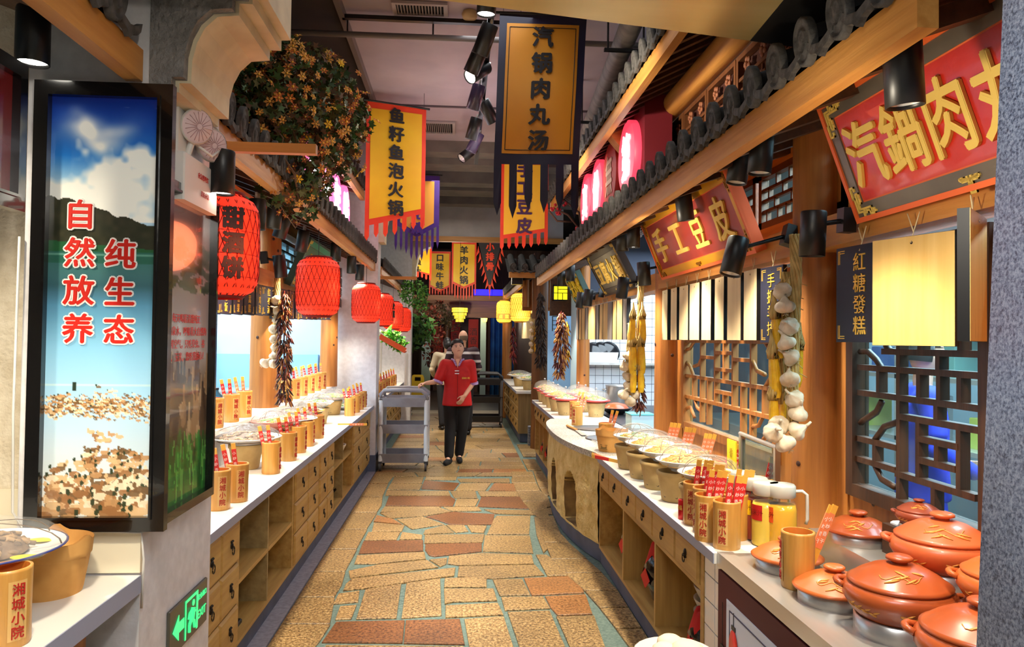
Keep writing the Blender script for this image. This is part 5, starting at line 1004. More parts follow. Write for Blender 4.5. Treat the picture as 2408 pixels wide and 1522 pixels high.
def poster2():
    nx, ny = 50, 160; u = (np.arange(nx + 1) / nx)[None, :] * np.ones((ny + 1, 1)); v = (np.arange(ny + 1) / ny)[:, None] * np.ones((1, nx + 1)); rg = np.random.RandomState(5)
    stops = [(0, (70, 64, 60)), (0.15, (96, 88, 84)), (0.25, (120, 112, 108)), (0.4, (150, 140, 132)), (0.5, (170, 160, 150)), (0.6, (120, 96, 70)), (0.75, (110, 84, 56)), (0.82, (60, 62, 34)), (1, (30, 92, 34))]
    c = np.stack([np.interp(v + 0.06 * (0.5 - u), [s[0] for s in stops], [s[1][k] for s in stops]) for k in range(3)], -1)
    def mix(c, d, m): m = np.clip(m, 0, 1)[..., None]; return c * (1 - m) + np.array(d) * m
    for _ in range(60): x, y = rg.rand(), 0.14 + 0.16 * rg.rand(); c = mix(c, (44, 56, 40), (((u - x) / 0.09) ** 2 + ((v - y) / 0.012) ** 2 < 1) * 0.7)
    for _ in range(60):
        x, y = rg.rand(), 0.6 + 0.2 * rg.rand(); col = [(150, 116, 78), (90, 66, 44), (60, 44, 34), (180, 150, 110)][rg.randint(4)]
        c = mix(c, col, (((u - x) / 0.06) ** 2 + ((v - y) / 0.045) ** 2 < 1) * 0.8); c = mix(c, col, ((np.abs(u - x) < 0.018) & (v < y) & (v > y - 0.1)) * 0.9)
    for _ in range(160):
        x, y = rg.rand(), 0.84 + 0.14 * rg.rand() - 0.05 * rg.rand(); k = rg.randn() * 0.4; c = mix(c, [(54, 130, 46), (28, 92, 30), (100, 160, 70)][rg.randint(3)], ((np.abs(u - x - (v - y) * k) < 0.012) & (v > y - 0.04) & (v < y + 0.06)) * 0.8)
    return nx, ny, np.clip(c, 0, 255)
def printmesh(data, W, h):
    nx, ny, c = data; xs = np.tile(np.linspace(0, W, nx + 1), ny + 1); zs = np.repeat(np.linspace(h, 0, ny + 1), nx + 1)
    co = np.stack([xs, np.zeros_like(xs), zs], -1); i = np.arange(nx)[None, :] + np.arange(ny)[:, None] * (nx + 1); i = i.ravel(); f = np.stack([i, i + nx + 1, i + nx + 2, i + 1], -1)
    me = bpy.data.meshes.new('print'); me.vertices.add(len(co)); me.vertices.foreach_set('co', co.ravel()); me.loops.add(f.size); me.loops.foreach_set('vertex_index', f.ravel()); me.polygons.add(len(f)); me.polygons.foreach_set('loop_start', np.arange(0, f.size, 4)); me.update()
    a = me.color_attributes.new('print', 'BYTE_COLOR', 'POINT'); q = c.reshape(-1, 3) / 255; a.data.foreach_set('color_srgb', np.concatenate([q, np.ones((len(q), 1))], 1).ravel()); return me
def framed(label, M_, W, h, data, fr=0.045, frd=0.03, mt=None):
    t = empty('framed_poster', label, 'poster'); t.matrix_world = M_      # local x to the right, z up, -y to the reader
    m = MB(); m.box(-fr, W + fr, -frd, 0, -fr, 0).box(-fr, W + fr, -frd, 0, h, h + fr).box(-fr, 0, -frd, 0, 0, h).box(W, W + fr, -frd, 0, 0, h); obj('frame', m, black, t)
    m = MB(); e = 0.008; m.box(-e, W + e, -frd - 0.006, -frd, -e, 0).box(-e, W + e, -frd - 0.006, -frd, h, h + e).box(-e, 0, -frd - 0.006, -frd, 0, h).box(W, W + e, -frd - 0.006, -frd, 0, h); obj('inner_bead', m, black, t)
    me = printmesh(data, W, h); me.materials.append(mt or vcol('poster_print', 0.2, 0.5, 0.12)); obj('print', me, None, t, (0, -0.012, 0)); return t
t = framed('tall black-framed lake and duck flock poster with red characters on the pillar front', Matrix.Translation((-1.268, 2.392, 1.04)), 0.325, 1.298, poster1())
wh = mat('white_outline', (250, 244, 236), 0.4); rdc = mat('poster_red', (214, 38, 26), 0.4)
for nm, mt_, off, dep in (('letter_outline', wh, 0.075, 0.001), ('lettering', rdc, 0.028, 0.0015)):
    m = MB()
    for chs, x, zt, st in (('自然放养', 0.094, 0.92, 0.118), ('纯生态', 0.217, 0.80, 0.118)):
        for i, ch in enumerate(chs): m.text(ch, face((x, -0.0125 - (0.0014 if off < 0.05 else 0), zt - st * i + 0.012), (0, -1, 0)), 0.095, dep, off)
    obj(nm, m, mt_, t)
Mside = Matrix.Translation((-0.975, 2.46, 1.02)) @ Matrix.Rotation(PI / 2, 4, 'Z')
t = framed('narrow black-framed duck and grass poster on the aisle side of the pillar', Mside, 0.47, 1.06, poster2(), 0.035, 0.035)
m = MB()
for i, s_ in enumerate(('每天喝着清甜纯正', '的山泉水，呼吸着大自然的', '新鲜空气，只吃草虫、谷', '粒、玉米，您吃我放心！')):
    m.text(s_, face((0.24, -0.014, 0.64 - i * 0.045), (0, -1, 0)), 0.034, 0.001, 0.01, vert=False)
obj('lettering', m, rdc, t)
# black frame with a red print at the far left, plus a lattice corner under it
t = framed('black-framed red print cut off at the left edge of the view', Matrix.Translation((-1.30, 1.65, 2.0)) @ Matrix.Rotation(PI / 2, 4, 'Z'), 0.56, 0.34, (1, 1, np.array([[[60, 52, 60], [96, 20, 18]], [[40, 36, 44], [110, 18, 16]]], float)))
t = empty('lattice_bracket', 'dark wood lattice corner piece below the red print at the left edge', 'bracket')
obj('frame', MB().box(-1.36, -1.31, 1.9, 2.2, 1.96 - 0.17, 1.975).box(-1.36, -1.31, 1.9, 2.2, 1.74, 1.77), darkZ, t); obj('grid_bar', MB().box(-1.35, -1.32, 1.9, 2.12, 1.86, 1.875).box(-1.35, -1.32, 2.0, 2.015, 1.77, 1.96), darkZ, t)
# emergency light
ivory = mat('ivory_plastic', (226, 222, 214), 0.4); lens = seethrough('clear_lens', (240, 226, 226), clear=0.4)
t = empty('emergency_light', 'white twin-head emergency light on the pillar side above the side poster', 'light')
obj('body', MB().bbox(-0.978, -0.93, 2.56, 2.9, 2.06, 2.225), ivory, t)
m = MB(); m.text('应急照明灯', face((-0.928, 2.74, 2.17), (1, 0, 0)), 0.022, 0.001, 0.0, vert=False); m.text('消防应急', face((-0.928, 2.76, 2.11), (1, 0, 0)), 0.022, 0.001, 0.0, vert=False); obj('lettering', m, redink, t)
for y, z in ((2.64, 2.33), (2.8, 2.305)):
    d = Vector((0.75, -0.6, -0.2)).normalized(); hM = face((-0.92, y, z), d); m = MB(); m.T = hM; m.lathe([(0.025, -0.05), (0.05, -0.03), (0.062, 0.0), (0.058, 0.006)], 24, cap1=False); m.T = None; h_ = obj('lamp_head', m, ivory, t)
    m = MB(); m.T = hM; m.lathe([(0.058, 0.004), (0.04, 0.012), (0.001, 0.016)], 20, cap0=False)
    for a in range(16): m.box(0.012, 0.054, -0.0012, 0.0012, 0.004, 0.017) if a == 0 else None
    m.T = None; obj('lens', m, mat('pearly_lens', (232, 206, 206), 0.2), h_)
    m = MB(); m.T = hM
    for a in range(18): c_, s_ = math.cos(a * PI / 9), math.sin(a * PI / 9); m.tube([(0.01 * c_, 0.01 * s_, 0.0175), (0.05 * c_, 0.05 * s_, 0.010)], 0.0012, 3)
    m.T = None; obj('lens_rib', m, mat('lens_rib_pink', (196, 150, 150), 0.4), h_)
obj('bracket', MB().box(-0.978, -0.96, 2.58, 2.7, 2.225, 2.4).cyl((-0.96, 2.66, 2.225), (-0.94, 2.66, 2.29), 0.012, n=8), ivory, t)
m = MB(); m.tube([(-0.94, 2.68, 2.28), (-0.90, 2.74, 2.25), (-0.9, 2.84, 2.3), (-0.92, 2.86, 2.38), (-0.95, 2.78, 2.41), (-0.96, 2.68, 2.4)], 0.005, 6); obj('cable', m, ivory, t)
# exit sign
gg = mat('exit_green', (60, 226, 130), 0.4, emis=0.7)
t = empty('exit_sign', 'grey plate with glowing green arrow, running figure and EXIT low on the pillar', 'sign')
obj('plate', MB().bbox(-0.979, -0.968, 2.62, 3.0, 0.49, 0.655, 0.003), mat('exit_plate', (92, 92, 82), 0.35, 0.4), t)
m = MB(); m.T = face((-0.967, 2.81, 0.572), (1, 0, 0))     # local x runs along +Y
m.prism([(-0.165, 0), (-0.11, 0.045), (-0.11, 0.018), (-0.06, 0.018), (-0.06, -0.018), (-0.11, -0.018), (-0.11, -0.045)], 0, 0.002); obj('arrow', m, gg, t)
m = MB(); m.T = face((-0.967, 2.81, 0.572), (1, 0, 0)); m.box(-0.05, -0.04, -0.07, 0.07, 0, 0.002).box(0.065, 0.08, -0.07, 0.07, 0, 0.002).box(-0.04, 0.065, 0.06, 0.07, 0, 0.002); obj('door_symbol', m, gg, t)
m = MB(); m.T = face((-0.966, 2.82, 0.572), (1, 0, 0)); m.lathe([(0.012, 0), (0.012, 0.002)], 12, 0.02, 0.04)
for a, b, r_ in (((0.012, 0.025), (0.0, -0.012), 0.011), ((0.01, 0.02), (-0.02, 0.012), 0.005), ((-0.02, 0.012), (-0.028, -0.006), 0.005), ((0.014, 0.02), (0.036, 0.004), 0.005), ((0.0, -0.01), (-0.02, -0.028), 0.007), ((-0.02, -0.028), (-0.02, -0.055), 0.006), ((0.002, -0.012), (0.026, -0.03), 0.007), ((0.026, -0.03), (0.034, -0.055), 0.006)): m.cyl((a[0], a[1], 0.001), (b[0], b[1], 0.001), r_, n=6)
obj('running_figure', m, gg, t)
m = MB(); m.text('EXIT', face((-0.967, 2.935, 0.545), (1, 0, 0)), 0.045, 0.002, 0.01, vert=False); m.text('安全出口', face((-0.967, 2.935, 0.61), (1, 0, 0)), 0.024, 0.002, 0.01, vert=False); obj('lettering', m, gg, t)
m = MB(); m.tube([(-1.36, 2.39, 1.9), (-1.365, 2.39, 1.35), (-1.36, 2.392, 1.05), (-1.32, 2.392, 0.985), (-1.15, 2.392, 0.992), (-0.975, 2.392, 0.985), (-0.968, 2.395, 0.9), (-0.972, 2.398, 0.75)], 0.004, 6); obj('cable', m, ivory, None, None, 'thin cream cable curling round and under the big framed poster', 'cable')
# ---------------- bamboo cups and slips
def cup_parts():
    pr = [(0.050, 0), (0.053, 0.008), (0.0525, 0.09), (0.054, 0.178), (0.0535, 0.185), (0.047, 0.185), (0.045, 0.17), (0.044, 0.02), (0.0001, 0.02)]
    b = MB().lathe(pr[:6], 28, k=0, cap1=False).lathe(pr[5:], 28, k=1, cap0=False).mesh('body', [bamboo, bambooin])
    m = MB(); m.grid(lambda a, c: (0.0546 * math.cos((a - .5) * .78), 0.0546 * math.sin((a - .5) * .78), 0.02 + 0.14 * c), 6, 1); p = m.mesh('shaved_patch', bamboolabel)
    m = MB(); m.text('湘城小院', face((0.0548, 0, 0.09), (1, 0, 0)), 0.031, 0.0008, 0.012, step=1.08); l = m.mesh('lettering', redink); return b, p, l
CUPM = cup_parts()
def cup(x, y, z, rz, label, group=None, s=1.0):
    t = empty('bamboo_cup', label, 'cup', (x, y, z), rz, group); t.scale = (s, s, s)
    obj('body', CUPM[0], None, t); p = obj('shaved_patch', CUPM[1], None, t); obj('lettering', CUPM[2], None, p); return t
slipb = mat('slip_bamboo', (226, 170, 66), 0.5); slipr = mat('slip_red_paper', (208, 40, 36), 0.5); slipo = mat('slip_orange_paper', (232, 132, 84), 0.5)
SLIP = {}
for key, mm in (('r', slipr), ('o', slipo)):
    a = MB().box(-0.0105, 0.0105, -0.002, 0.002, 0, 0.265).mesh('slip', slipb)
    b = MB().box(-0.0108, 0.0108, -0.0026, 0.0026, 0.11, 0.235).mesh('paper_band', mm)
    m = MB()
    for k, ch in enumerate('小炒香干'): m.text(ch, face((0, -0.0027, 0.215 - 0.026 * k), (0, -1, 0)), 0.017, 0.0004, 0.01, res=1)
    SLIP[key] = (a, b, m.mesh('lettering', mat('slip_white_ink', (250, 240, 230), 0.5)))
def slip(x, y, z, tx, ty, rz, key, label, group=None):
    t = empty('menu_slip', label, 'slip', (x, y, z), 0, group); t.rotation_euler = (ty, tx, rz)
    obj('slip', SLIP[key][0], None, t); b = obj('paper_band', SLIP[key][1], None, t); obj('lettering', SLIP[key][2], None, b); return t
LC = [(-1.11, 3.57), (-1.075, 3.74), (-1.098, 4.496), (-1.1, 4.957), (-1.108, 5.30), (-1.115, 5.62), (-1.12, 6.05), (-1.113, 7.776), (-1.105, 8.13), (-1.107, 8.45), (-1.11, 8.75)]
for i, (x, y) in enumerate(LC):
    cup(x, y, 0.79, -0.95 if i < 2 else -0.35 + 0.1 * (i % 3), 'bamboo cup with red characters, %s along the front of the left counter' % ORD[i])
    for k in range(2 if i != 2 else 2): slip(x - 0.012 + 0.02 * k, y + 0.01 * k, 0.812, -0.22 + 0.1 * k, 0.05, 0.15, 'r', '%s red-banded slip in the %s cup along the front of the left counter' % (('left', 'right')[k], ORD[i]), 'slips in left front cups')
LB = [(-1.50, 4.45), (-1.50, 4.72), (-1.50, 5.05), (-1.50, 5.35), (-1.50, 6.65), (-1.50, 6.95), (-1.50, 7.3), (-1.50, 7.65), (-1.50, 8.0), (-1.50, 8.3)]
for i, (x, y) in enumerate(LB):
    cup(x, y, 1.03, -0.7, 'bamboo cup, %s along the raised ledge of the left stall' % ORD[i])
    for k in range(2): slip(x - 0.012 + 0.02 * k, y, 1.052, -0.2 + 0.12 * k, 0.05, 0.1, 'r' if i % 3 else 'o', '%s %s-banded slip in the %s cup of the raised left ledge' % (('left', 'right')[k], 'red' if i % 3 else 'orange', ORD[i]), 'slips in ledge cups')
RC = [(1.062, 3.243), (1.068, 3.125), (1.03, 2.985), (1.15, 3.0), (1.066, 2.866)]
for i, (x, y) in enumerate(RC):
    cup(x, y, 0.79, PI + 0.45 if i % 2 else PI + 0.9, ['bamboo cup behind the red tin can', 'bamboo cup second in the cluster beside the juice jugs', 'bamboo cup in the middle of the cluster by the juice jugs', 'bamboo cup hidden at the back of the cluster by the juice jugs', 'bamboo cup in front of the juice jugs, nearest of the cluster'][i])
    for k in range(5):
        a = k * 1.25; slip(x + 0.02 * math.cos(a), y + 0.014 * math.sin(a), 0.812, 0.16 + 0.04 * math.cos(a), 0.06 * math.sin(a), -0.1, 'r', 'one of five red-banded slips in the %s cup of the cluster' % ('farthest', 'second farthest', 'middle', 'hidden back', 'nearest')[i], 'slips in the %s cluster cup' % ('farthest', 'second farthest', 'middle', 'hidden back', 'nearest')[i])
for x, y, lab in ((1.126, 5.574, 'bamboo cup behind the open kraft bowl'), (1.141, 7.019, 'taller-looking bamboo cup on the stone stove top'), (1.2, 7.55, 'bamboo cup beside the far clear domes')):
    cup(x, y, 0.79, PI + 0.8, lab)
    for k in range(2): slip(x + 0.012 * k, y, 0.812, 0.2 + 0.1 * k, 0, 0, 'o', '%s orange slip in the %s' % (('left', 'right')[k], lab), 'slips near the stove')
cup(1.135, 2.40, 0.79, PI - 0.25, 'large bamboo cup standing on the steel counter among the casseroles')
for k in range(2): slip(1.15 + 0.013 * k, 2.40, 0.815, 0.42, 0.0, 0.1, 'o', '%s orange and white slip in the cup on the steel counter' % ('left', 'right')[k], 'pair of slips on the steel counter')
cup(-1.075, 1.875, 0.854, -0.6, 'bamboo cup cut off at the lower left corner')
# slips bundles standing behind the bowls, right counter
for i, (px_, y, n, key) in enumerate(((1.36, 4.75, 5, 'o'), (1.38, 4.5, 5, 'o'), (1.4, 4.2, 3, 'o'), (1.4, 3.8, 6, 'r'), (1.42, 3.35, 2, 'r'))):
    cup(px_, y, 0.79, PI + 0.5, 'bamboo cup behind the film-covered bowls, %s from the corn string' % (ORD[i] if i else 'first'))
    for k in range(n): slip(px_ + 0.016 * (k % 3 - 1), y + 0.012 * (k // 3), 0.812, 0.2 + 0.03 * (k % 3), 0.02 * k, -0.15, key, 'one of the slips in the %s cup behind the film-covered bowls' % (ORD[i] if i else 'first'), 'slips in the %s cup behind the bowls' % (ORD[i] if i else 'first'))
for k in range(4): slip(1.04 + 0.012 * k, 4.95 - 0.05 * k, 0.793 + 0.004 * k, PI / 2 - 0.02, 0, 1.9 + 0.1 * k, 'r' if k == 3 else 'o', 'menu slip lying flat at the edge of the right counter', 'slips lying on the right counter')
slip(-1.1, 6.95, 0.793, PI / 2, 0, 0.15, 'o', 'pale menu slip lying on the left counter')

# ---------------- clay warmers, bowls, food
def warmer_mesh():
    pr = [(0.072, 0), (0.078, 0.006), (0.088, 0.07), (0.098, 0.125), (0.104, 0.13), (0.104, 0.15), (0.094, 0.15), (0.09, 0.1), (0.078, 0.02), (0.0001, 0.02)]
    m = MB().lathe(pr, 26, k=0, cap1=False)
    for a in (-1.9, -1.6, -2.7, 2.8, 0.4): m.T = face((0.0795 * math.cos(a), 0.0795 * math.sin(a), 0.03), (math.cos(a), math.sin(a), 0)); m.lathe([(0.008, 0), (0.007, 0.0015), (0.0001, 0.0012)], 8, k=1)
    m.T = None; return m.mesh('clay_warmer', [kraft, blackm])
WARM_M = warmer_mesh()
def bowl_mesh(r, h, rimm, basem, name='bowl', fr=0.45):
    pr = [(r * fr, 0), (r * fr, 0.006), (r * 0.8, h * 0.55), (r, h - 0.003), (r * 1.005, h), (r * 0.975, h + 0.001), (r * 0.78, h * 0.62), (r * 0.4, 0.012), (0.0001, 0.012)]
    return MB().lathe(pr[:4], 36, k=0, cap1=False).lathe(pr[3:6], 36, k=1, cap0=False, cap1=False).lathe(pr[5:], 36, k=0, cap0=False).mesh(name, [basem, rimm])
noodle = mat('yellow_noodles', (244, 200, 96), 0.5, 0, (226, 168, 60), 30); mush = mat('brown_mushroom', (138, 110, 82), 0.6, 0, (96, 74, 56), 30)
greenveg = mat('green_vegetable', (70, 150, 40), 0.5, 0, (120, 180, 60), 20); pinkmeat = mat('pale_pink_food', (226, 170, 140), 0.5, 0, (206, 130, 100), 20); ricew = mat('cream_food', (240, 226, 180), 0.6)
def food_mesh(r, h, n, rr, mats, seed, ln=0.06, name='food'):
    g = random.Random(seed); m = MB()
    m.lathe([(r, 0), (r * 0.85, h * 0.5), (r * 0.5, h * 0.85), (0.0001, h)], 16, k=0, cap0=False)
    for i in range(n):
        a = g.uniform(0, 2 * PI); q = math.sqrt(g.random()) * r * 0.95; z = h * (1 - (q / r) ** 2) * 0.95 + g.uniform(-0.002, 0.006); d = g.uniform(0, 2 * PI); pts = []
        for k in range(4): f = k / 3 - 0.5; x_ = q * math.cos(a) + ln * f * math.cos(d + f * 1.2); y_ = q * math.sin(a) + ln * f * math.sin(d + f * 1.2); pts.append((x_, y_, z + 0.01 * (0.25 - f * f) * 2))
        m.tube(pts, rr, 4, k=i % len(mats))
    return m.mesh(name, mats)
FOOD = [food_mesh(0.115, 0.05, 170, 0.0028, [noodle, mat('gold_noodles', (230, 160, 50), 0.5)], 1), food_mesh(0.13, 0.05, 120, 0.006, [mush, mat('tan_mushroom', (170, 136, 96), 0.6)], 2, 0.045), food_mesh(0.12, 0.045, 90, 0.006, [pinkmeat, noodle, greenveg], 3, 0.04), food_mesh(0.115, 0.04, 110, 0.0035, [ricew, noodle, greenveg], 4, 0.05)]
COVER = {}
def cover_mesh(r, h, seed, mm):
    g = random.Random(seed); ph = [g.uniform(0, 6) for _ in range(6)]; m = MB()
    def f(a, b):
        t_ = b * PI / 2; w_ = 1 + 0.025 * math.sin(9 * a * 2 * PI + ph[0]) * (1 - b) + 0.012 * math.sin(5 * a * 2 * PI + ph[1] + b * 7)
        rr = r * math.cos(t_) ** 0.8 * w_ + 0.0005; return (rr * math.cos(2 * PI * a), rr * math.sin(2 * PI * a), h * math.sin(t_) * (1 + 0.03 * math.sin(7 * a * 6.28 + ph[2])))
    m.grid(f, 40, 10); return m.mesh('film_cover', mm)
def hoops(r, h, mm):
    m = MB()
    for a in (0.2, 1.1, 2.2): m.tube([(r * math.cos(a) * math.cos(t_), r * math.sin(a) * math.cos(t_), h * math.sin(t_)) for t_ in [PI * i / 12 for i in range(13)]], 0.0016, 4)
    return m.mesh('hoop', mm)
FILM = [cover_mesh(0.145, 0.10, k, film) for k in range(3)]; HOOP = hoops(0.14, 0.097, mat('dark_bamboo_hoop', (96, 70, 40), 0.6))
bluerim = mat('blue_rim', (50, 60, 120), 0.3); yelrim = mat('yellow_glaze', (244, 200, 40), 0.25, coat=0.4); redrim = mat('red_rim', (206, 60, 50), 0.3); darkrim = mat('dark_rim', (40, 44, 60), 0.3); pinkg = mat('pink_glaze', (196, 120, 106), 0.3)
BW = {'w': bowl_mesh(0.145, 0.058, porc, porc), 'y': bowl_mesh(0.16, 0.05, yelrim, yelrim), 'k': bowl_mesh(0.2, 0.04, darkrim, porc), 'p': bowl_mesh(0.15, 0.07, pinkg, pinkg), 'P': bowl_mesh(0.21, 0.045, porc, porc)}
def dish(x, y, z, kind, food, desc, warm=True, fs=1.0, filmi=0, wx=0.0):
    if warm: obj('clay_warmer', WARM_M, None, None, (x, y, z), 'tan clay warmer under the ' + desc, 'warmer'); z += 0.151
    b = obj('bowl', BW[kind], None, None, (x + wx, y, z), desc[0].upper() * 0 + desc, 'bowl')
    R_ = {'w': 1.0, 'y': 1.08, 'k': 1.3, 'p': 1.02, 'P': 1.38}[kind]
    hh = {'w': 0.05, 'y': 0.042, 'k': 0.032, 'p': 0.06, 'P': 0.036}[kind]
    c = obj('film_cover', FILM[filmi % 3], None, b, (0, 0, hh)); c.scale = (R_, R_, 0.85)
    h_ = obj('hoop', HOOP, None, b, (0, 0, hh)); h_.scale = (R_, R_, 0.82)
    f = obj('food_heap', FOOD[food], None, None, (x + wx, y, z + hh * 0.55), 'heap of %s in the %s' % (['yellow noodles', 'brown mushrooms', 'mixed pink food', 'pale shreds'][food], desc), 'food', kind='stuff'); f.scale = (fs * R_,) * 2 + (fs,)
for i, (x, y, d) in enumerate(((1.13, 3.36, 'white bowl under film nearest the slips cluster'), (1.123, 3.72, 'white bowl second from the slips cluster'), (1.113, 4.03, 'white bowl in the middle of the right counter'), (1.107, 4.34, 'white bowl fourth from the slips cluster'), (1.105, 4.66, 'white bowl farthest in the right counter row'))):
    dish(x, y, 0.79, 'w', 0 if i != 4 else 3, d, True, 1.0, i, 0.035)
dish(-1.29, 4.66, 0.79, 'P', 1, 'wide white plate nearest on the left counter', True, 0.95)
dish(-1.29, 5.3, 0.79, 'p', 2, 'pink bowl on the left counter', True, 1, 1); dish(-1.27, 5.72, 0.79, 'P', 2, 'white plate behind the pink bowl', True, 0.9, 2)
dish(-1.27, 6.3, 0.79, 'y', 1, 'yellow bowl on the left counter', True, 1, 0); dish(-1.3, 7.05, 0.79, 'w', 3, 'white bowl past the yellow bowl', True, 1, 1)
dish(-1.31, 7.9, 0.79, 'k', 2, 'dark-rimmed plate before the white pillar', True, 1, 2); dish(-1.31, 8.5, 0.79, 'P', 3, 'last plate at the white pillar', False, 1, 1)
for i, (y, k, f) in enumerate(((4.3, 'y', 3), (4.75, 'P', 2), (5.3, 'k', 2), (6.75, 'y', 3), (7.3, 'w', 2), (7.8, 'y', 0), (8.3, 'w', 3))):
    dish(-1.74, y, 1.03, k, f, '%s dish of the raised left ledge' % ('first' if i == 0 else ORD[i]), False, 1, i)
dish(-1.3, 9.8, 0.79, 'P', 3, 'first plate of the farther left stall', True); dish(-1.3, 10.9, 0.79, 'w', 2, 'second bowl of the farther left stall', True); dish(-1.3, 12.0, 0.79, 'w', 3, 'third bowl of the farther left stall', True)
for i in range(9): y = 9.45 + i * 0.42; cup(-1.1, y, 0.79, -0.5, 'bamboo cup, %s on the farther left stall counter' % ORD[i], 'cups of the farther left stall'); slip(-1.1, y, 0.812, -0.2, 0, 0, 'o', 'orange-banded slip in the %s cup of the farther left stall' % ORD[i], 'slips of the farther left stall'); slip(-1.08, y, 0.812, -0.1, 0, 0, 'r', 'red-banded slip in the %s cup of the farther left stall' % ORD[i], 'slips of the farther left stall')
dish(1.12, 11.75, 0.80, 'k', 3, 'nearer plate on the farthest right stall', True, 1, 0); dish(1.05, 12.7, 0.80, 'P', 3, 'farther plate on the farthest right stall', True, 1, 1)
for i in range(4): cup(1.32, 11.7 + 0.3 * i, 0.80, PI, 'bamboo cup, %s at the back of the farthest right stall' % ORD[i], 'cups of the farthest right stall'); slip(1.32, 11.7 + 0.3 * i, 0.822, 0.2, 0, 0, 'r', 'red slip in the %s cup at the farthest right stall' % ORD[i], 'slips of the farthest right stall')
# big plate on warmer near lower left + open kraft pot
obj('clay_warmer', WARM_M, None, None, (-1.24, 2.02, 0.854), 'tan clay warmer under the blue-rimmed plate at lower left', 'warmer')
bb = bowl_mesh(0.2, 0.04, bluerim, porc); b = obj('plate', bb, None, None, (-1.23, 2.02, 1.005), 'large white plate with blue rim and mushrooms at the lower left', 'plate')
c = obj('film_cover', FILM[0], None, b, (0, 0, 0.035)); c.scale = (1.37, 1.37, 0.7); h_ = obj('hoop', HOOP, None, b, (0, 0, 0.035)); h_.scale = (1.37, 1.37, 0.68)
m = MB()
for a, r_ in ((-0.3, 0.15), (0.9, 0.15), (-1.3, 0.155)): m.lathe([(0.03, 0), (0.0001, 0.003)], 14, r_ * math.cos(a), r_ * math.sin(a), 0.028, 1.3, 0.8)
obj('painted_petal', m, mat('petal_yellow', (238, 206, 40), 0.3), b)
obj('food_heap', FOOD[1], None, None, (-1.25, 2.02, 1.03), 'heap of brown mushrooms on the blue-rimmed plate', 'food', kind='stuff')
def openpot(loc, label, s=1.0, wav=0.018):
    t = empty('kraft_pot', label, 'pot', loc); t.scale = (s,) * 3
    m = MB(); pr = [(0.082, 0), (0.085, 0.01), (0.1, 0.1), (0.104, 0.105), (0.108, 0.145)]
    def f(a, b):
        i = b * 4; j = min(int(i), 3); q = i - j; r_ = pr[j][0] * (1 - q) + pr[j + 1][0] * q; z = pr[j][1] * (1 - q) + pr[j + 1][1] * q; th = 2 * PI * a
        lob = max(0, math.cos(3 * th + 0.6)) ** 6; z += wav * lob * (b > 0.95); r_ += 0.008 * lob * (b > 0.7); return (r_ * math.cos(th), r_ * math.sin(th), z)
    m.grid(f, 48, 16); m.grid(lambda a, b: tuple(np.array(f(1 - a, 1 - b * 0.97)) * np.array((0.93, 0.93, 1)) + np.array((0, 0, 0.0))), 48, 12)
    m.lathe([(0.0001, 0.012), (0.08, 0.012)], 20, cap0=False, cap1=False); obj('body', m, mat('kraft_inner', (212, 158, 86), 0.85, 0, (196, 140, 70), 12), t)
    m = MB(); M_ = face((-0.062, -0.062, 0.035), (-1, -1, 0.1)); m.T = M_; m.box(-0.022, 0.022, -0.012, 0.012, 0, 0.001).box(-0.028, 0.028, -0.016, -0.012, 0, 0.004).box(-0.028, 0.028, 0.012, 0.016, 0, 0.004); m.T = None; obj('air_door', m, mat('pot_slot', (120, 90, 40), 0.8), t); return t
openpot((-1.17, 2.24, 0.854), 'open orange-tan kraft pot behind the blue-rimmed plate', 1.05)
openpot((1.13, 5.39, 0.79), 'open tan kraft pot with a slot at the edge of the white counter', 1.08)

# clear domes
def dome_set(x, y, z, label, s=1.0, food=3, warm=True):
    if warm: obj('clay_warmer', WARM_M, None, None, (x, y, z), 'tan clay warmer under the ' + label, 'warmer'); z += 0.151
    t = empty('domed_plate', label, 'dome', (x, y, z)); t.scale = (s,) * 3
    obj('plate', MB().lathe([(0.08, 0), (0.13, 0.01), (0.152, 0.018), (0.152, 0.024), (0.12, 0.02), (0.0001, 0.014)], 30).mesh('plate', redrim), None, t)
    obj('inner_dish', MB().lathe([(0.1, 0.016), (0.125, 0.035), (0.115, 0.035), (0.09, 0.024), (0.0001, 0.022)], 28), porc, t)
    d = obj('dome', MB().lathe([(0.145, 0.025), (0.143, 0.05), (0.125, 0.09), (0.085, 0.118), (0.03, 0.13), (0.0001, 0.131)], 30, cap0=False), dome_m, t)
    obj('knob', MB().lathe([(0.006, 0.13), (0.006, 0.138), (0.013, 0.146), (0.012, 0.154), (0.0001, 0.158)], 12), mat('clear_knob', (236, 236, 236), 0.1, trans=0.6), d)
    f = obj('food_heap', FOOD[food], None, None, (x, y, z + 0.03 * s), 'food under the ' + label, 'food', kind='stuff'); f.scale = (0.8 * s,) * 3
for i, (x, y, lab, f) in enumerate(((1.47, 7.8, 'large clear dome on red-rimmed plate beside the steel stock pot', 2), (1.17, 7.98, 'clear dome over yellow food nearest the aisle edge', 3), (1.14, 8.4, 'second clear dome along the aisle edge', 0), (1.14, 8.82, 'third clear dome along the aisle edge', 3), (1.14, 9.25, 'fourth clear dome along the aisle edge', 2), (1.14, 9.68, 'farthest clear dome at the aisle edge', 2), (1.45, 8.35, 'second clear dome of the back row', 2), (1.45, 8.85, 'third clear dome of the back row', 2))): dome_set(x, y, 0.79, lab, 1.0, f)

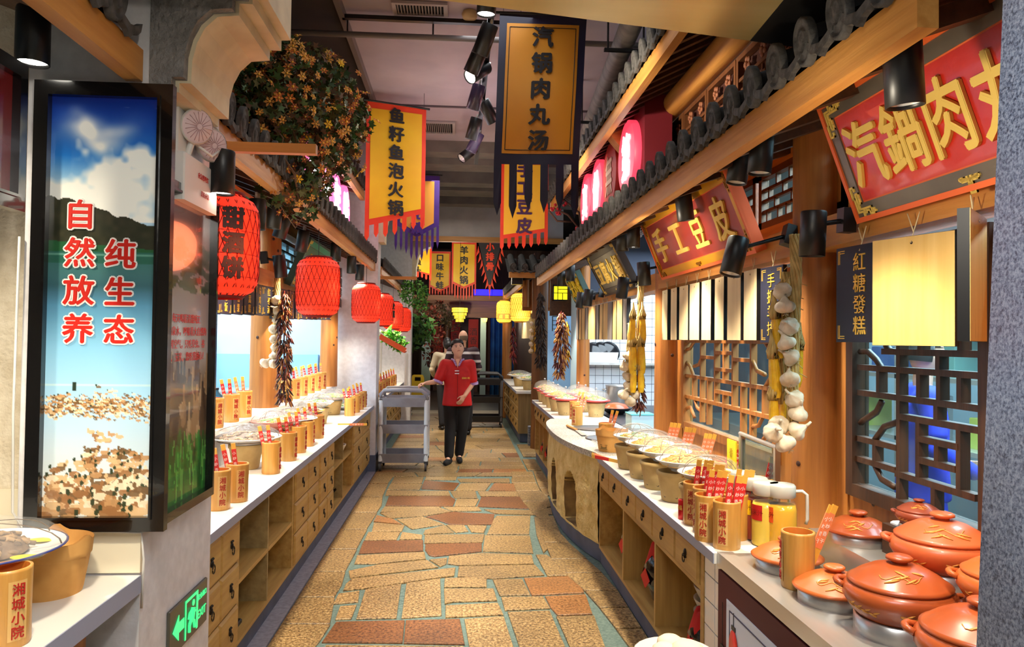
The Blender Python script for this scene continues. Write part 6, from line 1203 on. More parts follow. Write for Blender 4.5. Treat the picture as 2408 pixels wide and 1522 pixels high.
# ---------------- juice jugs, tin, glass guard
jclear = seethrough('jug_plastic', (246, 246, 246), clear=0.95, rough=0.1)
def jug(x, y, liq, lab, labcol, txt, label, rz=0):
    t = empty('juice_jug', label, 'jug', (x, y, 0.79), rz)
    pr = [(0.054, 0), (0.057, 0.01), (0.057, 0.155), (0.05, 0.18), (0.044, 0.195), (0.044, 0.205)]
    obj('juice', MB().lathe([(0.054, 0.004), (0.0555, 0.01), (0.0555, 0.15), (0.05, 0.172), (0.0001, 0.172)], 28), liq, t)
    obj('jug_wall', MB().lathe(pr, 28, cap1=False), jclear, t)
    obj('lid', MB().lathe([(0.047, 0.2), (0.052, 0.205), (0.052, 0.245), (0.046, 0.252), (0.0001, 0.252)], 28), mat('frosted_lid', (196, 196, 184), 0.3), t)
    m = MB(); m.tube([(0.045, 0, 0.225), (0.075, 0, 0.228), (0.092, 0, 0.215), (0.094, 0, 0.12), (0.088, 0, 0.10)], 0.0065, 8); obj('handle', m, mat('frosted_handle', (226, 224, 214), 0.25), t)
    a0 = PI + 0.35; m = MB(); m.grid(lambda a, b: (0.0578 * math.cos(a0 + (a - 0.5) * 1.1), 0.0578 * math.sin(a0 + (a - 0.5) * 1.1), 0.105 + 0.06 * b), 8, 1); l_ = obj('label', m, lab, t)
    m = MB()
    for i, ch in enumerate(txt): a = a0 + (i - (len(txt) - 1) / 2) * 0.42; m.text(ch, face((0.058 * math.cos(a), 0.058 * math.sin(a), 0.135), (math.cos(a), math.sin(a), 0)), 0.024, 0.0006, 0.01)
    obj('lettering', m, labcol, l_)
dkred = mat('label_dark_ink', (120, 20, 10), 0.5)
jug(1.235, 3.13, mat('plum_juice', (34, 14, 10), 0.15), mat('orange_label', (236, 130, 20), 0.5), dkred, '酸梅湯', 'jug of near-black plum drink behind the cup cluster')
jug(1.235, 3.0, mat('amber_juice', (176, 62, 10), 0.15), mat('yellow_label', (240, 200, 20), 0.5), dkred, '木瓜汁', 'jug of amber red drink with yellow label')
jug(1.24, 2.90, mat('lemon_juice', (244, 208, 60), 0.15), mat('crimson_label', (190, 30, 30), 0.5), dkred, '玉米汁', 'jug of pale yellow drink with crimson label, half hidden')
jug(1.285, 2.855, mat('orange_juice', (248, 186, 8), 0.15), mat('orange_red_label', (226, 80, 20), 0.5), dkred, '甜果汁', 'jug of bright yellow drink nearest the steel counter', -0.35)
t = empty('tin_can', 'small red tin can beside the bamboo cup cluster', 'can', (1.03, 3.33, 0.79)); obj('can', MB().lathe([(0.017, 0), (0.0185, 0.004), (0.0185, 0.085), (0.017, 0.09), (0.0001, 0.089)], 20), mat('red_tin', (196, 20, 20), 0.3, 0.2), t); m = MB(); m.text('福', face((-0.015, -0.0125, 0.055), (-0.77, -0.64, 0)), 0.024, 0.0006, 0.01); obj('lettering', m, goldflat, t)
t = empty('glass_guard', 'steel-framed glass guard at the back of the right counter', 'guard')
obj('post', B(1.43, 1.455, 3.66, 3.685, 0.79, 1.13), steel, t); obj('post', B(1.43, 1.455, 3.25, 3.27, 0.79, 1.13), steel, t); obj('rail', MB().cyl((1.44, 3.25, 1.125), (1.44, 3.69, 1.135), 0.011, n=10), steel, t); obj('pane', B(1.44, 1.445, 3.27, 3.66, 0.82, 1.11), glass, t)
t = empty('hanging_label', 'yellow printed label sheet hanging from the steel guard', 'label', (1.40, 3.70, 1.10)); obj('sheet', B(-0.003, 0.003, -0.06, 0.06, -0.2, 0), mat('yellow_sheet', (244, 226, 30), 0.5), t); obj('green_foot', B(-0.0035, 0.0035, -0.06, 0.06, -0.23, -0.2), greenb, t); m = MB(); m.text('香辣', face((-0.004, 0, -0.09), (-1, 0, 0)), 0.05, 0.001, 0.0); obj('lettering', m, mat('label_gold_ink', (206, 170, 10), 0.5), t)
obj('basket', MB().lathe([(0.06, 0), (0.09, 0.03), (0.1, 0.032), (0.088, 0.028), (0.055, 0.006), (0.0001, 0.006)], 24), mat('straw_basket', (214, 190, 96), 0.8, 0, (186, 160, 60), 60), None, (1.5, 3.5, 0.86), 'flat straw basket behind the steel guard', 'basket').location = (1.49, 3.42, 0.79)

# ---------------- clay casseroles
def casserole(x, y, z, label, s=1.0, m_=clay, full=True, rz=-0.6):
    t = empty('clay_casserole', label, 'casserole', (x, y, z), rz); t.scale = (s,) * 3
    obj('steel_ring', MB().lathe([(0.115, 0), (0.115, 0.045), (0.108, 0.048), (0.105, 0.01)], 32, cap1=False), steel, t)
    zz = 0.04
    if full:
        obj('pot_body', MB().lathe([(0.098, zz), (0.125, zz + 0.025), (0.143, zz + 0.055), (0.142, zz + 0.078), (0.128, zz + 0.093), (0.12, zz + 0.094), (0.118, zz + 0.086)], 36, cap1=False), m_, t)
        for a in (PI, 0): h_ = MB(); h_.T = Matrix.Rotation(a, 4, 'Z'); h_.tube([(0.137, -0.03, zz + 0.075), (0.155, -0.02, zz + 0.08), (0.16, 0, zz + 0.081), (0.155, 0.02, zz + 0.08), (0.137, 0.03, zz + 0.075)], 0.009, 8); h_.T = None; obj('lug_handle', h_, m_, t)
        zz += 0.092
    l_ = obj('lid', MB().lathe([(0.11, zz - 0.004), (0.13, zz + 0.002), (0.132, zz + 0.008), (0.122, zz + 0.014), (0.1, zz + 0.03), (0.07, zz + 0.046), (0.035, zz + 0.056), (0.0001, zz + 0.058)], 40), m_, t)
    obj('lid_knob', MB().lathe([(0.022, zz + 0.055), (0.02, zz + 0.062), (0.034, zz + 0.068), (0.034, zz + 0.074), (0.028, zz + 0.078), (0.0001, zz + 0.08)], 22), m_, l_)
    m = MB(); g = random.Random(int(x * 999))
    def onlid(a, r_): z_ = float(np.interp(r_, [0.035, 0.07, 0.1, 0.122], [zz + 0.056, zz + 0.046, zz + 0.03, zz + 0.014])); return (r_ * math.cos(a), r_ * math.sin(a), z_ + 0.0008)
    b0 = -1.4
    for k in range(7):
        a, r_ = b0 + g.uniform(-0.4, 0.4), g.uniform(0.06, 0.1); m.tube([onlid(a + q * 0.09 * (1 if k % 2 else -1), r_ + 0.004 * q) for q in range(5)], [0.001, 0.003, 0.0036, 0.0024, 0.0008], 4)
    m.tube([onlid(b0 - 0.7 + q * 0.12, 0.088 + 0.01 * math.sin(q)) for q in range(12)], 0.0015, 4)
    if full:
        zb = 0.04
        def onb(a, f): r_ = float(np.interp(f, [0, 1], [0.128, 0.1445])); return (r_ * math.cos(a), r_ * math.sin(a), zb + 0.028 + f * 0.03)
        for c0 in (-2.6, -1.5):
            m.tube([onb(c0 + q * 0.06, 0.7 - 0.05 * q) for q in range(12)], 0.0017, 4)
            for k in range(8): a = c0 + k * 0.085; f0 = 0.65 - 0.05 * k; m.tube([onb(a + q * 0.05, f0 + q * 0.1 * (1 if k % 2 else -1)) for q in range(4)], [0.001, 0.0038, 0.003, 0.0006], 4)
    obj('incised_bamboo', m, claygold, t); return t
casserole(1.245, 2.01, 0.79, 'large terracotta casserole in front on the steel counter', 1.03)
casserole(1.235, 1.66, 0.79, 'terracotta casserole cut off at the lower right by the granite pillar', 1.03)
casserole(1.19, 2.265, 0.79, 'terracotta lid on a steel ring next to the bamboo cup', 0.95, mat('orange_clay', (206, 104, 44), 0.4, coat=0.2), False)
casserole(1.19, 2.60, 0.79, 'terracotta lid on a steel ring behind the bamboo cup', 0.95, mat('orange_clay', (206, 104, 44), 0.4), False)
casserole(1.455, 2.60, 0.885, 'terracotta lid on a steel ring on the raised back tier', 0.93, clay, False)
casserole(1.46, 2.14, 0.885, 'large terracotta casserole on the raised back tier', 1.0, mat('bright_clay', (206, 100, 54), 0.4, coat=0.2))
casserole(1.44, 1.83, 0.885, 'casserole peeping from behind the granite pillar', 0.9, mat('orange_clay', (206, 104, 44), 0.4))
t = empty('utensil_box', 'dark wooden box with a folded towel against the lattice window', 'box', (1.525, 2.38, 0.885)); obj('box', MB().box(-0.06, 0.06, -0.085, 0.085, 0, 0.1), darkY, t); obj('towel', MB().bbox(-0.04, 0.04, 0.02, 0.075, 0.1, 0.11), mat('white_towel', (226, 232, 240), 0.9), t)

casserole(1.52, 2.345, 0.986, 'small dark brown casserole on the dark wooden box against the lattice window', 0.5, claydk)
# menu board under the steel counter
t = empty('menu_board', 'white board with dark red border, printed lanterns and black characters under the steel counter', 'sign')
obj('board', B(1.0, 1.02, 1.38, 2.775, 0.1, 0.735), mat('maroon_border', (84, 24, 18), 0.75), t)
obj('white_field', B(0.997, 1.0, 1.45, 2.68, 0.17, 0.655), mat('pale_blue_print', (206, 216, 236), 0.4), t)
m = MB(); m.box(0.9955, 0.997, 2.645, 2.649, 0.2, 0.625).box(0.9955, 0.997, 1.48, 2.649, 0.62, 0.625); obj('blue_line', m, mat('navy_line', (20, 26, 80), 0.5), t)
def printed_lantern(y, z, s): 
    m = MB(); m.T = face((0.9955, y, z), (-1, 0, 0)); m.lathe([(0.001, 0), (0.001, 0.001)], 4); m.T = m.T @ Matrix.Diagonal((0.6 * s, 1.0 * s, 1, 1)); m.lathe([(0.055, 0), (0.055, 0.0015), (0.0001, 0.0015)], 20); m.T = None; o = obj('printed_lantern', m, mat('print_red', (220, 50, 30), 0.4), t)
    m = MB(); m.box(0.9935, 0.9965, y - 0.014 * s, y + 0.014 * s, z + 0.054 * s, z + 0.066 * s).box(0.9935, 0.9965, y - 0.014 * s, y + 0.014 * s, z - 0.066 * s, z - 0.054 * s).box(0.9945, 0.9965, y - 0.001, y + 0.001, z - 0.15 * s, z - 0.066 * s).box(0.9945, 0.9965, y - 0.001, y + 0.001, z + 0.066 * s, 0.63)
    obj('lantern_cap', m, blackink, o)
printed_lantern(2.605, 0.50, 1.25); printed_lantern(2.715, 0.39, 1.25)
m = MB()
for i, ch in enumerate('烤汁鸭'): m.text(ch, face((0.9955, 2.43 - 0.2 * i, 0.405 - 0.0 * i), (-1, 0, 0)), 0.19, 0.001, 0.03)
obj('lettering', m, blackink, t)
# pale rounded cushions/paper rolls at the bottom edge
for i, (x, y, r_) in enumerate(((0.80, 2.72, 0.05), (0.84, 2.64, 0.06), (0.76, 2.66, 0.045))):
    obj('steamed_bun', MB().lathe([(0.6 * r_, 0), (r_, 0.25 * r_), (0.95 * r_, 0.6 * r_), (0.6 * r_, 0.85 * r_), (0.0001, 0.92 * r_)], 20), mat('cream_bun', (240, 222, 190), 0.7), None, (x, y, 0.463), 'cream rounded bun in the bowl at the bottom edge, %s' % ('leftmost', 'largest', 'lowest')[i] if i else 'cream rounded bun farthest along at the bottom edge', 'bun')
t = empty('bun_basket', 'small stool with a tray carrying cream buns at the bottom edge of the view', 'stool', (0.80, 2.66, -0.04)); obj('tray', MB().lathe([(0.13, 0.48), (0.15, 0.51), (0.145, 0.512), (0.125, 0.495), (0.0001, 0.495)], 24), mat('pale_enamel', (226, 214, 196), 0.4), t)
for a in range(3): obj('leg', MB().cyl((0.1 * math.cos(a * 2.09), 0.1 * math.sin(a * 2.09), 0.485), (0.12 * math.cos(a * 2.09), 0.12 * math.sin(a * 2.09), 0.04), 0.012, n=8), pineZ, t)

# ---------------- jars with red cloth, bits on the open shelves
def wrapped_jar(x, y, z, label, s=1.0, jm=None, rz=0):
    t = empty('wrapped_jar', label, 'jar', (x, y, z), rz); t.scale = (s,) * 3
    obj('jar', MB().lathe([(0.06, 0), (0.075, 0.02), (0.11, 0.12), (0.115, 0.18), (0.09, 0.24), (0.06, 0.262), (0.058, 0.28)], 24), jm or mat('black_glazed_jar', (26, 22, 24), 0.2, coat=0.5), t)
    m = MB(); g = random.Random(int(y * 100)); ph = g.uniform(0, 6)
    def f(a, b):
        th = 2 * PI * a; r_ = 0.075 * min(1, b * 2.2) + 0.06 * max(0, b - 0.45) * (1 + 0.5 * math.cos(4 * th + ph)); z_ = 0.315 - 0.03 * b - max(0, b - 0.45) * (0.17 + 0.1 * math.cos(4 * th + ph)) + 0.006 * math.sin(9 * th); return (r_ * math.cos(th), r_ * math.sin(th), z_)
    m.grid(f, 40, 12); obj('cloth_cover', m, redcloth, t)
    obj('red_label', MB().prism([(-0.05, 0), (0, -0.05), (0.05, 0), (0, 0.05)], 0, 0.002, 'z'), mat('red_diamond_paper', (200, 30, 24), 0.6), t, (-0.116, -0.02, 0.13)).rotation_euler = (0, -PI / 2, 0.2); return t
wrapped_jar(1.20, 4.82, 0.13, 'black jar with red cloth in the farthest open bay of the right cabinet', 1.0); wrapped_jar(1.19, 4.12, 0.13, 'black jar with red cloth in the middle bay of the right cabinet', 1.12)
t = wrapped_jar(1.15, 3.30, 0.13, 'red-cloth wrapped jar beside stacked dishes in the nearest bay', 0.85)
stk = MB().lathe([(0.06, 0), (0.09, 0.05), (0.115, 0.1), (0.118, 0.11), (0.1, 0.1), (0.05, 0.02), (0.0001, 0.02)], 26).mesh('stacked_bowl', mat('pale_stoneware', (216, 210, 192), 0.4))
for i in range(4): obj('stacked_bowl', stk, None, None, (1.27, 3.52, 0.13 + 0.06 * i), ['bottom', 'second', 'third', 'top'][i] + ' pale bowl of the stack in the nearest bay', 'bowl')
for i, (x, y) in enumerate(((1.15, 7.85), (1.15, 8.3), (1.15, 8.75), (1.15, 9.2))): wrapped_jar(x, y, 0.13, '%s red-cloth jar in the bays past the clay stove' % ORD[i].replace('nearest', 'first'), 0.9)
obj('bamboo_tube', MB().lathe([(0.05, 0), (0.052, 0.27), (0.044, 0.27), (0.044, 0.02), (0.0001, 0.02)], 20), bamboo, None, (-1.19, 3.92, 0.422), 'upright bamboo tube on the upper open shelf of the left cabinet', 'tube')
obj('tablet_case', MB().bbox(-0.07, 0.07, -0.1, 0.1, 0, 0.02), blackm, None, (-1.16, 3.83, 0.13), 'black flat case lying on the lower left shelf', 'case')
t = empty('kettle', 'shiny black kettle on the far lower shelf of the left row', 'kettle', (-1.2, 6.75, 0.13)); obj('body', MB().lathe([(0.07, 0), (0.09, 0.04), (0.085, 0.1), (0.05, 0.14), (0.0001, 0.15)], 20), mat('glossy_black', (16, 16, 18), 0.08), t); obj('handle', MB().tube([(0.05 * math.cos(a), 0, 0.13 + 0.07 * math.sin(a)) for a in [PI * i / 8 for i in range(9)]], 0.007, 6), blackm, t); obj('spout', MB().cyl((0.07, -0.02, 0.06), (0.13, -0.04, 0.12), 0.018, 0.01, 8), mat('glossy_black', (16, 16, 18), 0.08), t)
for i, (y, zz) in enumerate(((7.12, 0.13), (7.2, 0.13), (7.28, 0.13))):
    t = empty('glass_jar', 'glass jar of golden drink, %s on the far lower left shelf' % ('first', 'second', 'third')[i], 'jar', (-1.16, y, zz)); obj('jar', MB().lathe([(0.035, 0), (0.038, 0.01), (0.038, 0.13), (0.025, 0.16)], 18), mat('golden_jar', (206, 166, 50), 0.15, coat=0.5), t); obj('lid', MB().lathe([(0.028, 0.16), (0.028, 0.19), (0.0001, 0.19)], 16), mat('jar_lid', (216, 210, 200), 0.3, 0.4), t)
obj('shelf_dish', stk, None, None, (-1.16, 7.1, 0.482), 'dark bowl stored on the far upper shelf of the left row', 'bowl')

# ---------------- strings of garlic, corn and chilli
garlicm = mat('garlic_skin', (236, 222, 196), 0.6, 0, (206, 184, 150), 22, (1, 1, 0.3), bump=0.3); huskm = mat('dry_husk', (214, 184, 116), 0.8, 0, (180, 146, 80), 20); cornm = mat('corn_kernel', (244, 196, 44), 0.35, 0, (228, 168, 24), 30)
def garlic_mesh():
    m = MB()
    def f(a, b):
        th = 2 * PI * a; t_ = PI * b; r_ = 0.034 * math.sin(t_) ** 0.8 * (1 + 0.10 * abs(math.cos(4 * th))) + 0.002; z = -0.024 * math.cos(t_) + (0.018 * max(0, b - 0.8) * 5) ; 
        if b > 0.8: r_ = max(0.006, r_ * 0.8)
        return (r_ * math.cos(th), r_ * math.sin(th), z)
    m.grid(f, 32, 12); m.tube([(0, 0, 0.035), (0.004, 0, 0.05), (0.012, 0, 0.062)], [0.008, 0.006, 0.005], 6)
    for i in range(8): a = i * 0.8; m.tube([(0, 0, -0.022), (0.006 * math.cos(a), 0.006 * math.sin(a), -0.03), (0.012 * math.cos(a), 0.012 * math.sin(a), -0.034)], 0.0008, 3)
    return m.mesh('garlic_bulb', garlicm)
GAR = garlic_mesh()
def corn_mesh():
    m = MB(); L = 0.17
    def f(a, b):
        th = 2 * PI * a; z = L * b; r_ = 0.024 * (1 - 0.25 * (1 - b) ** 3 - 0.85 * max(0, b - 0.75) ** 1.5 * 3) * (0.93 + 0.09 * abs(math.sin(8 * th)) * (0.4 + 0.6 * abs(math.sin(z * 420)))); return (max(r_, 0.003) * math.cos(th), max(r_, 0.003) * math.sin(th), -z)
    m.grid(f, 64, 70); c = m.mesh('corn_cob', cornm)
    m = MB(); g = random.Random(4)
    for i in range(9): a = i * 0.7; m.tube([(0.018 * math.cos(a), 0.018 * math.sin(a), -0.01), (0.02 * math.cos(a), 0.02 * math.sin(a), 0.02), (0.008 * math.cos(a + 0.5), 0.008 * math.sin(a + 0.5), 0.06), (0.004 * g.uniform(-1, 1), 0.004 * g.uniform(-1, 1), 0.11)], [0.007, 0.008, 0.005, 0.003], 5)
    return c, m.mesh('husk', huskm)
COB, HUSK = corn_mesh()
def braid(m, pts, r, n=9):
    for k in range(n):
        a = 2 * PI * k / n; q = []
        for i in range(len(pts) * 3 - 2):
            f = i / 3; j = min(int(f), len(pts) - 2); f -= j; p = [pts[j][c] * (1 - f) + pts[j + 1][c] * f for c in range(3)]; b = a + i * 0.8; q.append((p[0] + r * math.cos(b), p[1] + r * math.sin(b), p[2]))
        m.tube(q, r * 0.38, 5)
    return m
def string_of(label, cat, stalk, bulbs, cobs, name, stalk_m=None, sr=0.018):
    t = empty(name, label, cat, stalk[0]); o = Vector(stalk[0])
    m = braid(MB(), [tuple(Vector(p) - o) for p in stalk], sr); g = random.Random(len(bulbs) + 5)
    for i in range(40):
        p = Vector(stalk[g.randrange(len(stalk) - 1)]); q = Vector(stalk[-1]); b = p.lerp(q, g.random() * 0.5) - o; d = Vector((g.uniform(-1, 1), g.uniform(-1, 1), g.uniform(-0.6, 0.3))).normalized() * g.uniform(0.03, 0.055); m.tube([tuple(b), tuple(b + d * 0.6), tuple(b + d + Vector((0, 0, -0.01)))], 0.002, 3)
    obj('stalk_braid', m, stalk_m or huskm, t)
    for i, b in enumerate(bulbs): q = obj('garlic_bulb', GAR, None, t, tuple(Vector(b) - o)); q.rotation_euler = (g.uniform(-1.2, 1.2), g.uniform(-1.0, 1.0), g.uniform(0, 6)); q.scale = (g.uniform(0.95, 1.12),) * 3
    for c in cobs: q = obj('corn_cob', COB, None, t, tuple(Vector(c[:3]) - o)); q.rotation_euler = (c[3], c[4], 0); h_ = obj('husk', HUSK, None, q); q.scale = (c[5],) * 3
    return t
string_of('near braid of white garlic bulbs hanging at the round post on the right', 'garlic', [(1.355,2.9,2.039), (1.36,2.9,1.887), (1.35,2.9,1.611), (1.345,2.9,1.269)],
          [(1.294,2.88,1.807), (1.296,2.86,1.743), (1.318,2.87,1.665), (1.304,2.86,1.597), (1.334,2.88,1.54), (1.318,2.86,1.454), (1.345,2.88,1.376), (1.355,2.87,1.316), (1.25,2.86,1.243), (1.345,2.86,1.25), (1.297,2.85,1.2), (1.292,2.9,1.268)], [], 'garlic_string')
string_of('yellow corn cobs hanging beside the near garlic braid', 'corn', [(1.353,2.97,1.893), (1.344,2.97,1.717), (1.328,2.97,1.348)], [],
          [(1.289,2.93,1.706) + (0, -0.12, 1.0), (1.279,2.93,1.545) + (0, -0.08, 1.0), (1.28,2.93,1.375) + (0, -0.05, 0.9), (1.395,2.95,1.58) + (0, 0.06, 0.95), (1.341,2.96,1.373) + (0, 0.06, 0.85)], 'corn_string')
string_of('bunch of four corn cobs hanging at the second round post on the right', 'corn', [(1.322,5.3,2.056), (1.315,5.3,1.854), (1.303,5.3,1.421)], [],
          [(1.25,5.25,1.765) + (0, 0.03, 1.05), (1.322,5.25,1.766) + (0, -0.02, 1.05), (1.252,5.25,1.569) + (0, 0.0, 1.2), (1.314,5.25,1.57) + (0, -0.03, 1.2), (1.26,5.25,1.398) + (0, 0.02, 1.0), (1.312,5.25,1.399) + (0, -0.02, 1.0)], 'corn_string')
string_of('garlic bulbs hanging under the corn at the second round post', 'garlic', [(1.262,5.35,1.731), (1.245,5.35,1.45), (1.26,5.35,1.201)],
          [(1.227,5.3,1.488), (1.209,5.3,1.414), (1.219,5.3,1.34), (1.229,5.3,1.267), (1.194,5.28,1.212), (1.244,5.28,1.161), (1.284,5.28,1.207)], [], 'garlic_string')
string_of('garlic string hanging on the round post of the left stall', 'garlic', [(-1.42,5.9,2.055), (-1.416,5.9,1.839), (-1.434,5.9,1.407)],
          [(-1.412,5.85,1.883), (-1.404,5.85,1.804), (-1.402,5.85,1.731), (-1.427,5.85,1.655), (-1.422,5.85,1.579), (-1.411,5.85,1.514), (-1.423,5.85,1.448), (-1.488,5.83,1.392), (-1.42,5.83,1.392)], [], 'garlic_string')
string_of('pale garlic string in front of the farthest right stall', 'garlic', [(1.071,10.6,1.901), (1.061,10.6,1.656), (1.064,10.6,1.411)], [(1.047,10.6,1.827), (1.048,10.6,1.729), (1.049,10.6,1.631), (1.044,10.6,1.533), (1.045,10.6,1.435)], [(1.109,10.6,1.748) + (0, 0, 1), (1.111,10.6,1.595) + (0, 0, 1)], 'garlic_string')
def chili(label, top, bot, n, wid, cols, seed, s=1.0):
    g = random.Random(seed); m = MB(); top = Vector(top); bot = Vector(bot); L = (top - bot).length
    m.cyl(tuple(Vector((0, 0, 0.02))), tuple(bot - top), 0.006, n=5)
    for i in range(n):
        f = g.random(); w_ = wid * (0.45 + 0.55 * math.sin(min(1, f * 1.15) * PI * 0.75)); a = g.uniform(0, 2 * PI); c = (bot - top) * f + Vector((w_ * 0.6 * math.cos(a), w_ * 0.6 * math.sin(a), 0)); l_ = g.uniform(0.045, 0.08) * s
        d = Vector((math.cos(a) * g.uniform(0.1, 0.8), math.sin(a) * g.uniform(0.1, 0.8), -1)).normalized() * l_; b = Vector((g.uniform(-1, 1), g.uniform(-1, 1), 0)) * 0.012
        m.tube([tuple(c), tuple(c + d * 0.35 + b), tuple(c + d * 0.75 + b * 0.5), tuple(c + d)], [0.005 * s, 0.0075 * s, 0.005 * s, 0.001], 5, k=i % len(cols))
    return obj('chilli_string', m, cols, None, tuple(top), label, 'chillies', kind='stuff')
c1 = mat('dried_chilli_maroon', (84, 22, 18), 0.35, coat=0.3); c2 = mat('dried_chilli_brown', (110, 56, 26), 0.4); c3 = mat('dried_chilli_red', (150, 34, 22), 0.35, coat=0.2); c4 = mat('dried_pod_black', (40, 26, 20), 0.5)
chili('string of dark dried chillies and pods on the left round post', (-1.343,5.8,1.934), (-1.328,5.8,1.117), 420, 0.062, [c1, c2, c4, mat('dried_pod_tan', (176, 124, 60), 0.6)], 1)
chili('dried chilli string at the pine post past the tiled alcove', (1.282,9.2,1.946), (1.269,9.2,1.148), 300, 0.085, [c1, c2, mat('dried_pod_tan', (176, 124, 60), 0.6)], 2, 1.3)
chili('black looking dried chilli string on the dark round post', (1.16,10.5,2.264), (1.178,10.5,1.22), 260, 0.075, [c4, mat('dried_pod_dark', (60, 40, 24), 0.6)], 3, 1.4)
chili('small chilli string hanging under the corn at the second round post', (1.315,5.35,1.389), (1.324,5.35,1.109), 70, 0.04, [c1, c2], 4)
chili('yellow red corn husk and chilli tuft beside the far chilli string', (1.368,9.3,1.816), (1.368,9.3,1.278), 60, 0.03, [mat('corn_kernel', (244, 196, 44), 0.35), c2], 5, 1.2)
chili('chilli string deep behind the yellow lanterns', (1.094,14.8,1.844), (1.102,14.8,1.204), 90, 0.05, [c3, c1], 6, 1.6)

# ---------------- service trolley
tg = mat('trolley_grey_plastic', (148, 148, 156), 0.45, 0, (134, 134, 142), 8); tl_ = mat('trolley_pale_post', (214, 218, 220), 0.4); td = mat('trolley_dark_plastic', (54, 52, 54), 0.5)
def trolley(loc, label, gm_, pm, rz=0, s=1.0):
    t = empty('service_trolley', label, 'trolley', loc, rz); t.scale = (s,) * 3; W, D = 0.59, 0.5
    for z, nm in ((0.10, 0), (0.45, 1), (0.77, 2)):
        m = MB(); w2, d2, h = W / 2, D / 2, 0.11
        o = [(-w2, -d2), (w2, -d2), (w2, d2), (-w2, d2)]; i_ = [(x * 0.93, y * 0.92) for x, y in o]; u = [(x * 0.9, y * 0.88) for x, y in o]
        vs = [(x, y, z + h) for x, y in o] + [(x, y, z) for x, y in u] + [(x, y, z + h) for x, y in i_] + [(x * 0.97, y * 0.97, z + 0.012) for x, y in u]
        m.add(vs, [(4, 7, 6, 5), (12, 13, 14, 15)] + [(a, (a + 1) % 4, 8 + (a + 1) % 4, 8 + a) for a in range(4)] + [(4 + a, 4 + (a + 1) % 4, (a + 1) % 4, a) for a in range(4)] + [(8 + a, 8 + (a + 1) % 4, 12 + (a + 1) % 4, 12 + a) for a in range(4)])
        obj('tray', m, gm_, t)
    for x in (-1, 1):
        for y in (-1, 1):
            obj('post', MB().cyl((x * W * 0.46, y * D * 0.44, 0.12), (x * W * 0.46, y * D * 0.44, 0.86), 0.027, n=14), pm, t)
            c = obj('caster', MB().cyl((x * W * 0.46 - 0.012, y * D * 0.44, 0.05), (x * W * 0.46 + 0.012, y * D * 0.44, 0.05), 0.05, n=18), td, t); obj('fork', MB().box(x * W * 0.46 - 0.02, x * W * 0.46 + 0.02, y * D * 0.44 - 0.02, y * D * 0.44 + 0.02, 0.09, 0.13), td, c)
    for x in (-1, 1):
        pass
    for y in (-1, 1):
        m = MB(); yy = y * D * 0.46; m.tube([(-W * 0.46, yy, 0.86), (-W * 0.47, yy, 0.92), (-W * 0.40, yy, 0.968), (0, yy, 0.975), (W * 0.36, yy, 0.968), (W * 0.47, yy, 0.92), (W * 0.47, yy, 0.86)], 0.025, 12); obj('handle', m, gm_, t)
    return t
trolley((-0.645, 9.22, 0), 'grey three-tier plastic service trolley pushed by the woman in red', tg, tl_)
trolley((0.52, 13.6, 0), 'dark service trolley far down the aisle beside the blue curtain', mat('far_trolley_dark', (44, 44, 48), 0.6), mat('far_trolley_post', (96, 96, 100), 0.5))
# folded wet-floor sign
t = empty('floor_sign', 'yellow folding floor sign behind the trolley', 'sign', (-1.05, 19.6, 0)); ye = mat('signal_yellow', (250, 206, 10), 0.45)
m = MB(); 
for sy in (-1, 1):
    y0, y1 = sy * 0.16, sy * 0.02
    for (a, b, c, d) in ((-0.17, 0.17, 0.0, 0.48), (-0.17, -0.08, 0.48, 0.58), (0.08, 0.17, 0.48, 0.58), (-0.15, 0.15, 0.58, 0.63)):
        f = lambda z: y0 + (y1 - y0) * z / 0.63; m.add([(a, f(c), c), (b, f(c), c), (b * (0.95), f(d), d), (a * 0.95, f(d), d)], [(0, 1, 2, 3)])
obj('panel', m, ye, t); obj('hinge', MB().cyl((-0.12, 0, 0.63), (0.12, 0, 0.63), 0.012, n=8), ye, t)
# ---------------- people
skin_m = mat('skin', (226, 176, 148), 0.55, 0, (216, 164, 136), 6); hairm = mat('black_hair', (22, 18, 18), 0.5)
def remesh(m, vox, name, mats, smooth=4):
    me = m.mesh(name, mats); o = bpy.data.objects.new('tmp', me); COL.objects.link(o)
    a = o.modifiers.new('r', 'REMESH'); a.mode = 'VOXEL'; a.voxel_size = vox; a.use_smooth_shade = True
    b = o.modifiers.new('s', 'SMOOTH'); b.factor = 0.5; b.iterations = smooth
    r_ = bpy.data.meshes.new_from_object(o.evaluated_get(bpy.context.evaluated_depsgraph_get())); r_.name = name
    bpy.data.objects.remove(o); bpy.data.meshes.remove(me)
    r_.materials.clear()
    for q in (mats if isinstance(mats, list) else [mats]): r_.materials.append(q)
    return r_
def limb(m, pts, rads, sub=4):
    P_ = []; Q = []
    for i in range(len(pts) - 1):
        for k in range(sub): f = k / sub; P_.append(tuple(Vector(pts[i]).lerp(Vector(pts[i + 1]), f))); Q.append(rads[i] * (1 - f) + rads[i + 1] * f)
    P_.append(pts[-1]); Q.append(rads[-1]); m.tube(P_, Q, 14)
    for p, r_ in zip(pts, rads): m.sphere(p, r_ * 0.99, 14, 10)
def loft(m, rings, n=24):
    vs = [(x + rx * math.cos(2 * PI * i / n), y + ry * math.sin(2 * PI * i / n), z) for x, y, z, rx, ry in rings for i in range(n)]
    fs = [(q * n + i, q * n + (i + 1) % n, (q + 1) * n + (i + 1) % n, (q + 1) * n + i) for q in range(len(rings) - 1) for i in range(n)]
    m.add(vs, fs + [tuple(reversed(range(n))), tuple(range((len(rings) - 1) * n, len(rings) * n))], True)
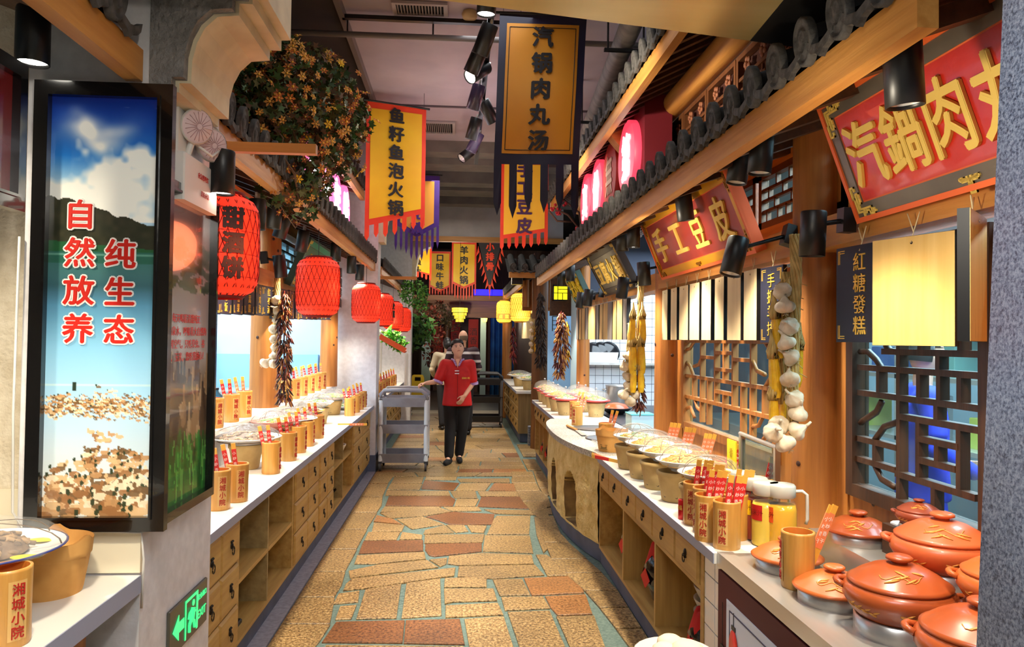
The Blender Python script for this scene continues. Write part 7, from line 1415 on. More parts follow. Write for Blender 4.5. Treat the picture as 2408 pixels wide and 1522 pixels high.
def head(m, M_, s=1.0):
    """face looks along local -y; centre at origin, about 0.23 tall"""
    def f(a, b):
        th = 2 * PI * a; t_ = PI * b; x = math.sin(t_) * math.cos(th); y = math.sin(t_) * math.sin(th); z = -math.cos(t_)
        X_, Y_, Z_ = 0.074 * x, 0.094 * y, 0.116 * z
        if z < 0: X_ *= 1 - 0.30 * z * z; Y_ *= 1 - 0.12 * z * z
        if y < 0:
            fr = -y
            nose = math.exp(-((x / 0.16) ** 2) - ((z + 0.12) / 0.17) ** 2) * 0.020 + math.exp(-((x / 0.11) ** 2) - ((z - 0.06) / 0.22) ** 2) * 0.009
            sock = -math.exp(-(((abs(x) - 0.38) / 0.2) ** 2) - ((z - 0.08) / 0.1) ** 2) * 0.009; lip = math.exp(-((x / 0.26) ** 2) - ((z + 0.42) / 0.07) ** 2) * 0.006; chin = math.exp(-((x / 0.3) ** 2) - ((z + 0.75) / 0.16) ** 2) * 0.010
            Y_ -= (nose + sock + lip + chin) * min(1, fr * 2)
        return (X_ * s, Y_ * s, Z_ * s)
    old = m.T; m.T = M_; m.grid(f, 40, 36)
    for sx in (-1, 1): m.lathe([(0.0001, -0.03), (0.014, -0.02), (0.018, 0.004), (0.013, 0.024), (0.0001, 0.03)], 10, sx * 0.074 * s, 0.006, 0.0, 0.5, 1.0)
    m.T = old
def hand(m, wrist, d, side, spread=0.0, curl=0.5, n=(0, -1, 0), s=1.0):
    """palm plus five fingers; d = direction of the fingers, n = palm normal"""
    w_ = Vector(wrist); d = Vector(d).normalized(); n = (Vector(n) - d * Vector(n).dot(d)).normalized(); u = d.cross(n) * side
    M_ = Matrix((u, n, d)).transposed().to_4x4(); M_.translation = w_; old = m.T; m.T = M_
    loft(m, [(0, 0, -0.01, 0.024 * s, 0.019 * s), (0, 0, 0.03 * s, 0.034 * s, 0.016 * s), (0, 0, 0.075 * s, 0.040 * s, 0.014 * s), (0, 0.0, 0.085 * s, 0.036 * s, 0.011 * s)], 16)
    for k, (x, L_) in enumerate(((-0.029, 0.062), (-0.010, 0.075), (0.010, 0.08), (0.028, 0.07))):
        a = curl * (1 + 0.12 * k); p = Vector((x * s, 0, 0.078 * s)); q = [tuple(p)]; ang = 0
        for j in range(3): ang += a; p = p + Vector((x * spread * 0.3, math.sin(ang), math.cos(ang))) * (L_ * s * (0.42, 0.32, 0.26)[j]); q.append(tuple(p))
        limb(m, q, [0.0098 * s, 0.0092 * s, 0.0086 * s, 0.0072 * s], 2)
    limb(m, [(0.028 * s, 0.004, 0.018 * s), (0.05 * s, 0.014 * s, 0.045 * s), (0.054 * s, 0.028 * s, 0.072 * s), (0.048 * s, 0.036 * s, 0.09 * s)], [0.014 * s, 0.0115 * s, 0.010 * s, 0.0085 * s], 2); m.T = old
def features(t, M_, brow=True, s=1.0):
    e = MB(); e.T = M_
    for sx in (-1, 1): e.lathe([(0.0001, -0.004), (0.011, -0.002), (0.011, 0.002), (0.0001, 0.004)], 10, sx * 0.029 * s, -0.0835 * s, 0.010 * s, 1.0, 0.5)
    e.T = None; obj('eye', e, hairm, t)
    b = MB(); b.T = M_
    for sx in (-1, 1): b.tube([(sx * 0.014 * s, -0.090 * s, 0.024 * s), (sx * 0.03 * s, -0.088 * s, 0.029 * s), (sx * 0.045 * s, -0.078 * s, 0.025 * s)], 0.0024, 5)
    b.T = None; obj('eyebrow', b, hairm, t)
    l_ = MB(); l_.T = M_; l_.tube([(-0.022 * s, -0.084 * s, -0.049 * s), (-0.008 * s, -0.094 * s, -0.046 * s), (0.008 * s, -0.094 * s, -0.046 * s), (0.022 * s, -0.084 * s, -0.049 * s)], [0.002, 0.004, 0.004, 0.002], 6); l_.T = None; obj('lips', l_, mat('lips', (176, 92, 84), 0.5), t)
def person(label, loc, rz, J, cols, hair='short', scale=1.0, hp=None, face_=True, sleeves='short', hands=True, vox=0.009):
    t = empty('person', label, 'person', loc, rz); t.scale = (scale,) * 3
    m = MB(); HM = Matrix.Translation(Vector(J['head'])) @ Matrix.Rotation(J.get('yaw', 0), 4, 'Z') @ Matrix.Rotation(J.get('tilt', 0), 4, 'X') @ Matrix.Rotation(J.get('lean', 0), 4, 'Y')
    head(m, HM); limb(m, [J['neck'], tuple(Vector(J['head']) + Vector((0, 0.015, -0.06)))], [0.052, 0.05])
    c = J['chest']; p = J['pelvis']
    loft(m, [(p[0], p[1], p[2] - 0.1, 0.12, 0.09), (p[0], p[1], p[2], 0.15, 0.105), (p[0], p[1], p[2] + 0.13, 0.125, 0.09), (c[0], c[1], c[2], 0.145, 0.10), (c[0], c[1], c[2] + 0.12, 0.14, 0.09), (J['neck'][0], J['neck'][1], J['neck'][2] - 0.03, 0.07, 0.06)])
    for k in 'lr':
        a, b, w_, hd = J['arm_' + k]; limb(m, [a, b, w_], [0.05, 0.038, 0.026]); limb(m, [(c[0], c[1], c[2] + 0.1), a], [0.07, 0.052])
        if hands: hand(m, w_, Vector(hd) - Vector(w_), 1 if k == 'l' else -1, 0.2, J.get('curl_' + k, 0.4), J.get('palm_' + k, (0, -1, 0)), 0.95)
        h_, kn, an, toe = J['leg_' + k]; limb(m, [h_, kn, an], [0.082, 0.052, 0.034]); limb(m, [an, tuple(Vector(an).lerp(Vector((toe[0], toe[1], 0.03)), 0.35))], [0.034, 0.026])
    obj('body', remesh(m, vox, 'body', skin_m), None, t)
    # trousers and shoes
    m = MB(); loft(m, [(p[0], p[1], p[2] - 0.12, 0.15, 0.115), (p[0], p[1], p[2], 0.17, 0.125), (p[0], p[1], p[2] + 0.12, 0.15, 0.11)])
    for k in 'lr': h_, kn, an, toe = J['leg_' + k]; limb(m, [h_, kn, tuple(Vector(an) + Vector((0, 0, 0.03)))], [0.102, 0.074, 0.062])
    obj('trousers', remesh(m, 0.012, 'trousers', cols['legs']), None, t)
    for k in 'lr':
        h_, kn, an, toe = J['leg_' + k]; m = MB(); d = Vector(toe) - Vector(an); d.z = 0; d.normalize(); b = Vector((an[0], an[1], 0.036)) - d * 0.03
        limb(m, [tuple(b), tuple(b + d * 0.1), tuple(b + d * 0.19)], [0.04, 0.041, 0.034], 3); m.T = None
        me = remesh(m, 0.008, 'shoe', cols.get('shoe', blackm)); 
        obj('shoe', me, None, t)
        if cols.get('strap'): m = MB(); q = b + d * 0.085; m.T = face((q.x, q.y, 0.076), (0, 0, 1)); m.lathe([(0.022, 0.0), (0.018, 0.008), (0.0001, 0.01)], 12); m.T = None; obj('sock', m, mat('white_sock', (236, 232, 226), 0.8), t)
    # shirt
    m = MB(); top = J['neck'][2] - 0.015; hem = J.get('hem', p[2] - 0.06)
    loft(m, [(p[0], p[1], hem, 0.195, 0.14), (p[0], p[1], p[2] + 0.12, 0.17, 0.125), (c[0], c[1], c[2], 0.178, 0.13), (c[0], c[1], c[2] + 0.1, 0.165, 0.112), (J['neck'][0], J['neck'][1], top, 0.07, 0.065)])
    ends = []
    for k in 'lr':
        a, b, w_, hd = J['arm_' + k]; a = Vector(a); b = Vector(b); limb(m, [(c[0], c[1], c[2] + 0.1), tuple(a)], [0.085, 0.07])
        if sleeves == 'short': e = a.lerp(b, 0.82); limb(m, [tuple(a), tuple(e)], [0.07, 0.066]); ends.append((a, e))
        else: limb(m, [tuple(a), tuple(b), tuple(Vector(w_))], [0.07, 0.056, 0.042])
    obj('shirt', remesh(m, 0.010, 'shirt', cols['top'], 3), None, t)
    for a, e in ends if cols.get('cuff') else []:
        m = MB(); d = (e - a).normalized(); m.cyl(tuple(e + d * 0.035), tuple(e + d * 0.066), 0.070, 0.069, 18); obj('cuff', m, cols['cuff'], t)
    # hair
    m = MB(); m.T = HM
    def hf(a, b):
        th = 2 * PI * a; t_ = PI * b * 0.60; x = math.sin(t_) * math.cos(th); y = math.sin(t_) * math.sin(th); z = math.cos(t_); lim = 1.0
        zz = 0.124 * z
        if y < -0.1 and z < 0.62: zz = max(zz, 0.05 + 0.03 * 0)
        return (0.084 * x, 0.102 * y + 0.008 + (0.012 if y < 0 and z < 0.6 else 0), zz)
    if hair != 'none': m.grid(hf, 36, 18); 
    if hair == 'cap': m.lathe([(0.0845, 0.062), (0.0845, 0.075), (0.078, 0.098), (0.062, 0.118), (0.035, 0.130), (0.0001, 0.133)], 30, 0, 0.010, 0, 1.0, 1.18)
    if hair == 'cap': m.sphere((0, 0.1, 0.01), 0.045, 12, 8)
    if hair == 'long': m.sphere((0, 0.05, -0.03), 0.09, 14, 10)
    m.T = None
    if hair != 'none': obj('hair', m, hairm, t)
    else:
        m = MB(); m.T = HM; m.grid(lambda a, b: (0.0755 * math.sin(PI * (0.45 + 0.3 * b)) * math.cos(PI * a), 0.096 * math.sin(PI * (0.45 + 0.3 * b)) * math.sin(PI * a) + 0.001, 0.118 * math.cos(PI * (0.45 + 0.25 * b))), 20, 8); m.T = None; obj('cropped_hair', m, mat('grey_stubble', (120, 100, 84), 0.8), t)
    if face_: features(t, HM)
    return t, HM
lilac = mat('lilac_floral', (206, 180, 226), 0.7, 0, (150, 110, 190), 60, detail=1); redshirt = mat('red_uniform', (206, 22, 20), 0.65, 0, (190, 16, 16), 4)
J = dict(head=(0.0, -0.03, 1.468), yaw=0.1, tilt=-0.28, lean=-0.10, neck=(0.0, 0.0, 1.33), chest=(0, 0, 1.13), pelvis=(0, 0, 0.86), hem=0.74,
         arm_l=((-0.165, 0, 1.27), (-0.25, -0.05, 1.05), (-0.40, -0.13, 1.03), (-0.47, -0.15, 1.02)), arm_r=((0.165, 0, 1.27), (0.20, 0.02, 1.03), (0.09, -0.15, 0.87), (0.045, -0.19, 0.80)), curl_l=0.55, palm_l=(0, -0.2, -1), palm_r=(-0.6, 0.6, 0), curl_r=0.3,
         leg_l=((-0.085, 0, 0.80), (-0.085, -0.03, 0.44), (-0.095, -0.08, 0.085), (-0.14, -0.25, 0.03)), leg_r=((0.085, 0, 0.80), (0.07, 0.02, 0.44), (0.035, 0.09, 0.085), (0.045, -0.05, 0.03)))
t, HM = person('woman in red uniform top and black trousers pushing the grey trolley, face tilted up', (-0.005, 9.6, 0), 0, J, dict(top=redshirt, legs=mat('black_trousers', (16, 15, 17), 0.8), shoe=mat('black_cloth_shoe', (14, 13, 14), 0.8), strap=True, cuff=lilac), 'cap')
m = MB(); m.tube([(-0.075, 0.01, 1.335), (-0.05, -0.065, 1.325), (-0.012, -0.112, 1.255)], 0.014, 8); m.tube([(0.075, 0.01, 1.335), (0.05, -0.065, 1.325), (0.012, -0.112, 1.255)], 0.014, 8); obj('collar', m, lilac, t)
obj('neck_opening', MB().prism([(-0.028, 1.34), (0.028, 1.34), (0.0, 1.225)], -0.119, -0.108, 'y'), skin_m, t)
obj('knot_button', MB().box(-0.035, 0.02, -0.142, -0.128, 1.185, 1.198).box(-0.035, 0.02, -0.142, -0.128, 1.15, 1.163), mat('white_knot', (240, 232, 240), 0.6), t)
m = MB(); m.text('湘城小院', face((0.105, -0.128, 1.1), (0.25, -1, 0)), 0.026, 0.002, 0.02, vert=False); obj('lettering', m, gold, t)
obj('placket_seam', MB().tube([(0, -0.134, 1.17), (0, -0.135, 1.0), (0.0, -0.139, 0.86), (0.0, -0.146, 0.75)], 0.0025, 5), mat('dark_red_seam', (130, 10, 12), 0.7), t)
# bald man in striped jacket, walking away
def stripes(name):
    m_ = bpy.data.materials.new(name); m_.use_nodes = True; nt = m_.node_tree; p_ = nt.nodes['Principled BSDF']; p_.inputs['Roughness'].default_value = 0.8
    tc = nt.nodes.new('ShaderNodeTexCoord'); sp = nt.nodes.new('ShaderNodeSeparateXYZ'); nt.links.new(tc.outputs['Object'], sp.inputs[0])
    a = nt.nodes.new('ShaderNodeMath'); a.operation = 'MULTIPLY'; a.inputs[1].default_value = 7.2; nt.links.new(sp.outputs['Z'], a.inputs[0])
    f_ = nt.nodes.new('ShaderNodeMath'); f_.operation = 'FRACT'; nt.links.new(a.outputs[0], f_.inputs[0]); g_ = nt.nodes.new('ShaderNodeMath'); g_.operation = 'GREATER_THAN'; g_.inputs[1].default_value = 0.7; nt.links.new(f_.outputs[0], g_.inputs[0])
    mx = nt.nodes.new('ShaderNodeMixRGB'); mx.inputs[1].default_value = S((62, 42, 52)); mx.inputs[2].default_value = S((226, 220, 220)); nt.links.new(g_.outputs[0], mx.inputs[0]); nt.links.new(mx.outputs[0], p_.inputs['Base Color']); return m_
J2 = dict(head=(0.0, -0.02, 1.625), yaw=0.3, tilt=0.1, neck=(0, 0, 1.47), chest=(0, 0, 1.25), pelvis=(0, 0, 0.93), hem=0.84,
          arm_l=((-0.20, 0, 1.40), (-0.27, -0.02, 1.13), (-0.2, -0.2, 1.02), (-0.14, -0.28, 1.0)), arm_r=((0.20, 0, 1.40), (0.28, -0.02, 1.13), (0.22, -0.2, 1.02), (0.16, -0.28, 1.0)),
          leg_l=((-0.09, 0, 0.86), (-0.1, -0.06, 0.47), (-0.1, 0.0, 0.085), (-0.11, -0.16, 0.03)), leg_r=((0.09, 0, 0.86), (0.1, 0.06, 0.47), (0.1, 0.14, 0.085), (0.11, 0.0, 0.03)))
person('bald man in a dark jacket with white stripes walking away', (0.08, 12.4, 0), PI, J2, dict(top=stripes('striped_jacket'), legs=mat('dark_trousers', (24, 22, 26), 0.8)), 'none', 1.0, sleeves='long', vox=0.012)
person('dark-haired person in a cream coat walking away, left of the bald man', (-0.20, 13.2, 0), PI + 0.2, J2, dict(top=mat('cream_coat', (196, 180, 150), 0.8), legs=mat('dark_trousers', (24, 22, 26), 0.8)), 'long', 0.93, sleeves='long', face_=False, vox=0.012)
person('kitchen worker in blue behind the near lattice window', (2.45, 3.75, 0), PI / 2 - 0.4, J2, dict(top=mat('royal_blue_overall', (34, 50, 190), 0.7), legs=mat('royal_blue_overall', (34, 50, 190), 0.7)), 'short', 0.95, sleeves='long', face_=False, vox=0.012)

# ---------------- plants
def leaf_cloud(blobs, n, size, cols, seed, lobes=5, parent=None, name='foliage', droop=0.3):
    g = np.random.RandomState(seed); B_ = np.array(blobs, float); wts = B_[:, 3] ** 2.2; wts /= wts.sum(); vs = []; fs = []; mi = []
    shp = []
    if lobes == 5:
        for k in range(10): a = PI * (k / 10 * 1.9 - 0.45) ; r_ = 1.0 if k % 2 == 0 else 0.45; shp.append((r_ * math.cos(a), r_ * math.sin(a), 0))
    else: shp = [(0, -0.2, 0), (0.32, 0.25, 0.05), (0.2, 0.8, 0), (0, 1.2, -0.1), (-0.2, 0.8, 0), (-0.32, 0.25, 0.05)]
    shp = np.array(shp)
    for i in range(n):
        b = B_[g.choice(len(B_), p=wts)]; d = g.randn(3); d /= np.linalg.norm(d); r_ = b[3] * (0.45 + 0.55 * g.rand() ** 0.5); c = b[:3] + d * r_ * np.array((1, 1, 1.0))
        u = g.randn(3); u[2] -= droop; u /= np.linalg.norm(u); w_ = np.cross(u, g.randn(3)); w_ /= np.linalg.norm(w_); v_ = np.cross(w_, u); s_ = size * (0.7 + 0.6 * g.rand())
        q = c + (shp[:, :1] * w_ + shp[:, 1:2] * u + shp[:, 2:] * v_) * s_; k = len(vs); vs.extend(map(tuple, q)); fs.append(tuple(range(k, k + len(shp)))); mi.append(g.randint(len(cols)))
    m = MB(); m.v = vs; m.f = fs; m.mi = mi; m.sm = [False] * len(fs); return obj(name, m, cols, parent, kind='stuff')
lg = [mat('leaf_deep_green', (40, 66, 26), 0.6), mat('leaf_olive', (84, 84, 34), 0.6), mat('leaf_mid_green', (62, 96, 36), 0.55), mat('leaf_brown', (96, 62, 30), 0.7)]
VB = [(*(-1.061,4.2,3.068), 0.24), (*(-1.1,4.1,2.855), 0.27), (*(-0.934,4.5,3.065), 0.3), (*(-0.852,5.0,3.033), 0.25), (*(-0.979,4.5,2.78), 0.27), (*(-0.848,5.0,2.804), 0.18), (*(-0.978,4.4,2.553), 0.17), (*(-0.959,4.5,2.383), 0.11), (*(-1.134,3.9,2.846), 0.15), (*(-0.769,5.3,3.093), 0.1), (*(-1.052,4.3,3.227), 0.1), (*(-1.048,4.2,2.399), 0.09), (*(-0.891,4.8,2.562), 0.09)]
t = empty('flowering_vine', 'big trailing vine with orange and yellow blossoms over the left eave', 'plant')
leaf_cloud(VB, 3600, 0.027, lg, 3, 5, t)
m = MB(); g = random.Random(9)
for i in range(46):
    a = Vector(VB[g.randrange(len(VB))][:3]); b = Vector(VB[g.randrange(len(VB))][:3])
    if (a - b).length < 0.9: mid = (a + b) / 2 + Vector((g.uniform(-.15, .15), g.uniform(-.2, .2), g.uniform(-.25, .1))); m.tube([tuple(a), tuple(a.lerp(mid, .6)), tuple(mid), tuple(b)], g.uniform(0.003, 0.009), 5)
obj('stem', m, mat('vine_bark', (92, 64, 40), 0.9), t)
def blossom(c1_, c2_):
    m = MB()
    for k in range(6):
        a = 2 * PI * k / 6; u = Vector((math.cos(a), math.sin(a), 0)); v_ = Vector((-math.sin(a), math.cos(a), 0)); p = [u * 0.004, u * 0.018 + v_ * 0.008 + Vector((0, 0, .006)), u * 0.032 + Vector((0, 0, .002)), u * 0.018 - v_ * 0.008 + Vector((0, 0, .006))]; m.add([tuple(q) for q in p], [(0, 1, 2, 3)], False, 0)
    m.sphere((0, 0, 0.006), 0.007, 6, 4, 1, 1); return m.mesh('blossom', [c1_, c2_])
BL = [blossom(mat('petal_orange', (216, 134, 60), 0.7), mat('petal_core', (250, 200, 70), 0.6)), blossom(mat('petal_amber', (222, 168, 84), 0.7), mat('petal_core', (250, 200, 70), 0.6)), blossom(mat('petal_rust', (168, 92, 50), 0.7), mat('petal_core', (250, 200, 70), 0.6)), blossom(mat('petal_yellow_v', (244, 200, 40), 0.6), mat('petal_core', (250, 200, 70), 0.6))]
for i in range(290):
    b = VB[g.choices(range(len(VB)), [q[3] ** 2 for q in VB])[0]]; d = Vector((g.gauss(0.3, 1), g.gauss(-0.5, 1), g.gauss(0, 1))).normalized()
    o = obj('blossom', BL[g.choices(range(4), (5, 5, 4, 1))[0]], None, t, tuple(Vector(b[:3]) + d * b[3] * g.uniform(0.9, 1.2))); o.rotation_euler = (Vector((d.x + g.uniform(-.6, .6), d.y - 0.4, d.z + g.uniform(-.6, .6)))).to_track_quat('Z', 'Y').to_euler(); o.scale = (g.uniform(0.65, 1.1),) * 3
tl = lambda *c: mat('leaf_%d_%d_%d' % c, c, 0.6)
def plant(label, blobs, n, size, cols, seed, lobes=0, stem=True):
    t = empty('plant', label, 'plant', (0, 0, 0)); leaf_cloud(blobs, n, size, cols, seed, lobes, t)
    m = MB(); q = Vector(blobs[0][:3])
    for b in blobs: m.tube([tuple(q + Vector((0, 0, blobs[0][3]))), tuple((q + Vector(b[:3])) / 2), tuple(Vector(b[:3]) - Vector((0, 0, b[3] * 0.5)))], 0.006, 5)
    obj('stem', m, mat('vine_bark', (92, 64, 40), 0.9), t); return t
plant('bright green hanging fern beside the farthest red lantern', [(*(-0.762,12.8,2.373), 0.26), (*(-0.65,12.8,2.192), 0.14), (*(-0.908,12.8,2.444), 0.16)], 650, 0.045, [tl(70, 140, 40), tl(44, 100, 34), tl(110, 160, 60)], 21)
plant('dark green palm-like plant below the hanging fern', [(*(-0.724,14.4,1.772), 0.28), (*(-0.844,14.4,1.565), 0.2)], 260, 0.11, [tl(34, 70, 28), tl(60, 104, 40)], 22)
plant('dark red-leaved plant beside the corridor door at the far left', [(*(-0.548,16.0,1.657), 0.28), (*(-0.505,16.0,1.201), 0.25), (*(-0.609,16.0,2.114), 0.25)], 420, 0.06, [tl(96, 30, 20), tl(70, 40, 26), tl(130, 60, 40)], 23)
plant('dark dry vine hanging across the far corridor ceiling', [(*(-0.376,17.0,2.101), 0.3), (*(-0.132,17.0,2.007), 0.25), (*(-0.764,17.0,2.193), 0.25)], 420, 0.06, [tl(50, 44, 26), tl(70, 56, 34)], 24)
t = empty('branch', 'bare brown branch with red blossoms hanging over the right eave', 'branch'); m = MB()
for pts in ([(1.034,8.2,3.074), (1.203,8.2,3.006), (1.324,8.2,2.866), (1.278,8.2,2.673), (1.222,8.2,2.505)], [(0.998,8.3,3.066), (1.097,8.3,2.948), (1.267,8.3,2.942)], [(1.167,8.3,3.192), (1.332,8.2,3.033), (1.363,8.2,2.819)]): m.tube(pts, 0.012, 6)
obj('twig', m, mat('twig_brown', (96, 66, 52), 0.9), t)
for q in ((1.021,8.1,3.065), (1.079,8.1,3.02), (1.299,8.1,2.826), (1.207,8.1,2.522), (1.251,8.1,2.448), (1.139,8.1,3.116)):
    m = MB()
    for k in range(7): m.sphere((g.uniform(-.03, .03), g.uniform(-.03, .03), g.uniform(-.03, .03)), 0.016, 6, 4)
    obj('blossom', m, mat('crimson_blossom', (176, 30, 40), 0.7), t, q)
# tray of greens on white legs, farther left stall
t = empty('greens_stand', 'slanted orange-edged tray of green leaf vegetables on white legs', 'stand', (-0.98,11.3,1.491))
M_ = Matrix.Rotation(0.5, 4, 'Y'); m = MB(); m.T = M_; m.box(-0.22, 0.22, -0.2, 0.2, -0.03, 0.0).box(-0.22, 0.22, -0.215, -0.2, -0.03, 0.05); m.T = None; obj('tray', m, mat('tray_orange', (230, 90, 40), 0.5), t)
for x, y in ((-0.2, -0.18), (0.2, -0.18), (-0.2, 0.18), (0.2, 0.18)): obj('leg', MB().box(x - 0.012, x + 0.012, y - 0.012, y + 0.012, -0.72 , -x * 0.55 - 0.03), white, t)
o = leaf_cloud([(-0.1, 0, 0.12, 0.11), (0.08, 0, 0.02, 0.12), (0, 0, 0.08, 0.13)], 240, 0.07, [tl(90, 190, 50), tl(150, 220, 90), tl(50, 140, 40)], 31, 0, t, 'greens')
t.location.z = 0.72 + 0.79; 

# ---------------- kitchens, doorway and the far end
struct('trim_13', B(-4.2, -1.66, 8.93, 9.0, 0.0, 1.39), mat('kitchen_blue_dado', (140, 186, 222), 0.4))
struct('trim_14', B(-3.0, -2.98, 8.92, 8.93, 0.0, 1.38), white)
t = empty('kitchen_bench', 'steel bench at the back of the left kitchen', 'bench'); obj('top', B(-3.6, -2.3, 8.2, 8.9, 0.96, 1.0), steel, t)
for x in (-3.55, -2.35): obj('leg', B(x - 0.02, x + 0.02, 8.25, 8.29, 0, 0.96), steel, t)
def bottle(x, y, z, h, r_, bm, cm, label):
    t = empty('bottle', label, 'bottle', (x, y, z)); obj('body', MB().lathe([(r_, 0), (r_, h * 0.6), (r_ * 0.4, h * 0.78), (r_ * 0.35, h * 0.9)], 16), bm, t); obj('cap', MB().lathe([(r_ * 0.42, h * 0.9), (r_ * 0.42, h), (0.0001, h)], 12), cm, t)
bottle(-1.62, 4.85, 1.03, 0.27, 0.035, mat('soy_bottle', (60, 30, 16), 0.15), mat('red_cap', (220, 40, 20), 0.4), 'soy bottle with red cap on the ledge next to the framed poster')
bottle(-1.9, 8.3, 1.03, 0.24, 0.04, mat('green_spray', (70, 170, 90), 0.3), mat('red_cap', (220, 40, 20), 0.4), 'green spray bottle with red top on the left ledge'); bottle(-1.88, 8.0, 1.03, 0.22, 0.035, mat('pale_green_bottle', (170, 210, 150), 0.3), white, 'pale green bottle on the left ledge')
bottle(-1.9, 6.0, 1.03, 0.16, 0.05, mat('teal_kettle', (50, 100, 120), 0.3), blackm, 'dark teal jar on the ledge left of the garlic post')
t = empty('extractor', 'slatted steel extractor behind the left serving opening', 'hood', (-3.0, 8.7, 1.39)); obj('housing', B(-0.2, 0.15, -0.2, 0.2, 0, 0.22), steel, t)
for i in range(4): obj('louvre', B(-0.18, 0.1, -0.21, -0.2, 0.04 + 0.045 * i, 0.06 + 0.045 * i), blackm, t)
t = empty('alcove_bench', 'dark bench in the tiled alcove holding pots', 'bench'); obj('top', B(1.575, 2.7, 5.65, 9.2, 0.74, 0.79), mat('black_steel_top', (50, 50, 54), 0.3, 0.5), t); obj('front', B(1.58, 1.6, 5.65, 9.2, 0.0, 0.74), steeldk, t)
t = empty('stock_pot', 'tall steel stock pot against the white tiles', 'pot', (1.93, 8.85, 0.79)); obj('body', MB().lathe([(0.14, 0), (0.145, 0.01), (0.145, 0.26), (0.15, 0.265)], 30), steel, t); obj('lid', MB().lathe([(0.15, 0.265), (0.145, 0.275), (0.05, 0.285), (0.0001, 0.286)], 28), steel, t); obj('handle', MB().tube([(-0.14, -0.04, 0.22), (-0.18, -0.03, 0.22), (-0.18, 0.03, 0.22), (-0.14, 0.04, 0.22)], 0.008, 6), steel, t)
t = empty('wok', 'black wok with terracotta lid beside the stock pot', 'wok', (1.75, 8.1, 0.79)); obj('pan', MB().lathe([(0.08, 0), (0.17, 0.06), (0.175, 0.07)], 28), blackm, t); obj('lid', MB().lathe([(0.14, 0.07), (0.1, 0.11), (0.03, 0.125), (0.0001, 0.126)], 26), clay, t)
t = empty('plastic_tub', 'clear plastic tub with teal lid edge and greens behind the corn string', 'tub', (1.68, 6.9, 0.79)); obj('tub', MB().bbox(-0.07, 0.15, -0.12, 0.12, 0, 0.12), seethrough('tub_plastic', (210, 232, 236), clear=0.45), t); obj('greens', MB().bbox(-0.06, 0.14, -0.11, 0.11, 0.005, 0.07), mat('tub_greens', (190, 206, 170), 0.6, 0, (120, 150, 90), 30), t); obj('lid_edge', MB().box(-0.075, 0.155, -0.125, 0.125, 0.12, 0.13), mat('teal_lid', (90, 170, 170), 0.3), t)
t = empty('wall_shelf', 'steel shelf on the white tiles', 'shelf'); obj('board', B(1.53, 2.7, 9.0, 9.24, 1.30, 1.325), steel, t); obj('bracket', B(1.53, 1.55, 9.0, 9.24, 1.15, 1.3), steel, t)
t = empty('storage_tub', 'white plastic tub with pan lids on the wall shelf', 'tub', (1.75, 9.1, 1.326)); q = MB(); q.add([(-.2, -.09, 0), (.2, -.09, 0), (.2, .09, 0), (-.2, .09, 0), (-.22, -.1, .13), (.22, -.1, .13), (.22, .1, .13), (-.22, .1, .13)], [(0, 3, 2, 1), (0, 1, 5, 4), (1, 2, 6, 5), (2, 3, 7, 6), (3, 0, 4, 7)]); obj('tub', q, mat('tub_white', (230, 230, 232), 0.4), t)
for k in range(3): m = MB(); m.T = face((-0.05 + 0.09 * k, -0.02 + 0.02 * k, 0.13), (0.2, -1, 0.5 - 0.1 * k)); m.lathe([(0.14, 0), (0.13, 0.012), (0.05, 0.03), (0.0001, 0.033)], 26, cap0=False); m.T = None; obj('pan_lid', m, mat('black_pan', (24, 24, 28), 0.15), t)
# right kitchen behind the lattice windows
t = empty('kitchen_rack', 'steel rack with tubs behind the lattice windows', 'rack')
for z in (0.9, 1.35, 1.8): obj('shelf', B(3.2, 3.7, 2.0, 6.8, z, z + 0.03), steel, t)
for y in (2.0, 3.6, 5.2, 6.77): obj('upright', B(3.2, 3.24, y, y + 0.03, 0, 2.0), steel, t)
for i in range(12):
    y = 2.2 + i * 0.38; c = [(226, 226, 230), (60, 90, 150), (190, 200, 90), (110, 150, 140)][i % 4]; obj('storage_tub', MB().bbox(-0.13, 0.13, -0.12, 0.12, 0, 0.2 + 0.05 * (i % 3)), mat('tub_%d' % (i % 4), c, 0.4), None, (3.45, y, (0.93, 1.38)[i % 2]), 'kitchen tub, %s along the rack seen through the lattice' % ORD[i], 'tub', 'tubs on the kitchen rack')
struct('wall_doorway_lintel', MB().box(1.24, 1.62, 10.0, 10.06, 1.93, 2.6), darkY)
t = struct('window_11', MB().box(1.27, 1.47, 9.96, 9.99, 2.13, 2.15).box(1.27, 1.47, 9.96, 9.99, 2.33, 2.35).box(1.27, 1.285, 9.96, 9.99, 2.13, 2.35), blackm)
obj('pane', B(1.28, 1.47, 9.985, 9.995, 2.14, 2.34), mat('lit_yellow_pane', (240, 226, 30), 0.5, emis=0.9), t)
for q in ((1.335, 1.343, 2.15, 2.33), (1.285, 1.47, 2.235, 2.243), (1.4, 1.408, 2.15, 2.235), (1.343, 1.47, 2.285, 2.293)): obj('lattice_bar', B(q[0], q[1], 9.965, 9.985, q[2], q[3]), blackm, t)
t = empty('corner_fretwork', 'small black fretwork corner in the blue-lit doorway', 'fretwork'); m = MB()
for x0, x1, z0, z1 in ((1.27, 1.45, 1.915, 1.925), (1.27, 1.28, 1.72, 1.92), (1.28, 1.4, 1.86, 1.868), (1.33, 1.338, 1.78, 1.86), (1.28, 1.38, 1.80, 1.808), (1.28, 1.34, 1.745, 1.753), (1.39, 1.398, 1.82, 1.92)): m.box(x0, x1, 10.0, 10.02, z0, z1)
obj('fret', m, blackm, t)
struct('wall_far_front', B(0.98, 1.5, 11.4, 11.44, 2.05, 2.5), pineZ)
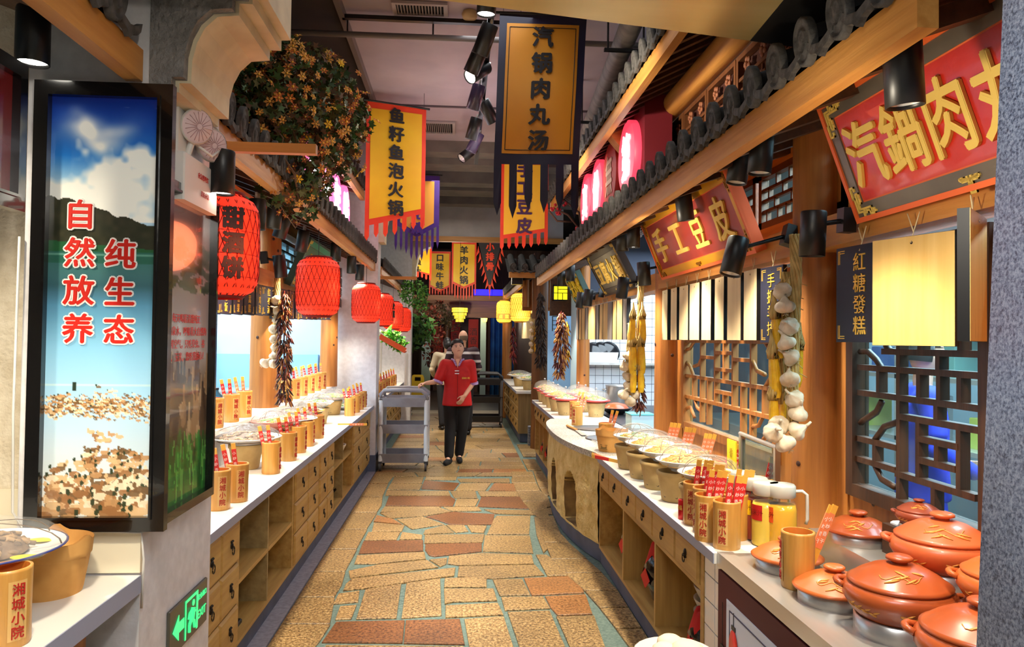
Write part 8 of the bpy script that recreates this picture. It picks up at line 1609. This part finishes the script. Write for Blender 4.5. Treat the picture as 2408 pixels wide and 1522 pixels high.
for i, x in enumerate((1.04, 1.16, 1.28, 1.4)): struct('column_far', MB().cyl((x, 11.37, 2.1), (x, 11.37, 2.52), 0.045, n=14), pineZ)
t = empty('loudspeaker', 'black box loudspeaker under the dark cross eave', 'speaker', (0.86, 11.0, 2.42)); obj('cabinet', MB().bbox(-0.08, 0.08, -0.07, 0.07, 0, 0.22), blackm, t); obj('bracket', B(-0.01, 0.01, -0.01, 0.01, 0.22, 0.4), blackm, t)
# dark corridor beyond
dk = wood('corridor_timber', (92, 56, 34), (58, 36, 24), 2)
struct('wall_far_left', B(-2.0, -1.9, 14.1, 26, 0, 3.4), dk); struct('wall_far_right', B(1.55, 1.65, 15.2, 26, 0, 3.4), dk)
struct('beam_far', B(-1.9, 1.55, 18.0, 18.25, 2.12, 2.55), wood('far_beam_wood', (150, 92, 50), (112, 66, 34), 0)); struct('beam_far', B(-1.9, 1.55, 17.4, 17.5, 2.5, 2.62), wood('far_beam_wood', (150, 92, 50), (112, 66, 34), 0))
for i, x in enumerate((-1.5, -0.9, -0.35, 0.95, 1.4)): struct('column_far_back', MB().cyl((x, 22.0 + (i % 2), 0), (x, 22.0 + (i % 2), 3.0), 0.09, n=12), dk)
redp = mat('red_couplet_paper', (176, 40, 30), 0.7)
for x, y, z0, z1, lab in ((-0.62, 23.0, 1.0, 1.95, 'red couplet paper left of the far doorway'), (0.45, 22.5, 0.9, 2.2, 'red couplet paper right of the far doorway'), (-0.1, 24.0, 1.2, 2.2, 'faint red couplet paper in the middle of the far doorway')):
    t = empty('couplet', lab, 'couplet', (x, y, 0)); obj('paper', B(-0.15, 0.15, 0, 0.01, z0, z1), redp, t); m = MB(); m.text('酒香客', face((0, -0.003, (z0 + z1) / 2), (0, -1, 0)), 0.24, 0.002, 0.0); obj('lettering', m, mat('dark_gold_ink', (60, 20, 14), 0.6), t); obj('batten', B(-0.15, 0.15, 0, 0.02, 0, z0), dk, t)
struct('wall_far_pale', B(-0.98, -0.74, 20.0, 20.05, 0.0, 1.75), mat('pale_green_panel', (150, 176, 160), 0.6)); struct('wall_far_pale_right', B(0.62, 0.78, 21.0, 21.05, 0.0, 2.3), mat('pale_green_panel', (150, 176, 160), 0.6))
t = empty('wall_lamp', 'small bright lamp on the far right wall panel', 'lamp', (0.74, 20.9, 2.17)); obj('shade', MB().lathe([(0.05, -0.08), (0.07, 0), (0.06, 0.1), (0.0001, 0.11)], 12), mat('lit_yellow_shade', (255, 226, 90), 0.5, emis=2.0), t); point(0.6, 20.3, 2.1, 14, WARM, 0.1)
def curtain(x0, x1, y, z0, z1, label, m_):
    m = MB(); m.grid(lambda a, b: (x0 + (x1 - x0) * a, y + 0.05 * math.sin(a * 30) * (0.5 + 0.5 * (1 - b)), z0 + (z1 - z0) * b), 60, 6); t = empty('curtain', label, 'curtain'); obj('cloth', m, m_, t); obj('rail', MB().cyl((x0 - 0.05, y, z1), (x1 + 0.05, y, z1), 0.012, n=8), blackm, t)
curtain(0.86, 1.5, 20.0, 0.05, 2.45, 'blue curtain hanging at the far right of the aisle', mat('blue_curtain', (20, 90, 150), 0.8, 0, (10, 60, 110), 3))
struct('trim_15', B(0.35, 1.5, 17.55, 17.6, 2.64, 2.78), mat('blue_led_strip', (20, 10, 255), 0.5, emis=2.5))
point(-0.2, 15.2, 2.9, 26, WARM, 0.3); point(0.0, 20.0, 2.6, 22, (1, 0.7, 0.45), 0.3); point(0.9, 17.7, 2.9, 3, (0.1, 0.08, 1), 0.2)
o = obj('stone_bollard', MB().bbox(-0.06, 0.06, -0.06, 0.06, 0, 0.1).bbox(-0.058, 0.058, -0.058, 0.058, 0.102, 0.2).bbox(-0.06, 0.06, -0.06, 0.06, 0.202, 0.29), granite('stacked_grey_stone', (70, 74, 84), (120, 124, 134), (150, 154, 160), 40, 0.7), None, (1.13, 11.2, 0), 'grey stacked-stone block at the foot of the dark round post', 'block')
# ladle and tools on the stone top
t = empty('knife', 'long-handled steel spatula lying on the stone stove top', 'utensil', (1.06, 6.35, 0.797)); obj('handle', MB().cyl((-0.04, 0.5, 0.006), (0.0, 0.2, 0.006), 0.012, n=8), pineY, t); obj('blade', MB().box(-0.012, 0.03, -0.15, 0.2, 0.0, 0.004), steel, t)
t = empty('tongs', 'pair of steel tongs lying on the stone stove top', 'utensil', (1.08, 5.75, 0.797)); obj('arm', MB().tube([(0, 0.14, 0.004), (0.01, 0, 0.01), (0.0, -0.14, 0.004)], 0.004, 5), steel, t); obj('arm', MB().tube([(0, 0.14, 0.004), (0.045, 0, 0.01), (0.03, -0.14, 0.004)], 0.004, 5), steel, t)
